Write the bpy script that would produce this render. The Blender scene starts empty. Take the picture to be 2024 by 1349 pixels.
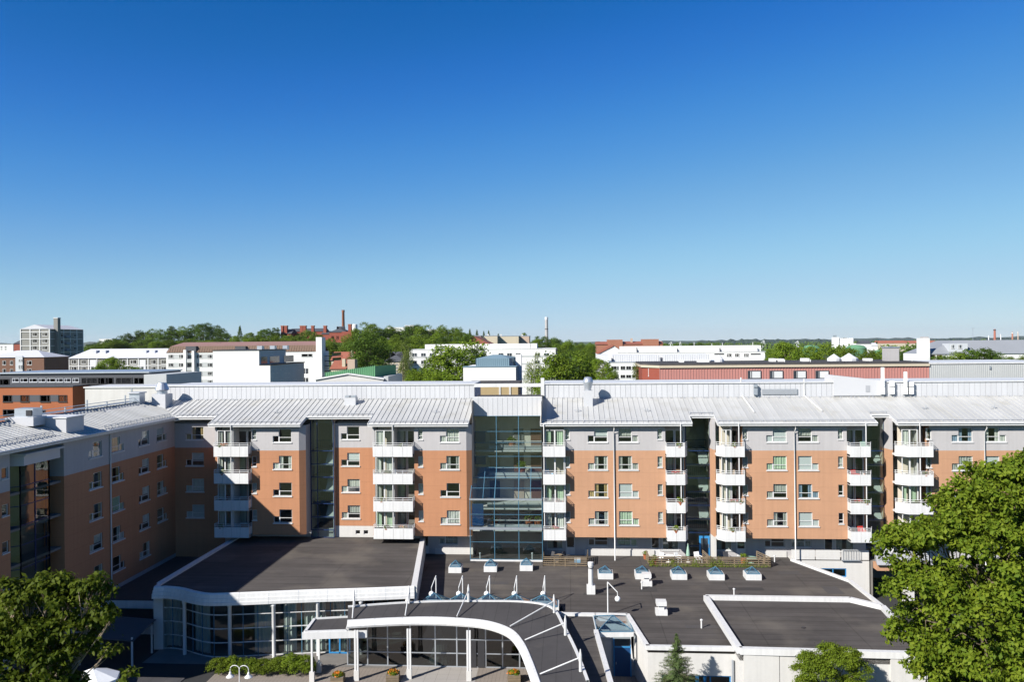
import bpy, math, random
import numpy as np
from mathutils import Vector, Matrix

sc = bpy.context.scene
C = sc.collection
rnd = random.Random(7)

# ------------------------------------------------------------------ camera
F, YAW, ROLL, CZ = 1574.0, math.radians(4.0), math.radians(.55), 27.0
FWD = Vector((-math.sin(YAW), math.cos(YAW), 0)); RGT = Vector((math.cos(YAW), math.sin(YAW), 0)); UP = Vector((0, 0, 1))
cam = bpy.data.cameras.new('camera'); co = bpy.data.objects.new('camera', cam); C.objects.link(co); sc.camera = co
cam.sensor_width = 36; cam.lens = 36 * F / 2024; cam.clip_start = .5; cam.clip_end = 40000
cr = RGT * math.cos(ROLL) - UP * math.sin(ROLL); cu = RGT * math.sin(ROLL) + UP * math.cos(ROLL)
mw = Matrix((cr, cu, -FWD)).transposed().to_4x4(); mw.translation = (0, 0, CZ); co.matrix_world = mw

# ------------------------------------------------------------------ sky, sun, exposure
SUN_EL, SUN_AZ = math.radians(33.0), math.radians(45.0)      # azimuth of the shadow direction, clockwise from +Y
sdir = Vector((math.sin(SUN_AZ) * math.cos(SUN_EL), math.cos(SUN_AZ) * math.cos(SUN_EL), -math.sin(SUN_EL)))
w = bpy.data.worlds.new('World'); sc.world = w; w.use_nodes = True
wn = w.node_tree; bg = wn.nodes['Background']
sky = wn.nodes.new('ShaderNodeTexSky'); sky.sky_type = 'NISHITA'; sky.sun_disc = False
sky.sun_elevation = SUN_EL; sky.sun_rotation = SUN_AZ + math.pi
sky.air_density = .7; sky.dust_density = 0; sky.ozone_density = 1.5; sky.altitude = 0
SKY, EXPO = .085, .85                    # the clear polarised blue of the day: one colour curve over the whole sky
m1 = wn.nodes.new('ShaderNodeVectorMath'); m1.operation = 'SCALE'; m1.inputs[3].default_value = .1011; wn.links.new(sky.outputs[0], m1.inputs[0])
cv = wn.nodes.new('ShaderNodeRGBCurve'); cv.mapping.use_clip = False; cv.mapping.extend = 'EXTRAPOLATED'
for ch, pts in ((0, ((.0, .0), (.095, .006), (.127, .025), (.174, .07), (.279, .195), (.429, .325), (.716, .465), (1.0, .58))), (1, ((0, 0), (.174, .135), (.292, .290), (.445, .455), (.631, .60), (.855, .672), (1.0, .72))), (2, ((0, 0), (.323, .479), (.386, .595), (.491, .694), (.665, .765), (.791, .825), (1.0, .86)))):
    c = cv.mapping.curves[ch]; c.points[0].location = pts[0]; c.points[1].location = pts[-1]
    for p_ in pts[1:-1]: c.points.new(*p_)
cv.mapping.update(); wn.links.new(m1.outputs[0], cv.inputs['Color'])
m2 = wn.nodes.new('ShaderNodeVectorMath'); m2.operation = 'SCALE'; m2.inputs[3].default_value = 1 / (SKY * 2 ** EXPO); wn.links.new(cv.outputs[0], m2.inputs[0]); wn.links.new(m2.outputs[0], bg.inputs[0]); bg.inputs[1].default_value = SKY
sl = bpy.data.lights.new('sun', 'SUN'); sl.energy = 5.0; sl.angle = math.radians(.53); sl.color = (1, .955, .88)
so = bpy.data.objects.new('sun', sl); C.objects.link(so); so.rotation_euler = sdir.to_track_quat('-Z', 'Y').to_euler(); so.location = (-60, -60, 80)
sc.view_settings.view_transform = 'Standard'; sc.view_settings.look = 'None'; sc.view_settings.exposure = EXPO; sc.view_settings.gamma = 1
sc.render.engine = 'CYCLES'; sc.cycles.max_bounces = 7; sc.cycles.diffuse_bounces = 3; sc.cycles.transparent_max_bounces = 14; sc.cycles.volume_bounces = 0
sc.cycles.caustics_reflective = False; sc.cycles.caustics_refractive = False; sc.cycles.use_denoising = True
sc.cycles.sample_clamp_indirect = 6

# ------------------------------------------------------------------ helpers
def ray(x, y):
    dx = x - 1012; dy = 674.5 - y
    sx = dx * math.cos(ROLL) + dy * math.sin(ROLL); sy = -dx * math.sin(ROLL) + dy * math.cos(ROLL)
    return FWD * F + RGT * sx + UP * sy
def at(x, y, X=None, Y=None, Z=None):           # a point of the place, measured from the photograph, on a known plane
    r = ray(x, y)
    t = X / r.x if X is not None else Y / r.y if Y is not None else (Z - CZ) / r.z
    return Vector((r.x * t, r.y * t, CZ + r.z * t))
def AX(x, y, Y): return at(x, y, Y=Y).x
def AZ(x, y, Y): return at(x, y, Y=Y).z

OFF = {}
class MB:
    def __init__(s): s.v = []; s.f = []; s.m = []
    def add(s, vs, fs, mi=0):
        b = len(s.v); s.v += [tuple(v) for v in vs]
        for f in fs: s.f.append([i + b for i in f]); s.m.append(mi)
        return s
    def quad(s, a, b, c, d, mi=0): return s.add([a, b, c, d], [(0, 1, 2, 3)], mi)
    def box(s, x0, y0, z0, x1, y1, z1, mi=0):
        if x0 > x1: x0, x1 = x1, x0
        if y0 > y1: y0, y1 = y1, y0
        if z0 > z1: z0, z1 = z1, z0
        return s.add([(x0, y0, z0), (x1, y0, z0), (x1, y1, z0), (x0, y1, z0), (x0, y0, z1), (x1, y0, z1), (x1, y1, z1), (x0, y1, z1)],
                     [(0, 3, 2, 1), (4, 5, 6, 7), (0, 1, 5, 4), (1, 2, 6, 5), (2, 3, 7, 6), (3, 0, 4, 7)], mi)
    def bar(s, p, q, wd, ht=None, mi=0):        # rectangular bar between two points
        p = Vector(p); q = Vector(q); d = (q - p).normalized(); ht = ht or wd
        r = d.cross(UP) if abs(d.z) < .98 else Vector((1, 0, 0)); r.normalize(); u = r.cross(d).normalized()
        r *= wd / 2; u *= ht / 2
        return s.add([p - r - u, p + r - u, p + r + u, p - r + u, q - r - u, q + r - u, q + r + u, q - r + u],
                     [(0, 1, 2, 3), (7, 6, 5, 4), (0, 4, 5, 1), (1, 5, 6, 2), (2, 6, 7, 3), (3, 7, 4, 0)], mi)
    def tube(s, pts, r, n=8, mi=0, caps=True):
        pts = [Vector(p) for p in pts]; rs = r if isinstance(r, (list, tuple)) else [r] * len(pts)
        b = len(s.v)
        for i, p in enumerate(pts):
            d = (pts[min(i + 1, len(pts) - 1)] - pts[max(i - 1, 0)]).normalized()
            a = d.cross(Vector((0, 0, 1)) if abs(d.z) < .9 else Vector((1, 0, 0))).normalized(); c = d.cross(a)
            for k in range(n):
                t = 2 * math.pi * k / n; s.v.append(tuple(p + (a * math.cos(t) + c * math.sin(t)) * rs[i]))
        for i in range(len(pts) - 1):
            for k in range(n):
                k2 = (k + 1) % n; s.f.append([b + i * n + k, b + i * n + k2, b + i * n + n + k2, b + i * n + n + k]); s.m.append(mi)
        if caps:
            s.f.append([b + k for k in range(n)]); s.m.append(mi)
            s.f.append([b + (len(pts) - 1) * n + k for k in reversed(range(n))]); s.m.append(mi)
        return s
    def lathe(s, prof, c=(0, 0, 0), n=12, mi=0):
        b = len(s.v)
        for r, z in prof:
            for k in range(n):
                t = 2 * math.pi * k / n; s.v.append((c[0] + r * math.cos(t), c[1] + r * math.sin(t), c[2] + z))
        for i in range(len(prof) - 1):
            for k in range(n):
                k2 = (k + 1) % n; s.f.append([b + i * n + k, b + i * n + k2, b + i * n + n + k2, b + i * n + n + k]); s.m.append(mi)
        return s
    def prism(s, poly, z0, z1, mi=0):
        n = len(poly)
        if sum(poly[i][0] * poly[(i + 1) % n][1] - poly[(i + 1) % n][0] * poly[i][1] for i in range(n)) < 0: poly = poly[::-1]
        zz0 = z0 if callable(z0) else (lambda p: z0); zz1 = z1 if callable(z1) else (lambda p: z1)
        vs = [(p[0], p[1], zz0(p)) for p in poly] + [(p[0], p[1], zz1(p)) for p in poly]
        return s.add(vs, [tuple(reversed(range(n))), tuple(range(n, 2 * n))] + [(i, (i + 1) % n, n + (i + 1) % n, n + i) for i in range(n)], mi)
    def wall(s, o, u, n, L, H, holes=(), depth=.2, mi=0):   # a wall with real openings and reveals
        o = Vector(o); u = Vector(u); n = Vector(n)
        us = sorted({0., L} | {min(max(v, 0), L) for h in holes for v in h[:2]}); zs = sorted({0., H} | {min(max(v, 0), H) for h in holes for v in h[2:]})
        hole = lambda i, j: 0 <= i < len(us) - 1 and 0 <= j < len(zs) - 1 and any(h[0] - 1e-4 <= us[i] and us[i + 1] <= h[1] + 1e-4 and h[2] - 1e-4 <= zs[j] and zs[j + 1] <= h[3] + 1e-4 for h in holes)
        P = lambda a, z, d=0: o + u * a + UP * z - n * d
        for i in range(len(us) - 1):
            for j in range(len(zs) - 1):
                a, b, z0, z1 = us[i], us[i + 1], zs[j], zs[j + 1]
                if not hole(i, j): s.quad(P(a, z0), P(b, z0), P(b, z1), P(a, z1), mi); continue
                if not hole(i - 1, j): s.quad(P(a, z0), P(a, z1), P(a, z1, depth), P(a, z0, depth), mi)
                if not hole(i + 1, j): s.quad(P(b, z0), P(b, z0, depth), P(b, z1, depth), P(b, z1), mi)
                if not hole(i, j - 1): s.quad(P(a, z0), P(a, z0, depth), P(b, z0, depth), P(b, z0), mi)
                if not hole(i, j + 1): s.quad(P(a, z1), P(b, z1), P(b, z1, depth), P(a, z1, depth), mi)
        return s
    def mesh(s, name, mats, off=None, smooth=False):
        me = bpy.data.meshes.new(name); v = s.v
        if off is not None: v = [(a - off.x, b - off.y, c - off.z) for a, b, c in v]
        me.from_pydata(v, [], s.f)
        for m in (mats if isinstance(mats, (list, tuple)) else [mats]): me.materials.append(m)
        if any(s.m): me.polygons.foreach_set('material_index', s.m)
        if smooth: me.polygons.foreach_set('use_smooth', [True] * len(s.f))
        me.update(); return me
    def build(s, name, mats, parent=None, smooth=False):
        off = OFF.get(parent.name) if parent else None
        o = bpy.data.objects.new(name, s.mesh(name, mats, off, smooth)); C.objects.link(o)
        if parent: o.parent = parent; OFF[o.name] = off
        return o

def tag(o, label=None, cat=None, group=None, kind=None):
    if label: o['label'] = label
    if cat: o['category'] = cat
    if group: o['group'] = group
    if kind: o['kind'] = kind
    return o
def thing(name, label, cat, loc=(0, 0, 0), rz=0, group=None, world=True):
    o = bpy.data.objects.new(name, None); C.objects.link(o); o.empty_display_size = .2
    o.location = loc; o.rotation_euler = (0, 0, rz)
    OFF[o.name] = Vector(loc) if world else None
    return tag(o, label, cat, group)
def put(name, mesh, parent, loc, rz=0, scale=None):       # a part that shares its mesh; loc in the coordinates of its thing's builder
    o = bpy.data.objects.new(name, mesh); C.objects.link(o); o.parent = parent
    off = OFF.get(parent.name)
    o.location = Vector(loc) - (off or Vector()); o.rotation_euler = (0, 0, rz); OFF[o.name] = None
    if scale: o.scale = scale
    return o
def copy_tree(o, parent=None):
    c = o.copy(); C.objects.link(c); c.parent = parent
    for ch in [x for x in o.children]: copy_tree(ch, c)
    return c

# ------------------------------------------------------------------ materials
MT = {}
def M(name, col, rough=.7, metal=0., var=.10, scale=.5, obj=0., isl=0., bump=0., bscale=18., spec=.3, lines=(), streak=0., blotch=None, streak2=0.):
    m = bpy.data.materials.new(name); m.use_nodes = True; nt = m.node_tree; N = nt.nodes; L = nt.links
    b = N['Principled BSDF']; b.inputs['Roughness'].default_value = rough; b.inputs['Metallic'].default_value = metal
    b.inputs['Specular IOR Level'].default_value = spec
    geo = N.new('ShaderNodeNewGeometry')
    def math_(op, a, b_=None, c=None):
        n = N.new('ShaderNodeMath'); n.operation = op
        for i, v in enumerate((a, b_, c)):
            if v is None: continue
            if isinstance(v, (int, float)): n.inputs[i].default_value = v
            else: L.new(v, n.inputs[i])
        return n.outputs[0]
    def noise(sc_, det=4, vec=None):
        n = N.new('ShaderNodeTexNoise'); n.inputs['Scale'].default_value = sc_; n.inputs['Detail'].default_value = det
        L.new(vec or geo.outputs['Position'], n.inputs['Vector']); return n.outputs['Fac']
    fac = math_('MULTIPLY_ADD', noise(scale, 5), 2 * var, 1 - var)
    if var: fac = math_('MULTIPLY', fac, math_('MULTIPLY_ADD', noise(scale * 9, 3), var, 1 - var / 2))
    if obj:
        oi = N.new('ShaderNodeObjectInfo'); fac = math_('MULTIPLY', fac, math_('MULTIPLY_ADD', oi.outputs['Random'], 2 * obj, 1 - obj))
    if isl: fac = math_('MULTIPLY', fac, math_('MULTIPLY_ADD', geo.outputs['Random Per Island'], 2 * isl, 1 - isl))
    if lines or streak:
        sp = N.new('ShaderNodeSeparateXYZ'); L.new(geo.outputs['Position'], sp.inputs[0])
    for ax, spc, wd, amt in lines:
        fr = math_('FRACT', math_('DIVIDE', sp.outputs[ax], spc))
        fac = math_('MULTIPLY', fac, math_('SUBTRACT', 1, math_('MULTIPLY', math_('LESS_THAN', fr, wd / spc), amt)))
    if streak:
        mp = N.new('ShaderNodeMapping'); mp.inputs['Scale'].default_value = (3, 3, .12); L.new(geo.outputs['Position'], mp.inputs[0])
        fac = math_('MULTIPLY', fac, math_('MULTIPLY_ADD', noise(1.3, 4, mp.outputs[0]), -2 * streak, 1 + streak * .6))
    if streak2:                                  # worn bands along the felt strips
        mp = N.new('ShaderNodeMapping'); mp.inputs['Scale'].default_value = (.10, 1.1, 1); L.new(geo.outputs['Position'], mp.inputs[0])
        fac = math_('MULTIPLY', fac, math_('MULTIPLY_ADD', noise(1.0, 5, mp.outputs[0]), 2.4 * streak2, 1 - 1.2 * streak2))
    mx = N.new('ShaderNodeMix'); mx.data_type = 'RGBA'; mx.blend_type = 'MULTIPLY'; mx.inputs[0].default_value = 1
    mx.inputs[6].default_value = (*col, 1); L.new(fac, mx.inputs[7]); out = mx.outputs[2]
    if blotch:                                   # moss or dirt of another colour in patches
        m2 = N.new('ShaderNodeMix'); m2.data_type = 'RGBA'
        mr = N.new('ShaderNodeMapRange'); mr.inputs[1].default_value = blotch[2]; mr.inputs[2].default_value = blotch[2] + .16
        L.new(noise(blotch[1], 6), mr.inputs[0]); L.new(math_('MULTIPLY', mr.outputs[0], blotch[3]), m2.inputs[0])
        L.new(out, m2.inputs[6]); m2.inputs[7].default_value = (*blotch[0], 1); out = m2.outputs[2]
    L.new(out, b.inputs['Base Color'])
    if bump:
        bp = N.new('ShaderNodeBump'); bp.inputs['Strength'].default_value = bump; bp.inputs['Distance'].default_value = .02
        L.new(noise(bscale, 5), bp.inputs['Height']); L.new(bp.outputs[0], b.inputs['Normal'])
    MT[name] = m; return m
def glass(name, tint, refl=1.0, rough=.0, ior=1.5):
    m = bpy.data.materials.new(name); m.use_nodes = True; nt = m.node_tree; N = nt.nodes; L = nt.links
    N.remove(N['Principled BSDF']); out = N['Material Output']
    tr = N.new('ShaderNodeBsdfTransparent'); tr.inputs[0].default_value = (*tint, 1)
    gl = N.new('ShaderNodeBsdfGlossy'); gl.inputs['Roughness'].default_value = rough; gl.inputs[0].default_value = (refl, refl, refl, 1)
    tn = N.new('ShaderNodeTexNoise'); tn.inputs['Scale'].default_value = .9; ge = N.new('ShaderNodeNewGeometry'); L.new(ge.outputs['Position'], tn.inputs['Vector'])
    bp = N.new('ShaderNodeBump'); bp.inputs['Strength'].default_value = .05; bp.inputs['Distance'].default_value = .1; L.new(tn.outputs['Fac'], bp.inputs['Height'])
    L.new(bp.outputs[0], gl.inputs['Normal'])
    dt = N.new('ShaderNodeVectorMath'); dt.operation = 'DOT_PRODUCT'; L.new(ge.outputs['Normal'], dt.inputs[0]); L.new(ge.outputs['Incoming'], dt.inputs[1])   # Schlick reflection, the same from both sides
    def mt(op, a, b_):
        n = N.new('ShaderNodeMath'); n.operation = op
        for i, v in enumerate((a, b_)):
            if v is None: continue
            if isinstance(v, (int, float)): n.inputs[i].default_value = v
            else: L.new(v, n.inputs[i])
        return n.outputs[0]
    f0 = ((ior - 1) / (ior + 1)) ** 2 * 2.5
    fr = mt('ADD', mt('MULTIPLY', mt('POWER', mt('SUBTRACT', 1, mt('ABSOLUTE', dt.outputs['Value'], None)), 5), 1 - f0), f0)
    mx = N.new('ShaderNodeMixShader'); L.new(fr, mx.inputs[0]); L.new(tr.outputs[0], mx.inputs[1]); L.new(gl.outputs[0], mx.inputs[2]); L.new(mx.outputs[0], out.inputs[0])
    MT[name] = m; return m
def leafmat(name, col, col2, trans=.35, isl=.35):
    m = bpy.data.materials.new(name); m.use_nodes = True; nt = m.node_tree; N = nt.nodes; L = nt.links
    b = N['Principled BSDF']; b.inputs['Roughness'].default_value = .6; b.inputs['Specular IOR Level'].default_value = .12
    ge = N.new('ShaderNodeNewGeometry'); oi = N.new('ShaderNodeObjectInfo')
    tn = N.new('ShaderNodeTexNoise'); tn.inputs['Scale'].default_value = .45; tn.inputs['Detail'].default_value = 3; L.new(ge.outputs['Position'], tn.inputs['Vector'])
    ad = N.new('ShaderNodeMath'); ad.operation = 'MULTIPLY_ADD'; L.new(ge.outputs['Random Per Island'], ad.inputs[0]); ad.inputs[1].default_value = .6; L.new(tn.outputs['Fac'], ad.inputs[2])
    sb = N.new('ShaderNodeMath'); sb.operation = 'SUBTRACT'; L.new(ad.outputs[0], sb.inputs[0]); sb.inputs[1].default_value = .32; sb.use_clamp = True
    mx = N.new('ShaderNodeMix'); mx.data_type = 'RGBA'; L.new(sb.outputs[0], mx.inputs[0]); mx.inputs[6].default_value = (*col, 1); mx.inputs[7].default_value = (*col2, 1)
    hv = N.new('ShaderNodeHueSaturation'); L.new(mx.outputs[2], hv.inputs['Color'])
    mr = N.new('ShaderNodeMapRange'); L.new(oi.outputs['Random'], mr.inputs[0]); mr.inputs[3].default_value = .72; mr.inputs[4].default_value = 1.25; L.new(mr.outputs[0], hv.inputs['Value'])
    L.new(hv.outputs[0], b.inputs['Base Color'])
    t = N.new('ShaderNodeBsdfTranslucent'); L.new(hv.outputs[0], t.inputs[0]); ms = N.new('ShaderNodeMixShader'); ms.inputs[0].default_value = trans
    L.new(b.outputs[0], ms.inputs[1]); L.new(t.outputs[0], ms.inputs[2]); L.new(ms.outputs[0], N['Material Output'].inputs[0])
    MT[name] = m; return m

M('orange', (.385, .184, .097), .85, var=.10, scale=.35, bump=.2, lines=((2, 1.45, .05, .12), (0, 3.1, .03, .07)), streak=.10)
M('orangeglare', (.415, .232, .138), .85, var=.10, scale=.35, bump=.2, lines=((2, 1.45, .05, .12), (0, 3.1, .03, .07)), streak=.10)  # lighter copy of orange: glare over the right blocks put into the colour
M('greyplaster', (.385, .372, .372), .85, var=.08, scale=.4, bump=.15, streak=.10)
M('whiteplaster', (.50, .49, .47), .85, var=.06, streak=.08, bump=.1)
M('white', (.585, .585, .58), .45, var=.07, streak=.16)
M('roofpanel', (.41, .41, .40), .42, var=.10, scale=.5, obj=.06, spec=.4, streak=.05, blotch=((.28, .26, .20), .42, .55, .35))
M('roofdark', (.33, .34, .36), .5, var=.1)
M('clad', (.455, .46, .475), .4, var=.04, obj=.04)
M('bitumen', (.067, .060, .056), .9, var=.34, scale=.13, bump=.4, bscale=30, spec=.2, lines=((1, 1.02, .08, .34), (0, 7.3, .08, .3)), blotch=((.13, .114, .096), .21, .54, .6), streak2=.40)
M('bitumen2', (.056, .053, .054), .9, var=.24, scale=.25, bump=.3, bscale=30, spec=.2, lines=((0, 1.02, .06, .25),), blotch=((.13, .115, .10), .3, .60, .5))
M('felt_patch', (.052, .048, .047), .9, var=.2, scale=.6, obj=.35, bump=.3, bscale=30)
M('galv', (.45, .48, .52), .35, metal=.6, var=.12, scale=2)
M('soffit', (.5, .5, .5), .8)
M('room', (.16, .15, .14), .9, var=.25, scale=.8)
M('roomlight', (.52, .46, .38), .9, var=.2, scale=.8)
M('curtain', (.48, .48, .44), .9, var=.12, scale=3, obj=.3)
M('curtainochre', (.42, .30, .14), .9, var=.12, scale=3)
M('curtainblue', (.20, .27, .36), .9, var=.12, scale=3)
M('curtaingreen', (.42, .52, .38), .9, var=.12, scale=3, obj=.1)
M('blind', (.58, .60, .60), .8, var=.05, obj=.08, lines=((2, .05, .012, .18),))
M('bluemetal', (.03, .19, .42), .45, var=.06)
M('bluesteel', (.055, .14, .21), .45, var=.06)
M('bluedark', (.012, .03, .10), .4, var=.1)
M('navy', (.01, .045, .13), .5, var=.1)
M('wood', (.17, .13, .085), .85, var=.25, scale=3, obj=.2)
M('darkmetal', (.03, .03, .033), .5)
M('asphalt', (.03, .03, .031), .95, var=.25, scale=.4, bump=.3, bscale=40)
M('paving', (.215, .185, .16), .9, var=.12, scale=1.2, bump=.25, bscale=25, lines=((0, .30, .03, .30), (1, .30, .03, .30)))
M('pavingpale', (.30, .28, .26), .9, var=.1, lines=((0, .9, .03, .3), (1, .9, .03, .3)))
M('concrete', (.51, .50, .48), .9, var=.09, scale=.5, streak=.10, bump=.15)
M('grass', (.05, .085, .02), .95, var=.35, scale=.08, bump=.4, bscale=3)
M('fardark', (.055, .075, .05), .95, var=.3, scale=.01)
M('bark', (.11, .085, .06), .9, var=.25, scale=4, bump=.6, bscale=9)
M('barkpale', (.24, .19, .14), .9, var=.25, scale=4, bump=.5, bscale=9)
M('red', (.42, .04, .03), .6); M('orangeflower', (.48, .13, .01), .7, isl=.3); M('plasticwhite', (.78, .78, .76), .5)
M('green_plastic', (.25, .38, .30), .5); M('darkchair', (.05, .05, .055), .6); M('bluepl', (.12, .4, .65), .5)
M('globe', (.85, .85, .84), .25, var=.0)
glass('pane', (.80, .85, .83)); glass('panedark', (.60, .70, .68)); glass('panehall', (.66, .74, .74)); glass('paneblack', (.16, .19, .19)); glass('panesky', (.62, .74, .80), ior=1.6)
M('farpane', (.035, .045, .055), .12, var=.3, scale=.6, spec=.8, obj=.4)
leafmat('leaf_bright', (.062, .115, .008), (.185, .225, .020), .4)
leafmat('leaf_left', (.06, .10, .008), (.15, .185, .018), .4)
leafmat('leaf_mid', (.085, .15, .010), (.175, .235, .022), .35)
leafmat('leaf_dark', (.042, .085, .008), (.085, .135, .015), .3)
leafmat('leaf_birch', (.09, .125, .025), (.17, .20, .05), .3)
leafmat('leaf_spruce', (.06, .11, .032), (.16, .215, .07), .25)
leafmat('leaf_bush', (.09, .145, .010), (.18, .23, .02), .35)
leafmat('leaf_far', (.07, .125, .012), (.135, .195, .024), .3)
for nm, cl in (('brickred', (.33, .085, .055)), ('brickbrown', (.20, .10, .065)), ('panelred', (.58, .27, .235)), ('terracotta', (.44, .14, .055)), ('roofred', (.40, .14, .09)),
               ('roofbrown', (.21, .135, .095)), ('roofpink', (.34, .20, .18)), ('roofgrey', (.33, .35, .38)), ('rooflight', (.72, .73, .78)), ('roofslate', (.10, .105, .12)), ('greenroof', (.15, .38, .19)), ('greentank', (.15, .34, .19)),
               ('copperblue', (.24, .36, .43)), ('bluegrey', (.26, .30, .36)), ('palegrey', (.66, .69, .73)), ('claddark', (.10, .105, .12)), ('cream', (.66, .58, .44)), ('pinkish', (.60, .46, .36)), ('gridgrey', (.30, .295, .27)),
               ('whitewall', (.97, .965, .94)), ('whitecool', (.82, .83, .86)), ('ridgegreen', (.055, .085, .05)), ('lightgreypanel', (.58, .60, .60)), ('tancargo', (.50, .38, .20)), ('chimgrey', (.52, .50, .50)), ('wallred', (.44, .19, .12))):
    M(nm, tuple(v * .66 for v in cl), .75, var=.08, scale=.25, streak=.05 if nm not in ('greenroof', 'ridgegreen') else 0)
# ------------------------------------------------------------------ the apartment house: planes
YJ, YR, YB = 84.0, 86.3, 85.5           # bay front, set-back front, back of the loggias
ZD, ZO, ZG, ZE = 3.9, 6.28, 15.4, 18.06 # deck, underside of bays, orange/grey line, underside of eaves
FL = [6.4, 9.3, 12.2, 15.1]
WZ = [7.58 + 2.9 * k for k in range(4)]
RZ = lambda y: 18.3 + .3 * (y - 83.35)
EJ, ER, RIDGE, UPT = 83.35, 85.4, 90.6, 22.08

def wavy(x0, x1, z0, z1, y, amp=.035, n=14):
    b = MB(); vs = []
    for i in range(n + 1):
        x = x0 + (x1 - x0) * i / n; yy = y + amp * math.sin(i * 2.1) + amp * .5 * math.sin(i * 5.3)
        vs += [(x, yy, z0), (x, yy, z1)]
    return b.add(vs, [(2 * i, 2 * i + 2, 2 * i + 3, 2 * i + 1) for i in range(n)])
WIN = {}
def frame_rect(b, x0, x1, z0, z1, t=.06, y0=.09, y1=.15):
    b.box(x0, y0, z0, x0 + t, y1, z1); b.box(x1 - t, y0, z0, x1, y1, z1); b.box(x0 + t, y0, z0, x1 - t, y1, z0 + t); b.box(x0 + t, y0, z1 - t, x1 - t, y1, z1)
for kind in 'LR':
    bx, vx = (0., 1.4) if kind == 'R' else (.66, 0.)
    f = MB(); frame_rect(f, bx, bx + 1.4, 0, 1.45); frame_rect(f, vx, vx + .66, 0, .70); f.box(bx + .06, .095, .50, bx + 1.34, .145, .555)
    p = MB().quad((bx + .05, .12, .05), (bx + 1.35, .12, .05), (bx + 1.35, .12, 1.40), (bx + .05, .12, 1.40)).quad((vx + .05, .12, .05), (vx + .61, .12, .05), (vx + .61, .12, .65), (vx + .05, .12, .65))
    s = MB().box(-.05, -.09, -.10, 2.11, .10, 0)
    cs = [None, wavy(bx + .06, bx + 1.34, .1, 1.4, .17), MB().quad((bx + .06, .16, .06), (bx + 1.34, .16, .06), (bx + 1.34, .16, 1.4), (bx + .06, .16, 1.4)),
          MB().quad((bx + .06, .16, .62), (bx + 1.34, .16, .62), (bx + 1.34, .16, 1.4), (bx + .06, .16, 1.4)),
          (lambda a: (a.add(*(lambda c: (c.v, c.f))(wavy(bx + 1.0, bx + 1.35, .05, 1.4, .18, n=6))), a)[1])(wavy(bx + .05, bx + .42, .05, 1.4, .18, n=6)),
          wavy(bx + .06, bx + 1.34, .62, 1.4, .22, .02)]
    for i in (1, 2, 4, 5):
        vv = wavy(vx + .06, vx + .60, .05, .65, .17, .02, 6) if i != 2 else MB().quad((vx + .06, .16, .06), (vx + .6, .16, .06), (vx + .6, .16, .64), (vx + .06, .16, .64))
        cs[i].add(vv.v, vv.f)
    WIN[kind] = dict(frame=f.mesh('window', MT['white']), pane=p.mesh('pane', MT['pane']), sill=s.mesh('sill', MT['white']),
                     cur=[c and c.mesh('curtain', MT['blind' if i in (2, 3) else 'curtain']) for i, c in enumerate(cs)] + [cs[4].mesh('curtain', MT['curtainochre']), cs[4].mesh('curtain', MT['curtainblue']), cs[1].mesh('curtain', MT['curtaingreen'])])
f = MB(); frame_rect(f, 0, .52, 0, 1.12); f.box(.06, .095, .36, .46, .145, .41)
WIN['N'] = dict(frame=f.mesh('window', MT['white']), pane=MB().quad((.05, .12, .05), (.47, .12, .05), (.47, .12, 1.07), (.05, .12, 1.07)).mesh('pane', MT['pane']),
                sill=MB().box(-.04, -.08, -.09, .56, .10, 0).mesh('sill', MT['white']), cur=[None, wavy(.06, .46, .05, 1.07, .22, .02, 6).mesh('curtain', MT['curtain'])])
HOLES = {'R': [(0, 1.4, 0, 1.45), (1.4, 2.06, 0, .70)], 'L': [(.66, 2.06, 0, 1.45), (0, .66, 0, .70)], 'N': [(0, .52, 0, 1.12)]}
def window(root, kind, loc, rz=0, cur=None):
    W = WIN[kind]; o = put('window', W['frame'], root, loc, rz)
    put('pane', W['pane'], o, (0, 0, 0)); put('sill', W['sill'], o, (0, 0, 0))
    i = rnd.choice([0, 0, 1, 1, 2, 2, 3, 4, 4, 5, 6, 7, 8]) if cur is None else cur
    i = min(i, len(W['cur']) - 1)
    if W['cur'][i]: put('curtain', W['cur'][i], o, (0, 0, 0))
    return o

# glazing at the back of a loggia: two lights and a door
GLZ = {}
def glazing_mesh(wd):
    key = round(wd, 1)
    if key in GLZ: return GLZ[key]
    f = MB(); p = MB(); n = 3 if wd > 3 else 2; ww = (wd - .95) / (n - 1) if n > 1 else wd
    for i in range(n - 1):
        frame_rect(f, i * ww, (i + 1) * ww - .03, .75, 2.3, .08, .02, .1); p.quad((i * ww + .05, .06, .8), ((i + 1) * ww - .08, .06, .8), ((i + 1) * ww - .08, .06, 2.25), (i * ww + .05, .06, 2.25))
        f.box(i * ww, .02, .68, (i + 1) * ww - .03, .10, .745)
    x = wd - .92; frame_rect(f, x, wd, .04, 2.3, .09, .02, .1); p.quad((x + .07, .06, .1), (wd - .07, .06, .1), (wd - .07, .06, 2.25), (x + .07, .06, 2.25))
    holes = [(i * ww, (i + 1) * ww - .03, .68, 2.3) for i in range(n - 1)] + [(x, wd, .0, 2.3)]
    cur = []
    for i in range(n - 1): cur.append(wavy(i * ww + .05, i * ww + ww * .8, .75, 2.25, .16, n=8))
    c = MB()
    for q in cur: c.add(q.v, q.f)
    GLZ[key] = (f.mesh('balcony_glazing', MT['white']), p.mesh('pane', MT['pane']), c.mesh('curtain', MT['curtain']), holes, c.mesh('curtain', MT['curtaingreen']))
    return GLZ[key]

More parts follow.
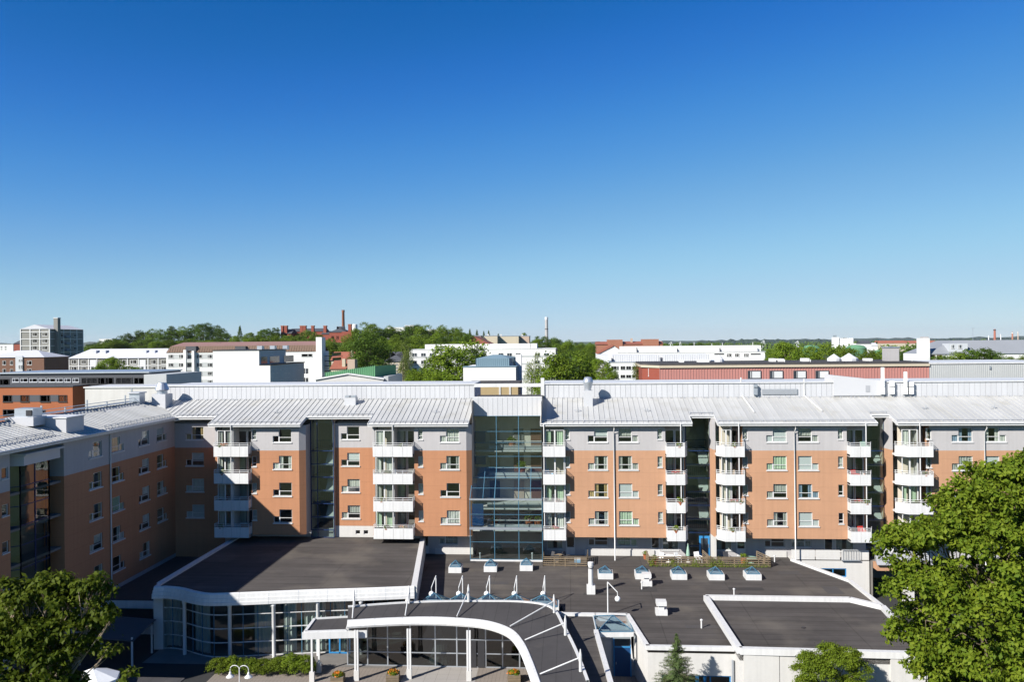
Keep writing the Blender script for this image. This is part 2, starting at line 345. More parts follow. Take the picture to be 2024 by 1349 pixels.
YF = 83.1
def balcony(root, xa, xb, z, nfront, chL=0., chR=0.):
    o = MB().prism([(xa, YB), (xa, YJ - .02), (xa + chL, YF), (xb - chR, YF), (xb, YJ - .02), (xb, YB)], z - .18, z).build('balcony', MT['white'], root)
    def pan(p, q):
        p = Vector((*p, 0)); q = Vector((*q, 0)); d = (q - p).normalized(); n = Vector((d.y, -d.x, 0)); a = p + d * .012; b = q - d * .012
        MB().add([a + UP * (z - .24), b + UP * (z - .24), b + UP * (z + .88), a + UP * (z + .88), a - n * .04 + UP * (z - .24), b - n * .04 + UP * (z - .24), b - n * .04 + UP * (z + .88), a - n * .04 + UP * (z + .88)],
                 [(0, 1, 2, 3), (5, 4, 7, 6), (3, 2, 6, 7), (1, 0, 4, 5), (0, 3, 7, 4), (2, 1, 5, 6)]).build('panel', MT['white'], o)
    yf = YF - .03
    path = [(xa, YJ), (xa + chL, yf), (xb - chR, yf), (xb, YJ)]
    pan(path[0], path[1]); pan(path[2], path[3])
    for i in range(nfront):
        a = path[1][0] + (path[2][0] - path[1][0]) * i / nfront; b = path[1][0] + (path[2][0] - path[1][0]) * (i + 1) / nfront
        pan((a, yf), (b, yf))
    r = MB()
    for zz in (1.02, 1.22):
        for a, b in zip(path, path[1:]): r.bar((a[0], a[1] + .03, z + zz), (b[0], b[1] + .03, z + zz), .045)
    for i in range(nfront + 1):
        x = path[1][0] + .03 + (path[2][0] - path[1][0] - .06) * i / nfront; r.box(x - .02, yf + .03, z + .8, x + .02, yf + .07, z + 1.22)
    for x in (xa + .03, xb - .03): r.box(x - .02, YJ - .08, z + .8, x + .02, YJ - .04, z + 1.22)
    r.build('railing', MT['white'], o)
    return o

FG = {}
def front_glazing(root, x0, x1, z, y=83.8, tall=2.5):      # glazed box standing forward on the balcony, two lights
    key = round(x1 - x0, 2); wd = x1 - x0
    if key not in FG:
        f = MB(); p = MB(); n = 2 if wd < 2.2 else 3
        for i in range(n):
            a, b = wd * i / n, wd * (i + 1) / n; frame_rect(f, a, b, .05, tall, .07, 0, .07); p.quad((a + .05, .035, .1), (b - .05, .035, .1), (b - .05, .035, tall - .05), (a + .05, .035, tall - .05))
        f.box(0, 0, .85, wd, .07, .92)
        c1 = wavy(.08, wd * .46, .1, tall - .05, .2, n=12); c2 = wavy(.08, wd * .30, .1, tall - .05, .2, n=8); d2 = wavy(wd * .6, wd - .08, .1, tall - .05, .2, n=10); c2.add(d2.v, d2.f)
        FG[key] = (f.mesh('balcony_glazing', MT['white']), p.mesh('pane', MT['pane']), [c1.mesh('curtain', MT['curtain']), c2.mesh('curtain', MT['curtaingreen']), c2.mesh('curtain', MT['curtain'])])
    f, p, cs = FG[key]; g = put('balcony_glazing', f, root, (x0, y, z)); put('pane', p, g, (0, 0, 0))
    if rnd.random() < .85: put('curtain', rnd.choice(cs), g, (0, 0, 0))
def loggia(root, xa, xb, nfront, chL=0., chR=0., post=None, front=None):
    if front:
        for z in FL: front_glazing(root, front[0], front[1], z)
        MB().box(front[1] + .005, 83.86, ZO, front[1] + .10, YB - .01, RZ(84)).build('loggia_partition', MT['whiteplaster'], root)
        MB().quad((front[0], 84.9, ZO), (front[1], 84.9, ZO), (front[1], 84.9, 18.3), (front[0], 84.9, 18.3)).build('loggia_room', MT['roomlight'], root)
    wd = xb - xa - .3; f, p, c, holes, cg = glazing_mesh(wd)
    for (z0, z1, m) in ((ZO, ZG, 'orange'), (ZG, RZ(YB), 'greyplaster')):
        hs = [(h[0] + .15, h[1] + .15, h[2] + z - z0, h[3] + z - z0) for z in FL for h in holes]
        hs = [h for h in hs if h[3] > 0 and h[2] < z1 - z0]
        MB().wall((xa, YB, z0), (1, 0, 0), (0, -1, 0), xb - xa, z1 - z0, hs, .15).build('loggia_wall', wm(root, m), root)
    for k, z in enumerate(FL):
        g = put('balcony_glazing', f, root, (xa + .15, YB, z)); put('pane', p, g, (0, 0, 0))
        q = rnd.random()
        if q < .8: put('curtain', c if q < .5 else cg, g, (0, 0, 0))
        balcony(root, xa, xb, z, nfront, chL, chR)
    if post is not None: MB().tube([(post, YF + .12, ZO), (post, YF + .12, RZ(YF + .3))], .055, 8).build('balcony_post', MT['white'], root)

def interior(root, xa, xb, ya, yb, z0, z1, slabs=(), m='room'):
    b = MB()
    b.quad((xa, yb, z0), (xb, yb, z0), (xb, yb, z1), (xa, yb, z1)); b.quad((xa, ya, z0), (xa, yb, z0), (xa, yb, z1), (xa, ya, z1)); b.quad((xb, yb, z0), (xb, ya, z0), (xb, ya, z1), (xb, yb, z1))
    for z in [z0, z1] + list(slabs): b.box(xa + .02, ya, z - .12, xb - .02, yb - .02, z + .1)
    return b.build('interior', MT[m], root)

GLARE = set()
def wm(root, m): return MT['orangeglare' if m == 'orange' and root.name in GLARE else m]
def bay(root, xL, xR, logs, wins, narrows, splay=None, yf=YJ, z0=ZO, zg=ZG, z1=ZE + .05):
    holes = []
    for X, kind in wins + [(x, 'N') for x in narrows]:
        for z in WZ:
            zz = z + (.28 if kind == 'N' else 0)
            holes += [(X - xL + h[0], X - xL + h[1], zz + h[2], zz + h[3]) for h in HOLES[kind]]
            window(root, kind, (X, yf, zz))
    holes += [(a - xL, b - xL, -5, 40) for a, b in logs]
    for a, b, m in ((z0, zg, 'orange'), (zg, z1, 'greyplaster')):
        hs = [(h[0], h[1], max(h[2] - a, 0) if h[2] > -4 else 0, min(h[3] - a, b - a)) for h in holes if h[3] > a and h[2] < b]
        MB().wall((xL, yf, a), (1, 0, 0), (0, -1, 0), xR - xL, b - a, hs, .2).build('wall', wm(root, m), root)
        if splay:
            MB().quad((xR, yf, a), (xR + splay[0], yf + splay[1], a), (xR + splay[0], yf + splay[1], b), (xR, yf, b)).build('wall', wm(root, m), root)
            MB().quad((xR + splay[0], yf + splay[1], a), (xR + splay[0], YR + .3, a), (xR + splay[0], YR + .3, b), (xR + splay[0], yf + splay[1], b)).build('return_wall', MT['greyplaster'], root)
    for a, b in logs:
        MB().quad((a, yf, z0), (a, YB, z0), (a, YB, ZG), (a, yf, ZG)).quad((b, YB, z0), (b, yf, z0), (b, yf, ZG), (b, YB, ZG)).build('loggia_wall', wm(root, 'orange'), root)
        MB().quad((a, yf, ZG), (a, YB, ZG), (a, YB, z1 + .5), (a, yf, z1 + .5)).quad((b, YB, ZG), (b, yf, ZG), (b, yf, z1 + .5), (b, YB, z1 + .5)).build('loggia_wall', MT['greyplaster'], root)

def roof_panels(roof, xa, xb, yf, yb=RIDGE, step=.56, front=None):
    n = max(1, round((xb - xa) / step)); d = (xb - xa) / n
    for i in range(n):
        a = xa + i * d; b = a + d; fa = front(a) if front else yf; fb = front(b) if front else yf
        fa = min(fa, yb - .02); fb = min(fb, yb - .02)
        m = MB(); t = .03
        m.add([(a, fa, RZ(fa)), (b, fb, RZ(fb)), (b, yb, RZ(yb)), (a, yb, RZ(yb)), (a, fa, RZ(fa) - t), (b, fb, RZ(fb) - t), (b, yb, RZ(yb) - t), (a, yb, RZ(yb) - t)],
              [(0, 1, 2, 3), (4, 7, 6, 5), (0, 4, 5, 1), (1, 5, 6, 2), (3, 7, 4, 0)])
        m.bar((a + .02, fa, RZ(fa) + .025), (a + .02, yb, RZ(yb) + .025), .028, .06)
        m.build('roof_panel', MT['roofpanel'], roof)
def roof_segment(root, xa, xb, ye, yw, verge_l=False, verge_r=False):
    z = RZ(ye)
    roof = MB().add([(xa, ye, z - .05), (xb, ye, z - .05), (xb, RIDGE, RZ(RIDGE) - .05), (xa, RIDGE, RZ(RIDGE) - .05), (xa, ye, z - .24), (xb, ye, z - .24), (xb, yw + .1, z - .24), (xa, yw + .1, z - .24)],
                    [(0, 1, 2, 3), (7, 6, 5, 4)]).build('roof', MT['soffit'], root)
    roof_panels(roof, xa, xb, ye)
    MB().box(xa, ye - .04, z - .27, xb, ye, z + .012).build('fascia', MT['white'], roof)
    MB().tube([(xa, ye - .10, z - .02), (xb, ye - .10, z - .02)], .065, 8).build('gutter', MT['white'], roof)
    g = MB(); yy = ye + .55; k = int((xb - xa) / 1.12)
    for h in (.10, .2): g.bar((xa + .1, yy, RZ(yy) + h), (xb - .1, yy, RZ(yy) + h), .035)
    for i in range(k + 1):
        x = xa + .15 + (xb - xa - .3) * i / max(k, 1); g.bar((x, yy - .18, RZ(yy - .18)), (x, yy + .03, RZ(yy) + .24), .05, .04)
    g.build('snow_guard', MT['roofdark'], roof)
    r = MB(); yy = RIDGE - .25
    for i in range(k + 1):
        x = xa + .2 + (xb - xa - .4) * i / max(k, 1); r.box(x - .07, yy - .06, RZ(yy), x + .07, yy + .06, RZ(yy) + .12)
    r.bar((xa, yy, RZ(yy) + .15), (xb, yy, RZ(yy) + .15), .03)
    r.build('ridge_rail', MT['roofdark'], roof)
    for flag, x in ((verge_l, xa), (verge_r, xb)):
        if flag: MB().bar((x, ye, z - .1), (x, flag, RZ(flag) - .1), .05, .34).build('verge', MT['white'], roof)
    return roof
def upstand(root, xa, xb):
    u = MB().box(xa, RIDGE + .06, RZ(RIDGE) - .4, xb, RIDGE + 6.5, UPT - .05).build('upstand', MT['palegrey'], root)
    n = round((xb - xa) / .57); d = (xb - xa) / n; hh = UPT - .05 - RZ(RIDGE)
    me = MB().box(.014, -.05, 0, d - .014, 0, hh).mesh('cladding_panel', MT['clad'])
    for i in range(n): put('cladding_panel', me, u, (xa + i * d, RIDGE + .055, RZ(RIDGE)))
    MB().box(xa, RIDGE - .12, UPT - .05, xb, RIDGE + 6.6, UPT + .06).build('coping', MT['white'], u)
    return u
def downpipe(root, x, y, z0, z1, kick=.55):
    MB().tube([(x, y - kick, z1), (x, y - kick, z1 - .25), (x, y - .12, z1 - .75), (x, y - .12, z0)], .06, 8).build('downpipe', MT['white'], root, smooth=True)

def ground_floor(root, xL, xR, wins, doors, bigs, yw=85.8):
    holes = [];
    for X, k in wins:
        holes += [(X - xL + h[0], X - xL + h[1], 1.05 + h[2], 1.05 + h[3]) for h in HOLES[k]]; window(root, k, (X, yw, ZD + 1.05))
    for X in doors:
        holes.append((X - xL, X - xL + .95, .05, 2.2)); f = MB(); frame_rect(f, X, X + .95, ZD + .05, ZD + 2.2, .1, yw + .03, yw + .12); f.box(X + .1, yw + .05, ZD + .15, X + .85, yw + .1, ZD + .85)
        d = f.build('door', MT['white'], root); MB().quad((X + .1, yw + .08, ZD + .85), (X + .85, yw + .08, ZD + .85), (X + .85, yw + .08, ZD + 2.1), (X + .1, yw + .08, ZD + 2.1)).build('pane', MT['pane'], d)
        MB().box(X + .76, yw - .03, ZD + 1.0, X + .82, yw + .05, ZD + 1.04).build('handle', MT['galv'], d)
    for X, wd in bigs:
        holes.append((X - xL, X - xL + wd, .65, 2.2)); f = MB(); frame_rect(f, X, X + wd, ZD + .65, ZD + 2.2, .08, yw + .03, yw + .12)
        d = f.build('window', MT['white'], root); MB().quad((X + .05, yw + .08, ZD + .7), (X + wd - .05, yw + .08, ZD + .7), (X + wd - .05, yw + .08, ZD + 2.15), (X + .05, yw + .08, ZD + 2.15)).build('pane', MT['pane'], d)
        q = wavy(X + .06, X + wd * .4, ZD + .7, ZD + 2.15, yw + .3); q2 = wavy(X + wd * .62, X + wd - .06, ZD + .7, ZD + 2.15, yw + .3); q.add(q2.v, q2.f); q.build('curtain', MT['curtain'], d)
        MB().box(X - .04, yw - .08, ZD + .56, X + wd + .04, yw + .05, ZD + .65).build('sill', MT['white'], d)
    MB().wall((xL, yw, ZD), (1, 0, 0), (0, -1, 0), xR - xL, ZO - ZD, holes, .15).build('wall', MT['greyplaster'], root)
    MB().quad((xL, YJ, ZO), (xR, YJ, ZO), (xR, yw + .1, ZO), (xL, yw + .1, ZO)).build('soffit', MT['soffit'], root)

# ------------------------------------------------------------------ left front block (two bays)
AB = thing('apartment_block', 'long orange and grey apartment house front left of the glass atrium, partly in shadow', 'apartment block', (-27, 84, 0), group='blocks of the apartment house')
xa0 = AX(367.4, 900, YR); xw = AX(539.7, 930, YJ); xn = AX(498, 930, YJ)
bay(AB, -44.02, -38.3, [], [(xa0, 'L')], [], yf=YR, z0=0)
bay(AB, -38.3, -29.0, [(-38.05, -34.25)], [(xw, 'L')], [xn], splay=(.61, .43))
MB().quad((-38.3, YR, ZO), (-38.3, YJ, ZO), (-38.3, YJ, ZE), (-38.3, YR, ZE)).build('wall', MT['orange'], AB)
loggia(AB, -38.05, -34.25, 4, post=-36.2, front=(-37.95, -36.3))
xb0 = AX(675, 950, YR); xbw = AX(870.5, 950, YJ); xbn = AX(827, 950, YJ)
bay(AB, -25.75, -20.95, [], [(xb0, 'L')], [], yf=YR, z0=6.78)
MB().wall((-25.75, YR - .02, 4), (1, 0, 0), (0, -1, 0), 4.8, 2.775, [(2.25, 2.77, 1.85, 2.3), (3.15, 3.67, 1.85, 2.3)], .2).build('plinth', MT['whiteplaster'], AB)
for x in (-23.5, -22.6):
    f = MB(); frame_rect(f, x, x + .52, 5.85, 6.3, .05, YR + .06, YR + .12); o = f.build('window', MT['white'], AB); MB().quad((x, YR + .1, 5.85), (x + .52, YR + .1, 5.85), (x + .52, YR + .1, 6.3), (x, YR + .1, 6.3)).build('pane', MT['panedark'], o)
bay(AB, -20.95, -10.85, [(-20.7, -16.45)], [(xbw, 'L')], [xbn], splay=(.55, .38))
loggia(AB, -20.7, -16.45, 4, post=-18.6, front=(-20.6, -18.7))
MB().quad((-38.3, YJ, ZO), (-29, YJ, ZO), (-29, YR, ZO), (-38.3, YR, ZO)).build('soffit', MT['soffit'], AB)
MB().wall((-44.02, YR + .02, 0), (1, 0, 0), (0, -1, 0), 18, 6.5).build('wall', MT['greyplaster'], AB)
ground_floor(AB, -20.95, -10.4, [(AX(868, 1080, 85.8), 'L')], [-16.2], [])
MB().box(-14.6, 85.70, ZD, -10.4, 85.795, ZD + .62).build('plinth', MT['whiteplaster'], AB)
interior(AB, -44.3, -25.7, YB + 1.0, 89, 3, 18.2, FL); interior(AB, -25.5, -10.3, YB + 1.0, 89, 3, 18.2, FL)
roof_segment(AB, -43.4, -38.75, ER, YR); roof_segment(AB, -38.75, -28.6, EJ, YJ, ER, ER); roof_segment(AB, -28.6, -21.3, ER, YR); rb = roof_segment(AB, -21.3, -10.55, EJ, YJ, ER, RIDGE)
vr = MB().prism([(-48.65, RIDGE), (-43.4, 85.35), (-43.4, RIDGE)], lambda p: RZ(p[1]) - .08, lambda p: RZ(p[1]) - .05).build('roof', MT['soffit'], AB)
roof_panels(vr, -48.6, -43.4, 0, front=lambda x: 41.95 - x)
MB().quad((-10.55, EJ, RZ(EJ) - .2), (-10.55, RIDGE, RZ(EJ) - .2), (-10.55, RIDGE, RZ(RIDGE) - .1), (-10.55, EJ + .1, RZ(EJ) - .1)).build('gable', MT['clad'], AB)
MB().quad((-10.28, YJ + .4, 4), (-10.28, RIDGE, 4), (-10.28, RIDGE, 18.2), (-10.28, YJ + .4, 18.2)).build('wall', MT['greyplaster'], AB)
upstand(AB, -47.2, -10.7)
downpipe(AB, AX(660, 950, YR), YR, 5.6, 18.75)

# ------------------------------------------------------------------ right front blocks
def right_block(label, xL, xR, logL, logR, nL, nR, chL, chR, wins, narrows, segs, base, pipe, ups):
    B = thing('apartment_block', label, 'apartment block', ((xL + xR) / 2, 84, 0), group='blocks of the apartment house')
    GLARE.add(B.name)
    a = logL[1] if logL else xL; b = logR[0] if logR else xR
    bay(B, a, b, [], wins, narrows)
    MB().quad((a, YB, ZO), (a, YJ, ZO), (a, YJ, ZE), (a, YB, ZE)).quad((b, YJ, ZO), (b, YB, ZO), (b, YB, ZE), (b, YJ, ZE)).build('loggia_wall', MT['orangeglare'], B)
    if logL: loggia(B, logL[0], logL[1], nL, chL, 0, logL[0] + .12 + chL if chL == 0 else logL[0] + 2.2, (logL[0] + .25 + chL * .35, logL[1] - (.12 if chL == 0 else 1.25)))
    if logR: loggia(B, logR[0], logR[1], nR, 0, chR, logR[1] - .75)
    interior(B, xL, xR, YB + .5, 89, 3, 18.2, FL)
    for s in segs: roof_segment(B, *s)
    for p in pipe: downpipe(B, p, YJ, ZD if p < 25 else 1.5, 18.0)
    upstand(B, *ups)
    ground_floor(B, xL, xR, *base)
    return B
X = lambda x, y=950: AX(x, y, YJ)
R1 = right_block('orange and grey apartment block directly right of the glass atrium', -2.75, 12.3, (-2.7, -.35), (10.05, 12.3), 2, 2, 0, .35, [(X(1162.7), 'L'), (X(1223), 'R')], [X(1117), X(1300)],
                 [(-2.95, 12.75, EJ, YJ, RIDGE, ER)], ([(X(1164, 1090) , 'L'), (X(1223, 1090), 'R')], [X(1119, 1090), X(1290, 1090)], [(X(1080, 1085), 1.75), (X(1313, 1085), 1.75)]), [X(1214)], (-2.8, 14.0))
R2 = right_block('orange and grey apartment block between the two right glazed stairwells', 15.2, 30.95, (15.25, 18.0), (28.5, 30.9), 2, 2, .75, .35, [(X(1515.5), 'L'), (X(1578), 'R')], [X(1468.5), X(1657)],
                 [(12.75, 15.35, ER, YR), (15.35, 31.35, EJ, YJ, ER, ER)], ([(X(1520, 1090), 'L'), (X(1574, 1090), 'R')], [X(1463, 1090), X(1640, 1090)], [(X(1421, 1090), 1.7), (X(1663, 1090), 1.9)]), [X(1570.5)], (14.0, 32.0))
R3 = right_block('orange and grey apartment block behind the big tree at the right edge', 33.2, 66, (33.25, 36.7), None, 2, 2, 1.1, 0, [(X(1882), 'L'), (X(1948), 'R'), (53.6, 'L'), (57.0, 'R')], [X(1831.6)],
                 [(31.35, 33.3, ER, YR), (33.3, 66, EJ, YJ, ER)], ([(X(1882, 1090), 'L')], [X(1840, 1090)], [(X(1780, 1090), 1.8)]), [X(1946), 56.3], (32.0, 66))
for B, xx in ((R2, 15.2), (R3, 33.2)):
    for z0, z1, m in ((ZD, ZO, 'whiteplaster'), (ZO, ZG, 'orangeglare'), (ZG, RZ(ER) - .3, 'greyplaster')):
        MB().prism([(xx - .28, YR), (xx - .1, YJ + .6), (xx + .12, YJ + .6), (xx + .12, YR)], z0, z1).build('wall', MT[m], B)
MB().quad((-2.8, RIDGE, 4), (-2.8, YJ + .1, 4), (-2.8, YJ + .1, 18.1), (-2.8, RIDGE, 18.1)).build('wall', MT['whiteplaster'], R1)
MB().box(1.6, 85.70, ZD, 9.0, 85.795, ZD + .62).build('plinth', MT['whiteplaster'], R1)
MB().box(20.2, 85.70, ZD, 22.8, 85.795, ZD + .62).build('plinth', MT['whiteplaster'], R2)
# lower storey of the block right of the deck
lw = MB().wall((22.95, 84.6, 0), (1, 0, 0), (0, -1, 0), 7.9, 4.0, [(1.6, 5.6, 2.2, 3.1)], .2).build('wall', MT['whiteplaster'], R2)
f = MB(); frame_rect(f, 24.55, 28.55, 2.2, 3.1, .09, 84.65, 84.74)
for x in (25.9, 27.2): f.box(x - .04, 84.65, 2.2, x + .04, 84.74, 3.1)
f = f.build('window', MT['bluemetal'], R2); MB().quad((24.6, 84.7, 2.25), (28.5, 84.7, 2.25), (28.5, 84.7, 3.05), (24.6, 84.7, 3.05)).build('pane', MT['panedark'], f)
MB().box(22.95, 84.6, 3.9, 30.85, 85.8, 4.0).build('ledge', MT['concrete'], R2)
for a, b in ((22.98, 25.35), (25.45, 27.9), (28.05, 30.8)): MB().box(a, 84.55, 4.0, b, 84.61, 5.0).build('parapet_panel', MT['concrete'], R2)
gate = MB()
for i in range(8): gate.box(28.0 + i * .26, 84.3, 4.0, 28.03 + i * .26, 84.33, 5.15)
gate.box(28.0, 84.3, 5.1, 29.85, 84.34, 5.16); gate.box(28.0, 84.3, 4.0, 29.85, 84.34, 4.05); gate.box(28.0, 84.3, 3.95, 29.85, 85.0, 4.0); gate.build('balcony_railing', MT['galv'], R2)
# gateway under the next block
gw = thing('gateway', 'dark vehicle gateway with an orange lintel beside the big tree', 'gateway', (32.5, 83.5, 0))
MB().box(31.05, 83.0, 3.35, 36.5, 84.2, 4.0).build('lintel', MT['orangeglare'], gw)
MB().box(33.9, 82.6, 0, 34.5, 84.2, 3.35).build('pillar', MT['whiteplaster'], gw)
MB().prism([(30.9, 82.6), (36.6, 82.6), (36.6, 86.3), (31.9, 86.3)], lambda p: 4.02, lambda p: 4.1 + .33 * (p[1] - 82.6)).build('canopy_roof', MT['roofdark'], gw)
b = MB(); b.quad((31.0, 92, 0), (37, 92, 0), (37, 92, 3.9), (31.0, 92, 3.9)); b.quad((31.0, 84.1, 0), (31.0, 92, 0), (31.0, 92, 3.9), (31.0, 84.1, 3.9)); b.quad((31, 84.1, 3.88), (31, 92, 3.88), (37, 92, 3.88), (37, 84.1, 3.88)); b.build('passage', MT['room'], gw)

# ------------------------------------------------------------------ glazed stairwells
def stairwell(label, xa, xb, y, z0, z1, levels, mull_x, door=None, sidepanel=0.):
    S = thing('glazed_stairwell', label, 'stairwell', ((xa + xb) / 2, y, z0), group='glazed stairwells of the apartment house')
    fr = MB(); zs = [z0] + [z for z in levels if z0 < z < z1] + [z1]
    for x in [xa, xb - .07] + [m - .035 for m in mull_x]: fr.box(x, y - .05, z0, x + .07, y + .05, z1)
    for z in zs: fr.box(xa, y - .045, z - .035, xb, y + .045, z + .035)
    fr.build('mullion', MT['bluedark'], S)
    xs = [xa] + list(mull_x) + [xb]
    for i in range(len(xs) - 1):
        for j in range(len(zs) - 1):
            MB().quad((xs[i] + .03, y, zs[j]), (xs[i + 1] - .03, y, zs[j]), (xs[i + 1] - .03, y, zs[j + 1]), (xs[i] + .03, y, zs[j + 1])).build('pane', MT['panedark'], S)
    b = MB(); b.quad((xa, y + 3.4, z0), (xb, y + 3.4, z0), (xb, y + 3.4, z1), (xa, y + 3.4, z1)); b.quad((xa, y, z0), (xa, y + 5, z0), (xa, y + 5, z1), (xa, y, z1)); b.quad((xb, y + 5, z0), (xb, y, z0), (xb, y, z1), (xb, y + 5, z1)); b.quad((xa, y, z0), (xb, y, z0), (xb, y + 5, z0), (xa, y + 5, z0))
    b.quad((xa, y, z1), (xa, y + 5, z1), (xb, y + 5, z1), (xb, y, z1))
    b.build('stair_wall', MT['roomlight'], S)
    for k, z in enumerate([z for z in FL if z > z0 + .5 and z < z1 - 1]):
        L = MB().box(xa + .05, y + 1.7, z - .18, xb - .05, y + 3.38, z).build('landing', MT['whiteplaster'], S)
        r = MB(); r.bar((xa + .1, y + 1.75, z + .95), (xb - .1, y + 1.75, z + .95), .05)
        for i in range(12): x = xa + .15 + (xb - xa - .3) * i / 11; r.box(x - .01, y + 1.74, z, x + .01, y + 1.76, z + .95)
        r.build('railing', MT['bluedark'], L)
        fl = MB(); xm = xb - (xb - xa) * .42
        fl.add([(xm, y + .35, z - 1.5), (xb - .1, y + .35, z - 1.5), (xb - .1, y + 1.7, z - .1), (xm, y + 1.7, z - .1), (xm, y + .35, z - 1.7), (xb - .1, y + .35, z - 1.7), (xb - .1, y + 1.7, z - .3), (xm, y + 1.7, z - .3)], [(0, 1, 2, 3), (7, 6, 5, 4), (0, 4, 5, 1), (0, 3, 7, 4)])
        fl.build('stair_flight', MT['whiteplaster'], S)
        MB().box(xa + .08, y + .2, z - 1.62, xb - .1, y + .5, z - 1.45).build('half_landing', MT['whiteplaster'], S)
    if door:
        d = MB().box(door, y - .12, z0, door + 1.1, y - .06, z0 + 2.15).build('door', MT['bluemetal'], S); MB().quad((door + .18, y - .125, z0 + .3), (door + .92, y - .125, z0 + .3), (door + .92, y - .125, z0 + 1.9), (door + .18, y - .125, z0 + 1.9)).build('pane', MT['farpane'], d)
        MB().box(door + .96, y - .18, z0 + .9, door + 1.0, y - .12, z0 + 1.3).build('handle', MT['galv'], d)
    return S
mids = [z - 1.45 for z in FL] + FL
S0 = stairwell('dark glazed stairwell between the two left bays above the hall roof', -28.35, -25.75, 85.9, 5.6, 18.75, sorted(mids), [-27.6])
S1 = stairwell('glazed stairwell with blue frame and blue door at deck level', 12.4, 15.0, 86.0, ZD, 18.6, sorted(mids), [], door=13.75)
S2 = stairwell('glazed stairwell between the rightmost two orange blocks', 31.0, 33.0, 86.0, 4.4, 18.6, sorted(mids), [])
# ------------------------------------------------------------------ glass atrium between the blocks
AT = thing('glass_atrium', 'tall glass atrium with blue mullions between the two orange blocks', 'atrium', (-6.6, 83.2, ZD))
xa, xb = -10.3, -2.83; YU, YL = 86.0, 83.2; Z1, Z2, Z3, Z4 = 18.87, 13.3, 10.4, 7.36
cl = MB().box(xa, YU + .05, Z1, xb, YU + .4, 20.85).build('parapet', MT['palegrey'], AT)
n = 14; d = (xb - xa) / n; me = MB().box(.012, -.04, 0, d - .012, 0, 20.85 - Z1).mesh('cladding_panel', MT['clad'])
for i in range(n): put('cladding_panel', me, cl, (xa + i * d, YU + .045, Z1))
MB().box(xa, YU, 20.85, xb, YU + .5, 20.95).build('coping', MT['white'], cl)
MB().box(xa, YU + .4, 20.6, xb, 91.5, 20.8).build('roof', MT['bitumen2'], AT)
MB().box(xa - .4, RIDGE - .1, 21.75, xb + .1, RIDGE + .15, UPT + .06).build('beam', MT['white'], AT)
MB().box(-3.1, RIDGE - .15, 20.7, -2.7, RIDGE + .3, 22.75).build('post', MT['white'], AT)
xs = [xa, AX(981, 860, YU), AX(1025, 860, YU), xb]; xl = [xa - .12, AX(977, 1000, YL), AX(1025, 1000, YL), xb]
fr = MB()
for i in range(4):
    for a, b in (((xs[i], YU, Z1), (xs[i], YU, Z2)), ((xs[i], YU, Z2), (xl[i], YL, Z3)), ((xl[i], YL, Z3), (xl[i], YL, 3.95))): fr.bar(a, b, .065, .08)
zu = [Z1, 17.2, 16.0, 14.5, Z2]; zl = [Z3, 8.8, Z4, 5.9, 4.1]
for z in zu[:-1]: fr.bar((xs[0], YU, z), (xs[3], YU, z), .045)
for z in zl: fr.bar((xl[0], YL, z), (xl[3], YL, z), .045)
for t in (0, .33, .66): fr.bar((xs[0], YU + (YL - YU) * t, Z2 + (Z3 - Z2) * t), (xs[3], YU + (YL - YU) * t, Z2 + (Z3 - Z2) * t), .05)
for k in (1, 2, 4, 5):
    x = xa + (xb - xa) * k / 6; fr.bar((x, YU, Z2), (x, YL, Z3), .05)
fr.build('mullion', MT['bluesteel'], AT)
def pn(a, b, c, d): MB().quad(a, b, c, d).build('pane', MT['panehall'], AT)
for i in range(3):
    for j in range(4): pn((xs[i], YU, zu[j + 1]), (xs[i + 1], YU, zu[j + 1]), (xs[i + 1], YU, zu[j]), (xs[i], YU, zu[j]))
    for t in (0, .33, .66):
        t2 = min(t + .335, 1); q = lambda x0, x1, t: (x0 + (x1 - x0) * t, YU + (YL - YU) * t, Z2 + (Z3 - Z2) * t)
        pn(q(xs[i], xl[i], t2), q(xs[i + 1], xl[i + 1], t2), q(xs[i + 1], xl[i + 1], t), q(xs[i], xl[i], t))
    for j in range(4): pn((xl[i], YL, zl[j + 1]), (xl[i + 1], YL, zl[j + 1]), (xl[i + 1], YL, zl[j]), (xl[i], YL, zl[j]))
for z0, z1, y in ((15.9, 17.2, YU), (13.6, 14.5, YU), (7.6, 9.9, YL)): MB().box(xa + .1, y + .06, z0, xa + 1.3, y + .1, z1).build('blue_panel', MT['navy'], AT)
MB().box(xl[0] - .05, YL - .25, Z4 - .12, xb, YL + .15, Z4 + .1).build('ledge', MT['galv'], AT); MB().box(xl[0] - .05, YL - .12, Z3 - .1, xb, YL + .15, Z3 + .06).build('ledge', MT['galv'], AT)
b = MB(); b.quad((xa, 88.6, 3.9), (xb, 88.6, 3.9), (xb, 88.6, 20.6), (xa, 88.6, 20.6)); b.quad((xa, 84.5, 3.9), (xa, 90, 3.9), (xa, 90, 20.6), (xa, 84.5, 20.6)); b.quad((xb, 90, 3.9), (xb, 83.3, 3.9), (xb, 83.3, 20.6), (xb, 90, 20.6)); b.build('interior', MT['roomlight'], AT)
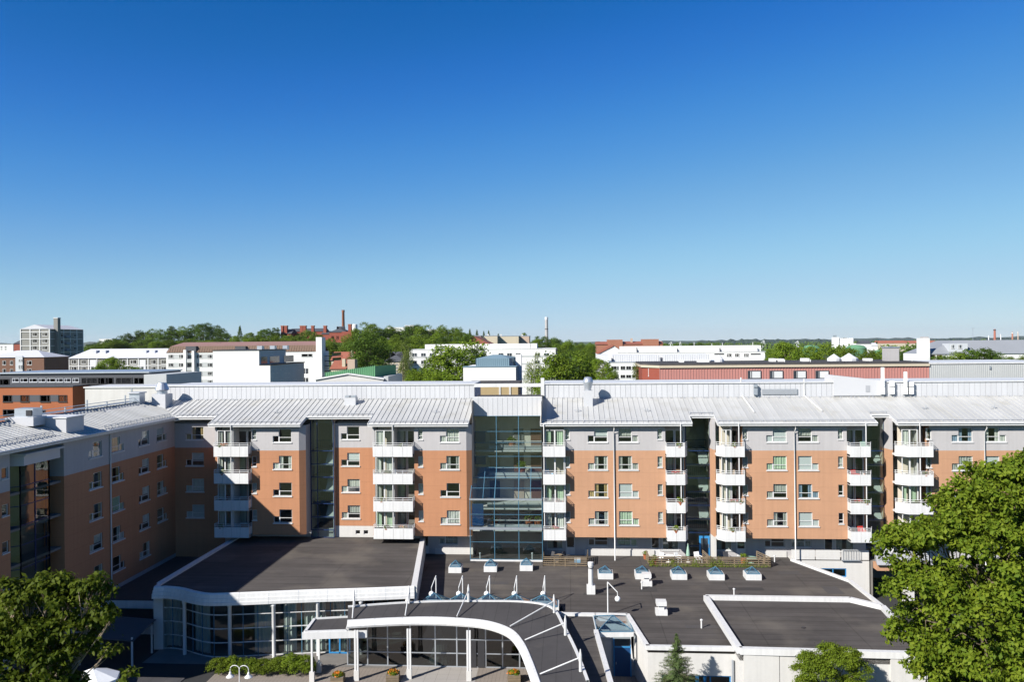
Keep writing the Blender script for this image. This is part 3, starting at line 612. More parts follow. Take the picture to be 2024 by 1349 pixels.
for z in (FL[0] + .6, FL[1], FL[2], FL[3]):
    y0 = 86.6 if z > 11 else 84.2
    s = MB().box(xa + .05, y0, z - .2, xb - .05, 88.55, z).build('gallery', MT['whiteplaster'], AT)
    r = MB(); r.bar((xa + 1.6, y0 + .1, z + .95), (xb - .1, y0 + .1, z + .95), .07); r.bar((xa + 1.6, y0 + .1, z + .5), (xb - .1, y0 + .1, z + .5), .04); r.build('railing', MT['white'], s); MB().box(xa + 1.6, y0 + .06, z + .08, xb - .1, y0 + .1, z + .42).build('parapet_panel', MT['lightgreypanel'], s)
    for x in (-8.8, -6.1, -4.2): MB().box(x, 88.5, z + .02, x + 1.1, 88.58, z + 2.1).build('inner_door', MT[rnd.choice(['room', 'pinkish', 'brickbrown'])], AT)
MB().box(xa - .1, YL - .1, ZD, xb, YL + .2, ZD + .16).build('plinth', MT['white'], AT)

# ------------------------------------------------------------------ left wing
WX = -44.0
WG = thing('apartment_wing', 'orange and grey apartment wing running towards the camera at the left, in shadow', 'apartment wing', (WX, 72, 0), group='blocks of the apartment house')
wy = lambda x, y: at(x, y, X=WX).y
Y0, Y1 = wy(127, 1000), 86.3
cols = [(wy(176.5, 1000), 'L'), (wy(222, 1000), 'R'), (wy(275, 1000), 'L'), (wy(311, 1000), 'R')]
holes = []
for y, k in cols:
    for z in [WZ[0] - 2.9] + WZ:
        if z < 6 and k == 'R' and y > 80: continue
        holes += [(y - Y0 + h[0], y - Y0 + h[1], z + .25 + h[2], z + .25 + h[3]) for h in HOLES[k]]
        window(WG, k, (WX, y, z + .25), math.pi / 2)
for a, b, m in ((0, 3.6, 'greyplaster'), (3.6, ZG + .15, 'orange'), (ZG + .15, 18.7, 'greyplaster')):
    MB().wall((WX, Y0, a), (0, 1, 0), (1, 0, 0), Y1 - Y0, b - a, [(h[0], h[1], h[2] - a, h[3] - a) for h in holes if h[3] > a and h[2] < b], .2).build('wall', MT[m], WG)
    MB().wall((WX - 1.9, Y0, a), (1, 0, 0), (0, -1, 0), 1.9, b - a).build('wall', MT[m], WG)
    MB().wall((WX, 49, a), (0, 1, 0), (1, 0, 0), wy(20, 1000) - 49, b - a, [(wy(3, 950) - 49, wy(3, 950) - 49 + .75, z + .3 - a, z + 1.2 - a) for z in WZ if z + .3 > a and z + 1.2 < b], .2).build('wall', MT[m], WG)
for z in WZ:
    f = MB(); frame_rect(f, 0, .75, 0, .9); o = put('window', f.mesh('window', MT['white']), WG, (WX, wy(3, 950), z + .3), math.pi / 2)
    put('pane', MB().quad((.05, .12, .05), (.7, .12, .05), (.7, .12, .85), (.05, .12, .85)).mesh('pane', MT['pane']), o, (0, 0, 0)); put('sill', MB().box(-.04, -.08, -.08, .79, .08, 0).mesh('sill', MT['white']), o, (0, 0, 0))
MB().wall((WX - 12, 49.01, 0), (1, 0, 0), (0, -1, 0), 12, 18.7).build('wall', MT['orange'], WG)
b = MB(); b.quad((WX - 2, 49.2, 0), (WX - 2, 88, 0), (WX - 2, 88, 18.5), (WX - 2, 49.2, 18.5))
for z in FL: b.box(WX - 2, 49.2, z - .1, WX - .3, 86, z + .1)
b.build('interior', MT['room'], WG)
# glazed bay of the wing
ya, yb = at(40, 1000, X=-44.3).y, at(97, 1000, X=-44.3).y
pl = [(-45.9, ya - 1.3), (-44.3, ya), (-44.3, yb), (-45.6, Y0 - .1)]
mul = MB(); zs = [4.0, 6.4, 8.9, 10.8, 12.4, 14.0, 15.6, 17.3]
GB = MB().prism(pl + [(-46.6, Y0 - .1), (-46.6, ya - 1.3)], 3.6, 4.0).build('glazed_bay', MT['greyplaster'], WG)
for i in range(3):
    a, c = Vector((*pl[i], 0)), Vector((*pl[i + 1], 0))
    for z in zs: mul.bar(a + UP * z, c + UP * z, .07)
    for p in (a, c) + ((a + (c - a) * .5,) if i == 1 else ()): mul.bar(p + UP * 4, p + UP * 17.3, .09)
    for j in range(len(zs) - 1): MB().quad(a + UP * zs[j], c + UP * zs[j], c + UP * zs[j + 1], a + UP * zs[j + 1]).build('pane', MT['panedark'], GB)
mul.build('mullion', MT['bluedark'], GB)
for z in FL: MB().prism([(p[0] - .25, p[1]) for p in pl] + [(-48, Y0), (-48, ya - 1.3)], z - .12, z + .05).build('floor_slab', MT['roomlight'], GB)
MB().prism([(-46.2, ya - 1.6), (-43.6, ya - .5), (-43.6, yb + .5), (-45.2, Y0), (-47, Y0)], 17.35, 18.15).build('bay_fascia', MT['clad'], GB)
MB().prism([(-46.4, ya - 1.8), (-43.3, ya - .7), (-43.3, yb + .7), (-45.0, Y0 + .1), (-47, Y0)], lambda p: 18.16, lambda p: 18.3 - .09 * (p[0] + 43.3)).build('bay_roof', MT['roofpanel'], GB)
# wing roof
RW = lambda x: 18.9 - .3 * (x + 43.4)
wr = MB().add([(-43.4, 48.5, RW(-43.4) - .06), (-43.4, 85.3, RW(-43.4) - .06), (-48.65, 90.6, RW(-48.65) - .06), (-48.65, 48.5, RW(-48.65) - .06), (-56, 48.5, 18.3), (-56, 90.6, 18.3)], [(0, 1, 2, 3), (3, 2, 5, 4)]).build('roof', MT['roofpanel'], WG)
y = 48.5
while y < 90:
    y2 = y + .56; m = MB(); xf = lambda yy: min(-43.4, 41.95 - yy)
    a, c = xf(y), xf(y2)
    if a - .05 > -48.6:
        c = max(c, -48.6); m.quad((a, y, RW(a)), (c, y2, RW(c)), (-48.65, y2, RW(-48.65)), (-48.65, y, RW(-48.65))); m.bar((a, y + .02, RW(a) + .025), (-48.65, y + .02, RW(-48.65) + .025), .028, .06); m.build('roof_panel', MT['roofpanel'], wr)
    y = y2
MB().box(-43.4, 48.5, RW(-43.4) - .3, -43.36, 85.3, RW(-43.4) + .01).build('fascia', MT['white'], wr); MB().box(-44.1, 48.5, RW(-43.4) - .32, -43.4, 85.6, RW(-43.4) - .28).build('soffit', MT['soffit'], wr)
MB().tube([(-43.28, 48.5, RW(-43.4) - .05), (-43.28, 85.3, RW(-43.4) - .05)], .065, 8).build('gutter', MT['white'], wr)
g = MB()
for x, ys in ((-43.9, (72.5, 85)), (-44.6, (58, 66))):
    for h in (.12, .26): g.bar((x, ys[0], RW(x) + h), (x, ys[1], RW(x) + h), .04)
    k = int((ys[1] - ys[0]) / 1.1)
    for i in range(k + 1): yy = ys[0] + (ys[1] - ys[0]) * i / k; g.bar((x + .2, yy, RW(x + .2)), (x, yy, RW(x) + .3), .05)
g.build('snow_guard', MT['roofdark'], wr)
g = MB()
for h in (.25, .5): g.bar((-48.7, 60, RW(-48.65) + h), (-48.7, 88, RW(-48.65) + h), .06)
for i in range(9): g.box(-48.76, 60 + i * 3.5, RW(-48.65), -48.64, 60.12 + i * 3.5, RW(-48.65) + (.95 if i % 2 else .55))
g.box(-49.0, 60, RW(-48.65) + .1, -48.5, 88, RW(-48.65) + .16); g.build('roof_walkway', MT['galv'], wr)
d0, d1 = at(131, 850, X=-44.4).y, at(166, 850, X=-44.4).y
MB().prism([(-48.6, d0), (-44.4, d0), (-44.4, d1), (-48.6, d1)], lambda p: RW(p[0]) - .1, lambda p: RW(-48.6) + .05).build('roof_dormer', MT['clad'], WG)
MB().box(-48.7, d0 - .1, RW(-48.6) + .05, -44.3, d1 + .1, RW(-48.6) + .15).build('dormer_cap', MT['white'], WG)
MB().tube([(-43.9, wy(217, 950), 18.4), (-43.9, wy(217, 950), 3.5)], .065, 8).build('downpipe', MT['white'], WG)

# roof-top plant on the apartment house
def hood(label, x, y, z, s=1.0, boxh=1.1, bw=1.4):
    t = thing('ventilation_unit', label, 'ventilation unit', (x, y, z), group='ventilation units on the apartment roof')
    MB().box(x - bw / 2, y - .8 * s, z - .5, x + bw / 2, y + .8 * s, z + boxh).build('casing', MT['clad'], t)
    MB().lathe([(.01, boxh + .0), (.55 * s, boxh + .0), (.55 * s, boxh + .35), (.75 * s, boxh + .5), (.45 * s, boxh + 1.25), (.45 * s, boxh + 1.3), (.01, boxh + 1.32)], (x, y, z), 16).build('hood', MT['galv'], t, smooth=False)
    return t
p = at(296, 795, Y=88.2); h1 = hood('grey ventilation unit with round hood where the wing roof meets the long roof', -46.6, 88.6, 20.0, 1.05, 1.3, 1.6)
MB().box(-49.3, 86.4, 20.0, -48.1, 87.6, 21.5).build('side_casing', MT['galv'], h1)
MB().box(-49.4, 86.2, 21.5, -48.0, 87.8, 21.62).build('cap', MT['clad'], h1)
p = at(60, 822, X=-47.5); h2 = thing('ventilation_unit', 'low grey ventilation box on the wing roof beside the raised dormer', 'ventilation unit', (-47.6, 67.3, 20.2), group='ventilation units on the apartment roof')
MB().box(-48.9, 66.0, 20.0, -46.3, 67.8, 20.75).build('casing', MT['clad'], h2); MB().box(-48.3, 66.4, 20.75, -46.6, 67.6, 21.5).build('upper_casing', MT['galv'], h2); MB().box(-47.2, 66.32, 20.85, -46.7, 66.4, 21.35).build('intake', MT['darkmetal'], h2)
v = thing('ventilation_unit', 'white roof cowl with round lantern top right of the atrium', 'ventilation unit', (2.2, 88.6, 19.9), group='ventilation units on the apartment roof')
MB().box(1.72, 88.0, 19.6, 2.68, 89.2, 21.45).build('casing', MT['clad'], v); MB().lathe([(.3, 1.5), (.32, 1.6), (.56, 2.35), (.56, 2.5), (.38, 2.95), (.01, 3.0)], (2.2, 88.6, 19.95), 14).build('hood', MT['galv'], v, smooth=True)
v = thing('ventilation_unit', 'small twin-cap roof vent above the left stairwell', 'ventilation unit', (-24.6, 89.2, 20), group='ventilation units on the apartment roof')
MB().box(-25.3, 88.6, 19.8, -24.0, 89.6, 20.75).build('casing', MT['clad'], v)
for x in (-25.0, -24.3): MB().box(x - .25, 88.7, 20.78, x + .25, 89.5, 20.98).box(x - .12, 89.0, 20.7, x + .12, 89.2, 20.8).build('cap', MT['galv'], v)
for k, (px, py) in enumerate(((548, 818), (862, 817), (1143, 815), (1280, 815), (1830, 810), (1966, 809))):
    r = ray(px, py); tt = (18.3 - .3 * 83.35 - CZ) / (r.z - .3 * r.y); q = Vector((0, 0, CZ)) + r * tt
    t = thing('roof_anchor', ['small steel roof anchor with cross bar above the shaded left bay', 'small steel roof anchor with cross bar beside the atrium gable', 'small steel roof anchor below the white lantern cowl', 'small steel roof anchor midway along the first right roof', 'small steel roof anchor on the right roof near the last stairwell', 'small steel roof anchor at the far right roof edge'][k], 'roof anchor', q, group='roof anchors')
    MB().tube([q, q + Vector((0, 0, .45))], .03, 6).build('stem', MT['galv'], t); MB().bar(q + Vector((-.45, -.1, .18)), q + Vector((.3, .1, .18)), .06, .05).build('cross_bar', MT['roofdark'], t)
for k, (pa, pb, lab) in enumerate((((1465, 780), (1491, 815), 'left white pipe lying down the right roof slope'), ((1590, 783), (1625, 813), 'right white pipe lying down the right roof slope'))):
    def onr(px, py):
        r = ray(px, py); tt = (18.42 - .3 * 83.35 - CZ) / (r.z - .3 * r.y); return Vector((0, 0, CZ)) + r * tt
    a, c = onr(*pa), onr(*pb); o = MB().tube([a + Vector((0, 0, 1.9)), a, c], .08, 8).build('roof_pipe', MT['white'], None); tag(o, lab, 'pipe', 'pipes on the right roof')
lv = thing('louvre_panel', 'long grey ventilation louvre in the white roof upstand', 'louvre', (18, RIDGE, 20.6))
la, lb = AX(1506, 770, RIDGE), AX(1576, 770, RIDGE); MB().box(la, RIDGE - .1, 20.75, lb, RIDGE + .02, 21.35).build('frame', MT['galv'], lv)
for i in range(5): MB().box(la + .05, RIDGE - .13, 20.8 + i * .11, lb - .05, RIDGE - .1, 20.86 + i * .11).build('slat', MT['roofdark'], lv)
for i, (px, hh) in enumerate(((1493, .5), (1744, 2.2), (1763, 1.0), (1789, 1.7), (1801, .8))):
    x = AX(px, 770, RIDGE - .3); t = thing('roof_equipment', ['small grey cabinet on the white upstand', 'tall white antenna panel on a bracket', 'white equipment box between two antenna panels', 'second white antenna panel to the right', 'rightmost small white equipment box on the upstand'][i], 'roof equipment', (x, RIDGE - .3, 20.8), group='antennas and boxes on the upstand')
    MB().box(x - .2, RIDGE - .5, 20.75, x + .2, RIDGE - .1, 20.75 + .75).build('box', MT['galv' if i == 0 else 'plasticwhite'], t)
    if hh > 1: MB().box(x - .17, RIDGE - .55, 21.55, x + .14, RIDGE - .35, 21.5 + hh).build('panel', MT['plasticwhite'], t)
    else: MB().box(x - .2, RIDGE - .5, 21.6, x + .2, RIDGE - .1, 21.6 + hh * .6).build('upper_box', MT['galv' if i == 0 else 'plasticwhite'], t)
    MB().tube([(x, RIDGE - .06, 20.7), (x, RIDGE - .06, 21.4 + hh)], .03, 6).build('pole', MT['galv'], t)
st = thing('roof_stair_house', 'white sloping roof-access structure behind the upstand', 'roof structure', (27, RIDGE, 20.5))
x0, x1 = AX(1645, 760, RIDGE + .3), AX(1748, 760, RIDGE + .3)
MB().add([(x0, RIDGE - .16, 20.6), (x1, RIDGE - .16, 20.6), (x1, RIDGE - .16, 22.2), (x0, RIDGE - .16, 22.85), (x0, RIDGE + 3, 20.6), (x1, RIDGE + 3, 20.6), (x1, RIDGE + 3, 22.2), (x0, RIDGE + 3, 22.85)], [(0, 1, 2, 3), (3, 2, 6, 7), (0, 3, 7, 4), (1, 5, 6, 2)]).build('casing', MT['clad'], st)
MB().box(x1 - 2.2, RIDGE - .2, 21.0, x1 - 1.75, RIDGE - .17, 21.7).build('hatch', MT['roofdark'], st)
# ------------------------------------------------------------------ ground, plaza
def hills(x, y):
    h = 23 * math.exp(-((x + 150) / 150) ** 2 - ((y - 440) / 105) ** 2) + 9 * math.exp(-((x + 20) / 120) ** 2 - ((y - 480) / 120) ** 2) + 14 * math.exp(-((x + 300) / 120) ** 2 - ((y - 520) / 120) ** 2)
    return h if h > .05 else 0.
gx = sorted(set([-14000, -8000, -4000, -2000, -1000, -700] + list(range(-560, 421, 35)) + [600, 1000, 2000, 4000, 8000, 14000])); gy = sorted(set([-3000, -400, -100, 0, 60, 130] + list(range(200, 801, 30)) + [1000, 1500, 2500, 4000, 7000, 14000]))
b = MB(); b.v = [(x, y, hills(x, y) - .03) for y in gy for x in gx]; nx = len(gx)
for j in range(len(gy) - 1):
    for i in range(nx - 1): b.f.append([j * nx + i, j * nx + i + 1, (j + 1) * nx + i + 1, (j + 1) * nx + i]); b.m.append(0)
tag(b.build('ground', MT['grass']), kind='structure')
tag(MB().prism([(-43.9, 40), (60, 40), (60, 86), (-43.9, 86)], -.02, -.005).build('courtyard', MT['asphalt']), kind='structure')
tag(MB().prism([(-29, 48), (5.5, 48), (5.5, 69), (-29, 69)], -.004, .004).build('plaza', MT['paving']), kind='structure')
tag(MB().prism([(-13.5, 50), (-7.6, 50), (-7.6, 67), (-13.5, 67)], .005, .01).build('plaza_path', MT['pavingpale']), kind='structure')

def catmull(pts, n=8):
    pts = [Vector(p) for p in pts]; out = []
    for i in range(len(pts) - 1):
        p0, p1, p2, p3 = pts[max(i - 1, 0)], pts[i], pts[i + 1], pts[min(i + 2, len(pts) - 1)]
        for k in range(n):
            t = k / n; out.append(.5 * ((2 * p1) + (p2 - p0) * t + (2 * p0 - 5 * p1 + 4 * p2 - p3) * t * t + (3 * p1 - p0 - 3 * p2 + p3) * t ** 3))
    return out + [pts[-1]]
def resample(pts, n):
    L = [0]
    for a, b in zip(pts, pts[1:]): L.append(L[-1] + (b - a).length)
    out = []; j = 0
    for i in range(n):
        s = L[-1] * i / (n - 1)
        while j < len(L) - 2 and L[j + 1] < s: j += 1
        t = (s - L[j]) / max(L[j + 1] - L[j], 1e-6); out.append(pts[j].lerp(pts[j + 1], min(max(t, 0), 1)))
    return out
def sweep(b, path, prof, closed=False):           # prof: (outward, up); outward is to the right of the path
    n = len(prof); base = len(b.v)
    for i, p in enumerate(path):
        d = (path[min(i + 1, len(path) - 1)] - path[max(i - 1, 0)]).normalized(); o = Vector((d.y, -d.x, 0))
        for a, z in prof: b.v.append(tuple(p + o * a + UP * z))
    for i in range(len(path) - 1):
        for k in range(n if closed else n - 1):
            k2 = (k + 1) % n; b.f.append([base + i * n + k, base + (i + 1) * n + k, base + (i + 1) * n + k2, base + i * n + k2]); b.m.append(0)
    return b

# ------------------------------------------------------------------ glass hall
ZH = 5.6
H = thing('glass_hall', 'flat-roofed hall with a curved white fascia and glass front on round columns', 'hall', (-25, 70, 0))
hp = [(-36.6, 68.6, ZH)] + [tuple(at(x, y, Z=ZH)) for x, y in ((304, 1164), (326, 1163), (355, 1166), (383, 1173), (408, 1177), (440, 1177), (520, 1174), (620, 1170), (720, 1167), (819, 1163))]
path = resample(catmull(hp, 8), 60)
poly = [(p.x, p.y + .1) for p in path] + [(-15.9, 86.25), (-36.5, 86.25)]
MB().prism(poly, ZH - .35, ZH - .05).build('roof', MT['bitumen'], H)
fa = MB(); sweep(fa, path, [(-.35, -.1), (-.35, .08), (-.1, .14), (.05, .05), (.10, -.28), (.16, -.30), (.18, -.58), (.24, -.6), (.24, -.86), (-.3, -.86), (-.6, -.5)]); fa.build('fascia', MT['white'], H)
def joints(t, pth, prof, every):                       # thin open joints between the fascia sheets
    fine = resample(pth, 900); L_ = sum((b - a).length for a, b in zip(fine, fine[1:])); k = int(L_ / every)
    for i in range(1, k):
        j = int(899 * i / k); d = (fine[min(j + 2, 899)] - fine[j]).normalized(); q = MB(); sweep(q, [fine[j], fine[j] + d * .025], [(a + .004, z) for a, z in prof]); q.build('joint', MT['galv'], t)
joints(H, path, [(-.1, .145), (.05, .055), (.10, -.28), (.16, -.30), (.18, -.58), (.24, -.6), (.24, -.86)], 2.4)
MB().bar((-36.5, 68.6, ZH + .03), (-36.5, 86.2, ZH + .03), .5, .22).build('parapet', MT['white'], H)
MB().bar((-13.55, 68.6, ZH + .02), (-16.0, 86.2, ZH + .02), .5, .24).build('parapet', MT['white'], H)
MB().prism([(-13.6, 68.5), (-13.3, 68.5), (-15.7, 86.2), (-16.0, 86.2)], 0, ZH - .1).build('wall', MT['whiteplaster'], H)
MB().box(-36.6, 68.6, 0, -36.3, 86.2, ZH - .1).build('wall', MT['whiteplaster'], H)
MB().box(-36.75, 68.0, 0, -35.9, 68.7, ZH - .8).build('corner_pier', MT['whiteplaster'], H)
inner = [p + Vector((.0, .75, 0)) for p in path]; nb = 20; gp = resample(inner, nb + 1); mu = MB(); zz = [.05, 1.25, 2.45, 3.65, 4.78]
hor = MB()
for z in zz: sweep(hor, [Vector((p.x, p.y, z)) for p in resample(inner, 60)], [(-.04, -.035), (.05, -.035), (.05, .035), (-.04, .035)], True)
hor.build('transom', MT['white'], H)
for i in range(nb + 1): mu.box(gp[i].x - .028, gp[i].y - .05, 0, gp[i].x + .028, gp[i].y + .06, 4.78)
mu.build('mullion', MT['bluesteel'], H)
for i in range(nb):
    for j in range(4): MB().quad((gp[i].x, gp[i].y, zz[j]), (gp[i + 1].x, gp[i + 1].y, zz[j]), (gp[i + 1].x, gp[i + 1].y, zz[j + 1]), (gp[i].x, gp[i].y, zz[j + 1])).build('pane', MT['panehall'], H)
for i, (a, c) in enumerate(((.04, .13), (.2, .28), (.43, .50), (.53, .58), (.60, .68), (.70, .75))):
    sub = [p for k, p in enumerate(resample(inner, 200)) if a <= k / 199 <= c]; q = MB(); vs = []
    for k, p in enumerate(sub): yy = p.y + .45 + .09 * math.sin(k * 1.9); vs += [(p.x, yy, .1), (p.x, yy, 4.7)]
    q.add(vs, [(2 * k, 2 * k + 2, 2 * k + 3, 2 * k + 1) for k in range(len(sub) - 1)]); q.build('curtain', MT['curtain'], H)
ib = MB().quad((-36.2, 73, 0), (-14.2, 73, 0), (-14.2, 73, 5.2), (-36.2, 73, 5.2)).quad((-36.2, 65, .02), (-14, 65, .02), (-14, 73, .02), (-36.2, 73, .02)); ib.build('interior', MT['room'], H)
for px, yy in ((364.7, 67.0), (454, 66.3), (541, 66.6), (628.7, 67.3), (714, 67.7), (806, 68.2)):
    x = AX(px, 1230, yy); MB().lathe([(.16, 0), (.16, 4.45), (.2, 4.5), (.2, 4.62), (.16, 4.66), (.16, 4.85)], (x, yy, 0), 14).build('column', MT['white'], H, smooth=True)
dr = MB(); frame_rect(dr, -20.9, -19.0, .05, 3.0, .12, 67.72, 67.8); dr.box(-20.0, 67.72, .05, -19.88, 67.8, 3.0); d = dr.build('door', MT['bluemetal'], H)
MB().quad((-20.8, 67.76, .1), (-19.1, 67.76, .1), (-19.1, 67.76, 2.95), (-20.8, 67.76, 2.95)).build('pane', MT['panehall'], d); MB().box(-20.08, 67.66, 1.0, -20.04, 67.72, 1.5).build('handle', MT['galv'], d)
# low annex left of the hall
an = thing('low_annex', 'low flat grey annex in shadow between the wing and the glass hall', 'annex', (-40, 72, 0))
MB().box(-43.8, 71.5, 0, -36.8, 86, 3.1).build('wall', MT['greyplaster'], an); MB().box(-43.9, 71.3, 3.1, -36.7, 86.1, 3.25).build('roof', MT['bitumen2'], an)
MB().box(-43.9, 71.2, 2.5, -36.7, 71.5, 3.2).build('fascia', MT['white'], an); MB().box(-43.2, 71.46, 1.0, -37.2, 71.49, 2.4).build('window_band', MT['farpane'], an)
pv = thing('garden_shelter', 'small sloped metal-roofed shelter behind the left tree', 'shelter', (-37.4, 65.5, 0))
MB().add([(-41.5, 64.2, 2.5), (-36.5, 64.2, 2.2), (-36.2, 67.4, 2.9), (-41.2, 67.4, 3.2), (-41.5, 64.2, 2.42), (-36.5, 64.2, 2.12), (-36.2, 67.4, 2.82), (-41.2, 67.4, 3.12)], [(0, 1, 2, 3), (7, 6, 5, 4), (0, 4, 5, 1), (1, 5, 6, 2)]).build('roof', MT['roofslate'], pv)
for p in ((-41.3, 64.4), (-36.7, 64.4), (-36.5, 67.2), (-41.1, 67.2)): MB().box(p[0] - .06, p[1] - .06, 0, p[0] + .06, p[1] + .06, 2.4).build('post', MT['white'], pv)

# ------------------------------------------------------------------ deck building in front of the apartment house
D = thing('deck_building', 'low building with a wide dark bitumen roof deck and white copings before the apartment house', 'building', (8, 70, 0))
dp = [(-15.9, 86.0), (-13.35, 69.2), (-.7, 69.2), (-.45, 66.9), (-.45, 50), (2.9, 50), (2.0, 63.2), (2.0, 67.0), (4.75, 67.0), (5.75, 60.05), (12.2, 60.05), (24.6, 60), (26.6, 70.3), (26.4, 77.2), (23.0, 84.4), (23.0, 86.0)]
MB().prism(dp, 3.6, ZD).build('roof', MT['bitumen'], D)
def wl(b, a, c, z0, z1, t=.0): b.quad((a[0], a[1], z0), (c[0], c[1], z0), (c[0], c[1], z1), (a[0], a[1], z1))
for a, c in (((2.0, 67), (4.75, 67)), ((4.75, 67), (5.75, 60.05)), ((24.6, 60), (26.6, 70.3)), ((26.6, 70.3), (26.4, 77.2)), ((26.4, 77.2), (23, 84.4)), ((2.9, 50), (2.0, 63.2)), ((2, 63.2), (2, 67))):
    b = MB(); wl(b, a, c, 0, 3.7); b.build('wall', MT['concrete'], D)
MB().wall((5.75, 60.05, 0), (1, 0, 0), (0, -1, 0), 6.5, 3.7, [(1.0, 6.1, .6, 1.95)], .25).build('wall', MT['concrete'], D)
f = MB(); frame_rect(f, 6.75, 11.85, .6, 1.95, .09, 60.13, 60.22)
for x in (8.0, 9.3, 10.0, 10.35): f.box(x - .05, 60.13, .6, x + .05, 60.22, 1.95)
f.box(9.3, 60.12, .65, 9.5, 60.23, 1.9); f.box(9.85, 60.12, .65, 10.0, 60.23, 1.9)
fo = f.build('window', MT['bluemetal'], D); MB().quad((6.8, 60.18, .65), (11.8, 60.18, .65), (11.8, 60.18, 1.9), (6.8, 60.18, 1.9)).build('pane', MT['panedark'], fo)
MB().box(6.8, 60.4, .5, 11.8, 61, 1.1).build('inner_sill', MT['wood'], fo)
MB().quad((6.5, 62.5, 0), (12, 62.5, 0), (12, 62.5, 3.6), (6.5, 62.5, 3.6)).build('interior', MT['room'], D)
cp = MB()
for a, c in (((4.75, 67.0), (5.75, 60.05)), ((5.62, 60.1), (12.1, 60.1)), ((-.6, 66.95), (2.1, 66.95)), ((2.05, 66.95), (4.75, 66.95)), ((2.0, 63.2), (2.9, 50)), ((22.95, 84.4), (26.35, 77.2)), ((26.35, 77.2), (26.55, 70.3)), ((26.55, 70.3), (24.6, 60.0))):
    MB().bar((a[0], a[1], ZD + .07), (c[0], c[1], ZD + .07), .34, .30).build('coping', MT['white'], D)
# felt patches
for k, (x, y, w_, d_) in enumerate(((-8.2, 75.2, 2.4, .9), (6.4, 73.6, 1.6, 1.6), (9.2, 64.4, 2.8, .8), (14.6, 74.3, 3.2, .9), (20.4, 79.4, 2.2, 1.3), (1.2, 72.4, 3.0, .7), (-11.6, 82.3, 1.8, 1.0), (23.2, 73.6, 1.5, 2.2))):
    MB().prism([(x, y), (x + w_, y + .06), (x + w_ - .05, y + d_), (x + .04, y + d_ - .05)], ZD + .004, ZD + .012).build('felt_patch', MT['felt_patch'], D)
# raised roof at right
rp = [(11.8, 70.4), (24.0, 70.3), (26.0, 68.4), (25.2, 58.3), (12.2, 58.6)]
MB().prism(rp, 3.7, 4.28).build('roof', MT['bitumen'], D)
for i, j in ((4, 3), (0, 4), (3, 2)):
    b = MB(); wl(b, rp[i], rp[j], 0, 4.4); b.build('wall', MT['concrete'], D)
for i in range(5): MB().bar((*rp[i], 4.42), (*rp[(i + 1) % 5], 4.42), .42, .46).build('coping', MT['white'], D)
for i in range(5):
    for z0, z1 in ((.05, 2.0), (2.03, 4.15)):
        if i == 4 and z1 > 4: continue
        x0 = 12.45 + i * 2.55; MB().box(x0, 58.45 - .02, z0, x0 + 2.5, 58.56, z1).build('wall_panel', MT['concrete'], D)
x0 = 12.45 + 4 * 2.55; MB().box(x0, 58.2, 2.03, x0 + 2.4, 58.5, 4.15).build('wall_panel', MT['concrete'], D)
MB().tube([(11.95, 59.9, 3.2), (11.95, 59.9, 0)], .08, 8).build('downpipe', MT['galv'], D)
# sunken porch with blue door
MB().quad((2.0, 64.4, 0), (5.2, 64.4, 0), (5.2, 64.4, 3.7), (2.0, 64.4, 3.7)).build('wall', MT['greyplaster'], D)
pd = thing('blue_door', 'dark blue service door under the pyramid glass porch roof', 'door', (4.1, 64.3, 0))
MB().box(3.5, 64.25, 0, 4.75, 64.33, 2.3).build('leaf', MT['navy'], pd); MB().box(3.42, 64.22, 2.32, 4.85, 64.34, 2.42).box(3.42, 64.22, 0, 3.5, 64.34, 3.0).box(4.75, 64.22, 0, 4.85, 64.34, 3.0).build('frame', MT['bluemetal'], pd)
MB().box(3.5, 64.28, 2.42, 4.75, 64.33, 3.0).build('fanlight', MT['farpane'], pd); MB().box(3.6, 64.16, 1.0, 3.66, 64.25, 1.15).build('handle', MT['galv'], pd)
def pyramid(t, base, zb, apex, inset=.0, mk='panesky', w=.055):
    ap = Vector(apex); bs = [Vector((*p, zb)) for p in base]; f = MB()
    for i in range(4):
        a, c = bs[i], bs[(i + 1) % 4]; f.bar(a, c, w); f.bar(a, ap, w)
        MB().add([a, c, ap], [(0, 1, 2)]).build('pane', MT[mk], t)
    f.build('glazing_bar', MT['bluesteel'], t)
pq = thing('pyramid_porch_roof', 'large glass pyramid roof with blue bars over the porch', 'skylight', (3.4, 65, 3.9))
pyramid(pq, [(1.95, 66.7), (4.8, 66.8), (4.95, 63.3), (2.1, 63.1)], 3.98, (3.45, 65.1, AZ(1208, 1217, 65.1)))
fr = MB()
for a, c in (((1.95, 66.7), (4.8, 66.8)), ((4.8, 66.8), (4.95, 63.3)), ((4.95, 63.3), (2.1, 63.1)), ((2.1, 63.1), (1.95, 66.7))): fr.bar((*a, 3.75), (*c, 3.75), .18, .36)
fr.build('frame', MT['white'], pq)
MB().add([(4.7, 63.2, 3.6), (4.98, 63.2, 3.6), (4.98, 63.2, 1.9), (4.9, 63.2, 1.6)], [(0, 3, 2, 1)]).box(4.75, 63.2, 1.8, 5.0, 63.4, 3.6).build('bracket', MT['white'], pq)
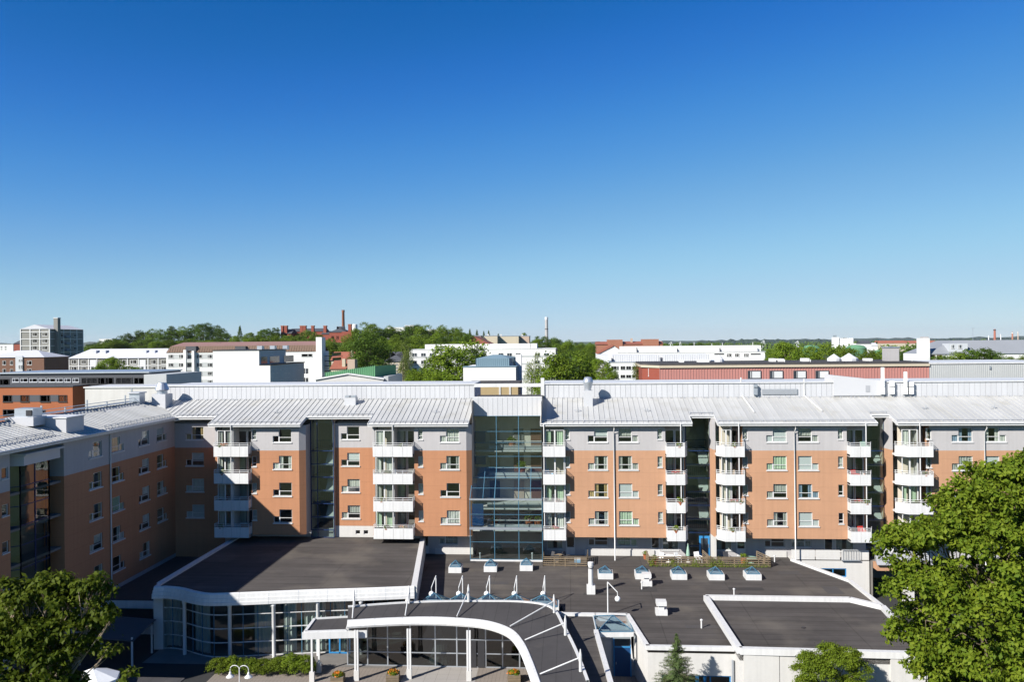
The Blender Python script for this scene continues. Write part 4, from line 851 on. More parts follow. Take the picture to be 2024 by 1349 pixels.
# skylights in a row
def skylight(x, y, label, s=1.35):
    t = thing('roof_skylight', label, 'skylight', (x, y, ZD), group='pyramid skylights on the roof deck'); h = s / 2
    MB().prism([(x - h, y - h), (x + h, y - h), (x + h, y + h), (x - h, y + h)], ZD, ZD + .55).build('kerb', MT['white'], t)
    pyramid(t, [(x - h + .12, y - h + .12), (x + h - .12, y - h + .12), (x + h - .12, y + h - .12), (x - h + .12, y + h - .12)], ZD + .57, (x, y, ZD + 1.12))
labs = ['leftmost pyramid skylight of the left row of three on the deck', 'middle pyramid skylight of the left row of three on the deck', 'right pyramid skylight of the left row of three, below the terrace fence',
        'pyramid skylight just right of the tall vent pipe', 'pyramid skylight behind the T-shaped vent', 'pyramid skylight in the middle of the right row of five', 'fourth pyramid skylight of the right row of five', 'rightmost pyramid skylight on the deck']
for k, (px, py) in enumerate(((899, 1134), (969, 1132), (1040, 1130), (1197, 1146), (1271, 1146), (1343, 1147), (1417, 1148), (1490, 1148))):
    q = at(px, py, Z=ZD); skylight(q.x, q.y + .67, labs[k], 1.45 if k > 2 else 1.3)
# glass pyramids along the canopy
for k in range(5):
    x = -11.65 + k * 2.36; t = thing('canopy_skylight', ['first', 'second', 'third', 'fourth', 'fifth'][k] + ' glass pyramid from the left behind the curved canopy', 'skylight', (x, 68.4, ZD), group='glass pyramids behind the canopy')
    pyramid(t, [(x - 1.12, 67.6), (x + 1.12, 67.6), (x + 1.12, 69.3), (x - 1.12, 69.3)], ZD + .5, (x - .1, 68.4, ZD + 1.3)); MB().box(x - 1.12, 67.6, ZD, x + 1.12, 69.3, ZD + .44).build('curb', MT['whiteplaster'], t); MB().bar((x + 1.18, 67.5, ZD + .35), (x + 1.18, 69.4, ZD + .35), .14, .3).build('kerb', MT['white'], t)
MB().box(-13.3, 67.4, 3.5, -.6, 67.58, 4.0).build('edge_beam', MT['white'], D)
# globe lamps on the deck
def globe(x, y, label, dx, dy, h=2.35):
    t = thing('globe_lamp', label, 'lamp', (x, y, ZD), group='globe lamps on the roof deck')
    MB().tube([(x, y, ZD), (x, y, ZD + h)], .05, 8).build('post', MT['white'], t); e = Vector((x + dx, y + dy, ZD + h - .75)); MB().tube([(x, y, ZD + h), e, e - Vector((0, 0, .35))], .04, 8).build('arm', MT['white'], t)
    MB().lathe([(.01, .24)] + [(.23 * math.sin(a * math.pi / 10), .23 * math.cos(a * math.pi / 10)) for a in range(1, 10)] + [(.01, -.23)], tuple(e - Vector((0, 0, .55))), 14).build('globe', MT['globe'], t, smooth=True)
for k, px in enumerate((860, 913, 967, 1021, 1077)):
    q = at(px, 1196, Z=ZD); globe(q.x, q.y + .6, ['globe lamp nearest the glass hall corner', 'second globe lamp from the glass hall', 'third globe lamp, middle of the five in a row', 'fourth globe lamp from the glass hall', 'last globe lamp of the row at the canopy bend'][k], -.25 + .03 * k, -.95)
globe(3.15, 67.3, 'globe lamp with its arm to the right above the porch pyramid', .8, -.35, 2.75)
# vents
def vent(label, q, kind):
    t = thing('roof_vent', label, 'roof vent', q, group='white vents on the roof deck'); x, y, z = q
    if kind == 'pipe':
        MB().box(x - .38, y - .38, z, x + .38, y + .38, z + .75).build('base', MT['white'], t); MB().lathe([(.22, .75), (.22, 2.5), (.26, 2.55), (.26, 2.85), (.01, 2.9)], (x, y, z), 14).build('pipe', MT['white'], t, smooth=False); MB().lathe([(.27, 2.32), (.27, 2.40)], (x, y, z), 14).build('band', MT['darkmetal'], t)
    elif kind == 'tee':
        MB().box(x - .48, y - .4, z, x + .48, y + .4, z + .45).build('base', MT['white'], t); MB().box(x - .22, y - .25, z + .45, x + .22, y + .25, z + .8).build('neck', MT['white'], t); MB().box(x - .42, y - .42, z + .8, x + .42, y + .42, z + 1.15).build('head', MT['white'], t)
    else:
        MB().tube([(x, y, z), (x, y, z + .6)], .06, 8).build('pipe', MT['white'], t); MB().lathe([(.06, .6), (.11, .62), (.11, .7), (.01, .75)], (x, y, z), 10).build('cap', MT['white'], t)
for lab, px, py, k in (('tall white vent pipe on a square base beside the terrace fence end', 1168, 1174, 'pipe'), ('white T-shaped vent in front of a skylight', 1278, 1158, 'tee'), ('white T-shaped vent standing alone in the middle deck', 1307, 1215, 'tee'),
                       ('short white vent pipe near the white parapet of the raised roof', 1386.5, 1243, 's'), ('short white pipe just behind the raised roof parapet', 1451, 1180, 's'), ('short white pipe left of the T-shaped vent by the skylight', 1268.5, 1166, 's'), ('short white pipe on the deck in front of the second right block', 1531, 1112, 's'), ('short white pipe left before the atrium glass', 949, 1107, 's'), ('short white pipe right before the atrium glass', 1052, 1107, 's')):
    vent(lab, at(px, py, Z=ZD), k)
MB().lathe([(.16, .0), (.16, .05), (.01, .06)], (18.2, 63.8, 4.285), 12).build('roof_drain', MT['darkmetal'], D)

# ------------------------------------------------------------------ curved canopy
K = thing('curved_canopy', 'curved white-edged entrance canopy on posts with masts and stay rods', 'canopy', (-9, 62, 0))
back = resample(catmull([(-18.6, 65.7, 4.7), (-15, 66.7, 4.7), (-11.75, 67.3, 4.7), (-7.5, 67.6, 4.7), (-3.75, 67.5, 4.7), (-1.6, 66.2, 4.7), (-.65, 62.4, 4.7), (.35, 57, 4.7), (1.05, 52, 4.7)], 8), 64)
front = resample(catmull([(-17.9, 63.0, 4.7), (-15, 63.6, 4.7), (-12, 64.0, 4.7), (-9.3, 63.9, 4.7), (-6.6, 63.3, 4.7), (-4.6, 61.6, 4.7), (-3.5, 59.0, 4.7), (-2.7, 55.6, 4.7), (-2.0, 52, 4.7)], 8), 64)
b = MB(); b.v = [tuple(p + UP * .05) for p in back] + [tuple(p - UP * .12) for p in front]
for i in range(63): b.f.append([i, 64 + i, 65 + i, i + 1]); b.m.append(0)
b.build('roof_deck', MT['bitumen2'], K)
sf = MB(); sf.v = [tuple(p - UP * .55) for p in back] + [tuple(p - UP * .75) for p in front]
for i in range(63): sf.f.append([i, i + 1, 65 + i, 64 + i]); sf.m.append(0)
sf.build('soffit', MT['soffit'], K)
fa = MB(); sweep(fa, front, [(-.1, -.14), (.0, -.04), (.2, -.07), (.42, -.34), (.48, -.44), (.42, -.6), (-.1, -.68)]); fa.build('fascia', MT['white'], K, smooth=False); joints(K, front, [(.0, -.036), (.2, -.066), (.425, -.34), (.485, -.44)], 2.1)
fa = MB(); sweep(fa, back, [(.05, .02), (.05, .16), (-.14, .16), (-.14, -.6), (.05, -.6)]); fa.build('rear_edge', MT['white'], K)
low = [tuple(at(x, y, Z=3.8)) for x, y in ((622, 1225), (693, 1221), (686, 1248), (603, 1251))]
MB().add([low[3], low[2], low[1], low[0]], [(0, 1, 2, 3)]).build('lower_roof', MT['bitumen2'], K)
for i, (a, c) in enumerate(zip(low, low[1:] + low[:1])): MB().bar((a[0], a[1], 3.74), (c[0] , c[1], 3.74), .24, .3).build('lower_edge', MT['white'], K)
e0 = at(598, 1251, Z=3.8); e1 = at(726, 1247, Z=3.8); MB().bar((e0.x, e0.y - .1, 3.55), (e1.x, e1.y - .1, 3.55), .16, .55).build('lower_fascia', MT['white'], K)
for px, py, top in ((617, 1349, 3.4), (631, 1330, 3.4), (705, 1346, 4.0), (809, 1343, 4.0), (927, 1347, 4.0)):
    q = at(px, py, Z=0)
    for dx in ((-.1, .1) if px > 650 else (0,)): MB().box(q.x + dx - .07, q.y - .07, 0, q.x + dx + .07, q.y + .07, top).build('post', MT['white'], K)
    MB().box(q.x - .2, q.y - .12, 0, q.x + .2, q.y + .12, .8).build('post_base', MT['whiteplaster'], K)
for px, py in ((703, 1212), (806, 1206), (926, 1204), (1080, 1215), (1114, 1262), (1139, 1335)):
    tgt = at(px, py, Z=4.7); p = min(back, key=lambda v: (v - tgt).length) + Vector((0, 0, .1)); q = min(front, key=lambda v: (v - p).length); inn = q - p; inn.z = 0; p = p + inn.normalized() * .2; q = q - inn.normalized() * .15 + UP * .02
    MB().tube([p, p + UP * 1.1, p + UP * 1.5], [.11, .10, .03], 8).build('mast', MT['white'], K); MB().tube([p + UP * .95, q], .05, 6).build('stay_rod', MT['white'], K)
# entrance front below the deck
E_ = thing('entrance_front', 'shaded entrance front of glass and white frames under the curved canopy', 'entrance', (-7, 68, 0))
MB().quad((-18.6, 71.5, 0), (-.5, 71.5, 0), (-.5, 71.5, 3.6), (-18.6, 71.5, 3.6)).quad((-18.6, 65.4, 3.55), (-18.6, 72, 3.55), (-.4, 72, 3.55), (-.4, 65.4, 3.55)).quad((-18.6, 65.5, .015), (-.5, 65.5, .015), (-.5, 71.5, .015), (-18.6, 71.5, .015)).build('interior', MT['room'], E_)
f = MB(); xs = [-18.6, -16.9, -15.2, -13.3, -11.2, -9.4, -8.4, -7.0, -5.6, -4.2, -2.6, -.6]
for x in xs: f.box(x - .05, 65.4, 0, x + .05, 65.52, 3.5)
for z in (.05, 1.15, 2.3, 3.45): f.box(-18.6, 65.41, z - .04, -.6, 65.51, z + .04)
f.build('frame', MT['galv'], E_)
for a, c in zip(xs, xs[1:]):
    for z0, z1 in ((.05, 1.15), (1.15, 2.3), (2.3, 3.45)): MB().quad((a, 65.46, z0), (c, 65.46, z0), (c, 65.46, z1), (a, 65.46, z1)).build('pane', MT['paneblack'], E_)
for x in (-8.4, -7.7): MB().box(x + .05, 65.32, .05, x + .62, 65.38, 2.25).build('door', MT['darkmetal'], E_)
cn = thing('white_cone_ornament', 'tall white lattice cone ornament behind the entrance glass', 'ornament', (-11.0, 66.6, 0)); b = MB()
for k in range(16):
    a = k * math.pi / 8; b.tube([(-11 + .95 * math.cos(a), 66.6 + .95 * math.sin(a), .0), (-11, 66.6, 3.0)], .03, 5)
b.build('rib', MT['white'], cn); b = MB()
for r, z in ((.8, .5), (.62, 1.0), (.46, 1.5), (.3, 2.05)): b.tube([(-11 + r * math.cos(a * math.pi / 8), 66.6 + r * math.sin(a * math.pi / 8), z) for a in range(17)], .05, 5)
b.build('ring', MT['white'], cn); MB().lathe([(.93, .02), (.3, 2.0), (.02, 2.95)], (-11, 66.6, 0), 16).build('veil', MT['whiteplaster'], cn)
# ------------------------------------------------------------------ leaves
def leaves(name, P, O, size, m, rng, asp=.6, up=.35, droop=0., jit=.9):
    n = len(P); R = rng.normal(size=(n, 3)) * jit; nr = O + R; nr[:, 2] += up; nr /= np.linalg.norm(nr, axis=1)[:, None] + 1e-9
    t = rng.normal(size=(n, 3)); t[:, 2] -= droop; t -= nr * (t * nr).sum(1)[:, None]; t /= np.linalg.norm(t, axis=1)[:, None] + 1e-9; s = np.cross(nr, t)
    l = (size * rng.uniform(.65, 1.35, n))[:, None]; w_ = l * asp * .5
    V = np.stack([P, P + t * l * .45 + s * w_ + nr * l * .08, P + t * l - nr * l * .08, P + t * l * .45 - s * w_ + nr * l * .08], 1).reshape(-1, 3)
    me = bpy.data.meshes.new(name); me.vertices.add(4 * n); me.vertices.foreach_set('co', V.astype(np.float32).ravel())
    me.loops.add(4 * n); me.loops.foreach_set('vertex_index', np.arange(4 * n, dtype=np.int32)); me.polygons.add(n)
    me.polygons.foreach_set('loop_start', np.arange(0, 4 * n, 4, dtype=np.int32)); me.polygons.foreach_set('loop_total', np.full(n, 4, np.int32))
    me.update(calc_edges=True); me.materials.append(m); return me
def clumps(rng, lobes, ncl, per, sp, flat=.6, shell=.12):
    C_ = np.array([l[0] for l in lobes], float); Rr = np.array([l[1] for l in lobes], float); wt = (Rr.prod(1)) ** (2 / 3); wt /= wt.sum()
    k = rng.choice(len(lobes), ncl, p=wt); d = rng.normal(size=(ncl, 3)); d /= np.linalg.norm(d, axis=1)[:, None]; d[:, 2] = np.where(d[:, 2] < -.35, -d[:, 2], d[:, 2])
    f = 1 - np.abs(rng.normal(0, shell, ncl)) + rng.normal(0, .05, ncl)
    cen = C_[k] + d * Rr[k] * f[:, None]
    idx = np.repeat(np.arange(ncl), rng.poisson(per, ncl)); off = rng.normal(size=(len(idx), 3)) * sp; off[:, 2] *= flat
    P = cen[idx] + off; O = d[idx] * .7 + off / (sp * 2.2); return P, O, cen
def branches(b, rng, base, tops, r0, n=6):
    for t in tops:
        t = Vector(t); a = Vector(base); mid = a.lerp(t, .5) + Vector(rng.normal(size=3)) * (t - a).length * .06; mid.z += (t - a).length * .05
        b.tube([a, mid, t], [r0, r0 * .6, r0 * .15], n)

# background trees: crowns normalised to a unit box standing on z = 0
PROTO = {}
def proto(kind, seed):
    rng = np.random.default_rng(seed)
    if kind == 'birch':
        lobes = [((rng.uniform(-.1, .1), rng.uniform(-.1, .1), .1 + .14 * i), (.26 - .03 * abs(i - 2), .26 - .03 * abs(i - 2), .13)) for i in range(7)]; P, O, cen = clumps(rng, lobes, 170, 16, .04, 1.8); ls = (.045, .6, .1, 1.2); mm = 'leaf_birch'
    elif kind == 'conifer':
        P = []; O = []
        for i in range(26):
            z = .02 + .97 * i / 26; r = .5 * (1 - z) + .02
            for k in range(11):
                a = rng.uniform(0, 6.28); q = rng.uniform(.35, 1, 7)[:, None]; e = np.array([math.cos(a), math.sin(a), -.15]); P.append(np.array([0, 0, z]) + e * r * q + rng.normal(size=(7, 3)) * .015); O.append(np.repeat(np.array([[math.cos(a), math.sin(a), .6]]), 7, 0))
        P = np.concatenate(P); O = np.concatenate(O); ls = (.07, .5, .3, .3); mm = 'leaf_dark'; cen = P[:8]
    else:
        lobes = [((0, 0, .45), (.34, .34, .40))]
        for i in range(13): a = rng.uniform(0, 6.28); z = rng.uniform(.12, .88); r = rng.uniform(.18, .36) * math.sqrt(max(.15, 1 - (2 * z - .9) ** 2)); q = rng.uniform(.12, .22); lobes.append(((r * math.cos(a), r * math.sin(a), z), (q, q, q * rng.uniform(.7, 1.0))))
        P, O, cen = clumps(rng, lobes, 330, 22, .032, .75); ls = (.036, .75, .35, 0); mm = 'leaf_' + kind
    lo, hi = np.percentile(P, 1, axis=0), np.percentile(P, 99, axis=0); sc_ = 1 / (hi - lo); P = (P - lo) * sc_ - np.array([.5, .5, 0]); cen = (cen - lo) * sc_ - np.array([.5, .5, 0])
    me = leaves('crown', P, O, ls[0], MT[mm], rng, ls[1], ls[2], ls[3])
    tr = MB().tube([(0, 0, -.2), (.01, 0, .35), (0, .01, .8)], [.035, .025, .006], 7); branches(tr, rng, (0, 0, .1), [tuple(c) for c in cen[:8]], .014, 5)
    return me, tr.mesh('trunk', MT['bark'], smooth=True)
for i, k in enumerate(('mid', 'mid', 'mid', 'mid', 'dark', 'dark', 'far', 'far', 'birch', 'birch', 'conifer', 'bush')): PROTO.setdefault(k, []).append(proto(k, 20 + i))
TREES = {}
def tree(px, yt, wpx, Y, kind, label, group=None, yb=None):
    r = at(px, yt, Y=Y); zb = hills(r.x, Y); wd = wpx * Y / F * 1.12
    zc = at(px, yb if yb else yt + wpx * {'conifer': 2.6, 'birch': 2.6}.get(kind, 1.05), Y=Y).z; zc = max(zc, zb + .5)
    t = thing('conifer_tree' if kind == 'conifer' else 'birch_tree' if kind == 'birch' else 'leafy_tree', label, 'tree', (r.x, Y, zb), rnd.uniform(0, 6.28), group, world=False)
    me, tm = rnd.choice(PROTO[kind]); hgt = max(r.z - zc, 1.5) * 1.03
    put('crown', me, t, (0, 0, zc - zb), scale=(wd, wd, hgt)); put('trunk', tm, t, (0, 0, zc - zb), scale=(wd * .8, wd * .8, hgt))
    if zc - zb > .6: put('stem', STEM, t, (0, 0, 0), scale=(wd * .03, wd * .03, zc - zb + .05 * hgt))
    if group: TREES.setdefault((group, label), []).append((px, t))
    return t
STEM = MB().lathe([(1.25, 0), (1, 1)], n=8).mesh('stem', MT['bark'], smooth=True)

# ------------------------------------------------------------------ big trees in front
def sublobes(rng, lobes, r0=.95):
    out = []
    for c, r in lobes:
        n = int(5.5 * (r[0] / r0) ** 2)
        for _ in range(n):
            d = rng.normal(size=3); d /= np.linalg.norm(d); d[2] = abs(d[2]) if rng.random() < .7 else d[2]; q = r0 * rng.uniform(.55, 1.15)
            out.append((tuple(np.array(c) + d * np.array(r) * rng.uniform(.72, 1.0)), (q, q, q * .62)))
    return out
def big_tree(label, base, lobes, ncl, per, sp, size, m, bm, seed, nb=26, asp=.62, droop=.3, trunk_r=.35, fork=.4, up=.4, shell=.12, sub=0):
    rng = np.random.default_rng(seed); t = thing('leafy_tree', label, 'tree', base, group=None, world=False)
    P, O, cen = clumps(rng, sublobes(rng, lobes, sub) if sub else lobes, ncl, per, sp, shell=shell); o = bpy.data.objects.new('crown', leaves('crown', P, O, size, m, rng, asp, up, droop)); C.objects.link(o); o.parent = t
    zc = min(l[0][2] for l in lobes); b = MB(); top = max(l[0][2] + l[1][2] for l in lobes)
    f0 = np.array(lobes)[:, 0].mean(0); b.tube([(0, 0, 0), (.1, .05, zc * .5), (f0[0] * .3, f0[1] * .3, zc * .9), (f0[0] * .8, f0[1] * .8, top * .75)], [trunk_r, trunk_r * .8, trunk_r * .62, trunk_r * .12], 10)
    for l in lobes:
        c = Vector(l[0]); a = Vector((f0[0] * .35, f0[1] * .35, zc * .85)); b.tube([a, a.lerp(c, .5) + Vector((0, 0, .3)), c], [trunk_r * .42, trunk_r * .26, trunk_r * .12], 7)
        near = [Vector(q) for q in cen if (Vector(q) - c).length < max(l[1]) * 1.15][:nb]
        for q in near: b.tube([c.lerp(a, .2), c.lerp(q, .5) + Vector(rng.normal(size=3) * .12), q], [trunk_r * .12, trunk_r * .07, .012], 5)
    b.build('trunk', bm, t, smooth=True); return t
q = at(2005, 1230, Y=46)
def L(px, py, r, dy=0., rz=None): # a lobe of the right tree, placed where the crown stands
    p = at(px, py, Y=46 + dy); return ((p.x - q.x, p.y - q.y, p.z), (r, r, (rz or r * .8)))
big_tree('huge bright green leafy tree filling the lower right corner', (q.x, q.y, 0),
         [L(1985, 990, 2.4), L(1905, 1015, 1.7, .5), L(2060, 960, 2.4, 1), L(1870, 1085, 2.3, -.5), L(1805, 1105, 1.75, 0), L(1960, 1090, 2.6, -1), L(2080, 1080, 2.8), L(1830, 1185, 1.9, -.8), L(1930, 1235, 2.2, -2), L(2010, 1190, 2.8, -1), L(1810, 1245, 1.5, .5), L(1860, 1290, 2.0, 0), L(1960, 1330, 2.4, -1.5), L(2060, 1290, 3.0), L(1900, 1360, 2.2), L(2000, 1400, 3.0), L(2100, 1180, 3.2, 2), L(2030, 1060, 3, 3), L(1840, 1330, 1.4, 1)],
         3100, 34, .19, .25, MT['leaf_bright'], MT['bark'], 5, nb=14, trunk_r=.45, shell=.10, sub=.85, droop=.5)
q = at(40, 1349, Y=31)
def L2(px, py, r, dy=0.): p = at(px, py, Y=31 + dy); return ((p.x - q.x, p.y - q.y, p.z), (r, r, r * .62))
big_tree('broad-leaved green tree in the lower left corner with open branches', (q.x, q.y, 0),
         [L2(95, 1165, .85), L2(55, 1190, .8), L2(130, 1190, .8), L2(185, 1165, .55, -.3), L2(195, 1205, .45), L2(15, 1170, .7), L2(20, 1240, .9), L2(85, 1255, 1.1), L2(150, 1245, .9), L2(110, 1300, 1.1), L2(30, 1310, 1.1), L2(160, 1290, .6), L2(60, 1360, 1.3), L2(110, 1370, 1.0), L2(-40, 1260, 1.3), L2(215, 1290, .3), L2(258, 1338, .3), L2(205, 1180, .35), L2(225, 1218, .3)],
         900, 21, .13, .23, MT['leaf_left'], MT['barkpale'], 11, nb=9, trunk_r=.15, droop=1.0, asp=.5, up=.6, shell=.2, sub=.42)
q = at(1650, 1349, Y=56)
def L3(px, py, r): p = at(px, py, Y=56); return ((p.x - q.x, p.y - q.y, p.z), (r, r, r * .85))
big_tree('dense green bushy small tree against the white panel wall', (q.x, q.y, 0), [L3(1641, 1298, .95), L3(1676, 1305, .9), L3(1601, 1308, .75), L3(1581, 1325, .5), L3(1696, 1330, .8), L3(1626, 1340, 1.1), L3(1686, 1370, 1.2), L3(1596, 1365, 1.0), L3(1656, 1320, 1.2), L3(1611, 1325, 1.0)], 520, 62, .13, .11, MT['leaf_bush'], MT['bark'], 12, nb=6, trunk_r=.12)
# spruce
q = at(1338, 1349, Y=57); zt = AZ(1338, 1256, 57); rng = np.random.default_rng(4); sp = thing('spruce_tree', 'young blue-green spruce before the white deck building', 'tree', (q.x, 57, 0), world=False); P = []; O = []; tr = MB().tube([(0, 0, 0), (0, 0, zt - .1)], [.10, .012], 8)
z = zt
while z > .6:
    r = .05 + (zt - z) * .46 * rng.uniform(.8, 1.15); nb_ = int(6 + (zt - z) * 1.6)
    for k in range(nb_):
        a = rng.uniform(0, 6.283); e = np.array([math.cos(a), math.sin(a), -.22 + .45 * (z / zt)]); L_ = r * rng.uniform(.75, 1.12); tr.tube([(0, 0, z), tuple(np.array([0, 0, z]) + e * L_)], [.018, .005], 4)
        n = int(18 + 85 * L_); s = rng.uniform(.08, 1, n)[:, None]; side = np.array([-e[1], e[0], 0]); P.append(np.array([0, 0, z]) + e * L_ * s + side * rng.normal(size=(n, 1)) * .10 * (1.1 - s) * (L_ + .3) + rng.normal(size=(n, 3)) * .025); O.append(np.repeat(np.array([[e[0], e[1], .7]]), n, 0))
    z -= rng.uniform(.10, .17)
o = bpy.data.objects.new('crown', leaves('crown', np.concatenate(P), np.concatenate(O), .085, MT['leaf_spruce'], rng, .32, .3, .0, .6)); C.objects.link(o); o.parent = sp; tr.build('trunk', MT['bark'], sp)
# hedge bushes before the glass hall
for k, (px, yt, wpx) in enumerate(((432, 1304, 46), (462, 1301, 44), (492, 1304, 42), (520, 1306, 40), (548, 1302, 44), (575, 1294, 46), (602, 1298, 40))):
    q = at(px, yt, Y=63.4); rng = np.random.default_rng(60 + k); r = wpx * 66 / F / 2
    t = thing('shrub', ['leftmost green shrub before the glass hall, half in shadow', 'second green shrub from the left before the glass hall', 'third green shrub before the glass hall', 'middle green shrub of the row before the glass hall', 'fifth green shrub before the glass hall', 'tallest green shrub of the row, near the canopy', 'rightmost green shrub beside the canopy posts'][k], 'shrub', (q.x, 63.4, 0), group='shrubs before the glass hall', world=False)
    P, O, cen = clumps(rng, [((0, 0, q.z * .5), (r, .8, q.z * .5)), ((r * .5, -.3, q.z * .4), (r * .6, .6, q.z * .35))], 150, 30, .09); o = bpy.data.objects.new('foliage', leaves('foliage', P, O, .10, MT['leaf_bush'], rng)); C.objects.link(o); o.parent = t
    b = MB(); branches(b, rng, (0, 0, 0), [tuple(c) for c in cen[:12]], .03, 5); b.build('stem', MT['bark'], t)

# ------------------------------------------------------------------ fences and terrace furniture
def fence(label, path, grp='terrace fences'):
    t = thing('terrace_fence', label, 'fence', (*path[0], ZD), group=grp)
    for (a, c) in zip(path, path[1:]):
        a = Vector((*a, ZD)); c = Vector((*c, ZD)); n = max(1, round((c - a).length / 1.15))
        for i in range(n + 1): p = a.lerp(c, i / n); MB().box(p.x - .045, p.y - .045, ZD, p.x + .045, p.y + .045, ZD + 1.0).build('post', MT['wood'], t)
        for z in (.14, .36, .58, .80, .97): MB().bar(a + UP * z - Vector((0, .06, 0)), c + UP * z - Vector((0, .06, 0)), .03, .10).build('slat', MT['wood'], t)
    return t
fence('short brown slatted fence round the small terrace right of the atrium', [(-2.7, 84.0), (-2.7, 81.5), (1.75, 81.4), (1.9, 84.3)])
fence('long brown slatted fence round the terraces between the first two right blocks', [(8.0, 84.2), (8.1, 81.9), (14.2, 81.9), (20.2, 81.9), (19.4, 84.4)])
fence('brown slatted fence dividing the two right terraces', [(14.2, 82.0), (13.9, 84.6)])
def chair(label, x, y, rz, m, z=ZD, s=1.0):
    t = thing('garden_chair', label, 'chair', (x, y, z), rz, 'garden chairs on the terraces', world=False)
    MB().box(-.25 * s, -.25 * s, .40 * s, .25 * s, .25 * s, .45 * s).build('seat', MT[m], t); MB().add([(-.25 * s, .22 * s, .45 * s), (.25 * s, .22 * s, .45 * s), (.25 * s, .36 * s, .98 * s), (-.25 * s, .36 * s, .98 * s), (-.25 * s, .26 * s, .45 * s), (.25 * s, .26 * s, .45 * s), (.25 * s, .40 * s, .98 * s), (-.25 * s, .40 * s, .98 * s)], [(0, 1, 2, 3), (7, 6, 5, 4), (3, 2, 6, 7), (0, 3, 7, 4), (1, 5, 6, 2)]).build('backrest', MT[m], t)
    for i in (-1, 1):
        for j in (-1, 1): MB().box(i * .22 * s - .02, j * .22 * s - .02, 0, i * .22 * s + .02, j * .22 * s + .02, .4 * s).build('leg', MT[m], t)
        MB().box(i * .27 * s - .02, -.22 * s, .62 * s, i * .27 * s + .02, .28 * s, .66 * s).build('armrest', MT[m], t)
def table(label, x, y, r, m, h=.72):
    t = thing('garden_table', label, 'table', (x, y, ZD), group='garden tables on the terraces', world=False); MB().lathe([(.01, h), (r, h), (r, h - .04), (.01, h - .04)], n=18).build('tabletop', MT[m], t); MB().tube([(0, 0, 0), (0, 0, h - .04)], .04, 8).build('pedestal', MT[m], t); MB().lathe([(.3, 0), (.28, .03), (.04, .05)], n=12).build('foot', MT[m], t)
chair('dark chair left of the small round terrace table', -2.0, 83.3, -.9, 'darkchair'); chair('dark chair right of the small round terrace table', -.3, 83.4, 1.0, 'darkchair'); chair('dark chair before the small round terrace table', -1.3, 82.5, 3.0, 'darkchair')
table('small round brown table on the terrace right of the atrium', -1.2, 83.3, .45, 'wood')
chair('white garden chair at the left of the long terrace', 9.3, 83.2, -.7, 'plasticwhite'); chair('white garden chair beside the white terrace table', 11.2, 83.4, .6, 'plasticwhite'); table('round white table on the long terrace', 10.2, 83.3, .6, 'plasticwhite')
chair('white reclining chair near the blue stairwell door', 13.2, 83.0, .4, 'plasticwhite', s=1.15); chair('dark chair on the terrace left of the orange pot', 16.2, 83.4, .3, 'darkchair', s=1.1); table('round green table beside the orange pot', 18.6, 83.3, .6, 'green_plastic', .6)
def pot(label, x, y, m, r=.22, z=ZD, flower=None, cat='pot'):
    t = thing('plant_pot', label, cat, (x, y, z), group='pots and boxes on the terraces', world=False); MB().lathe([(.01, 0), (r * .75, 0), (r, r * 1.7), (r * 1.1, r * 1.7), (r * 1.1, r * 1.95), (r * .9, r * 1.95), (r * .85, r * 1.6), (.01, r * 1.6)], n=14).build('pot', MT[m], t)
    rng = np.random.default_rng(int(abs(x * 31))); P, O, _ = clumps(rng, [((0, 0, r * 2.3), (r, r, r))], 20, 12, r * .25); o = bpy.data.objects.new('foliage', leaves('foliage', P, O, r * .4, MT[flower or 'leaf_bush'], rng)); C.objects.link(o); o.parent = t
pot('orange pot on the terrace before the second right block', 17.8, 83.3, 'terracotta', .3); pot('red pot at the left end of the long terrace', 8.7, 82.5, 'red', .28); pot('orange pot by the terrace door', 7.95, 84.5, 'terracotta', .25)
for k, (x, y, z, rr) in enumerate(((-4.3, 85.2, FL[0] + .6, .42), (-3.4, 85.3, FL[0] + .6, .38), (-6.2, 87.2, FL[3], .4), (-5.2, 87.3, FL[2], .45), (-8.0, 85.4, FL[0] + .6, .3))):
    pot(['large green plant in the lower right of the atrium', 'green plant at the right wall inside the atrium', 'green plant on the top atrium gallery', 'green plant on the middle atrium gallery', 'small green plant in the lower left of the atrium'][k], x, y, 'terracotta', rr, z, 'leaf_bush', 'potted plant')
bx_ = thing('plastic_crate', 'light blue plastic box on the small terrace', 'crate', (.8, 83.2, ZD), world=False); MB().box(-.3, -.2, 0, .3, .2, .28).build('body', MT['bluepl'], bx_); MB().box(-.32, -.22, .28, .32, .22, .33).build('lid', MT['plasticwhite'], bx_)
ps = thing('folded_parasol', 'folded pale green parasol on the long terrace', 'parasol', (12.2, 83.4, ZD), world=False); MB().tube([(0, 0, 0), (0, 0, 2.0)], .025, 6).build('pole', MT['plasticwhite'], ps); MB().lathe([(.2, .7), (.16, 1.2), (.04, 1.9), (.01, 1.95)], n=10).build('canopy', MT['green_plastic'], ps); MB().lathe([(.25, 0), (.25, .08), (.03, .1)], n=12).build('base', MT['concrete'], ps)
# creeper at the foot of the fence
rng = np.random.default_rng(9); P = np.stack([rng.uniform(8.1, 20.1, 1500), 81.85 + rng.normal(0, .08, 1500) - .05, ZD + np.abs(rng.normal(0, .18, 1500))], 1); P2 = []
for x in (8.3, 10.4, 12.6, 14.4, 15.1, 17.6): P2.append(np.array([x, 81.8, ZD + .45]) + rng.normal(size=(170, 3)) * (.22, .08, .25))
P = np.concatenate([P] + P2); o = bpy.data.objects.new('creeper', leaves('creeper', P, np.tile([[0, -.6, .3]], (len(P), 1)), .09, MT['leaf_bush'], rng)); C.objects.link(o); tag(o, 'yellow-green creeper along the foot of the long terrace fence', 'creeper', kind='stuff')
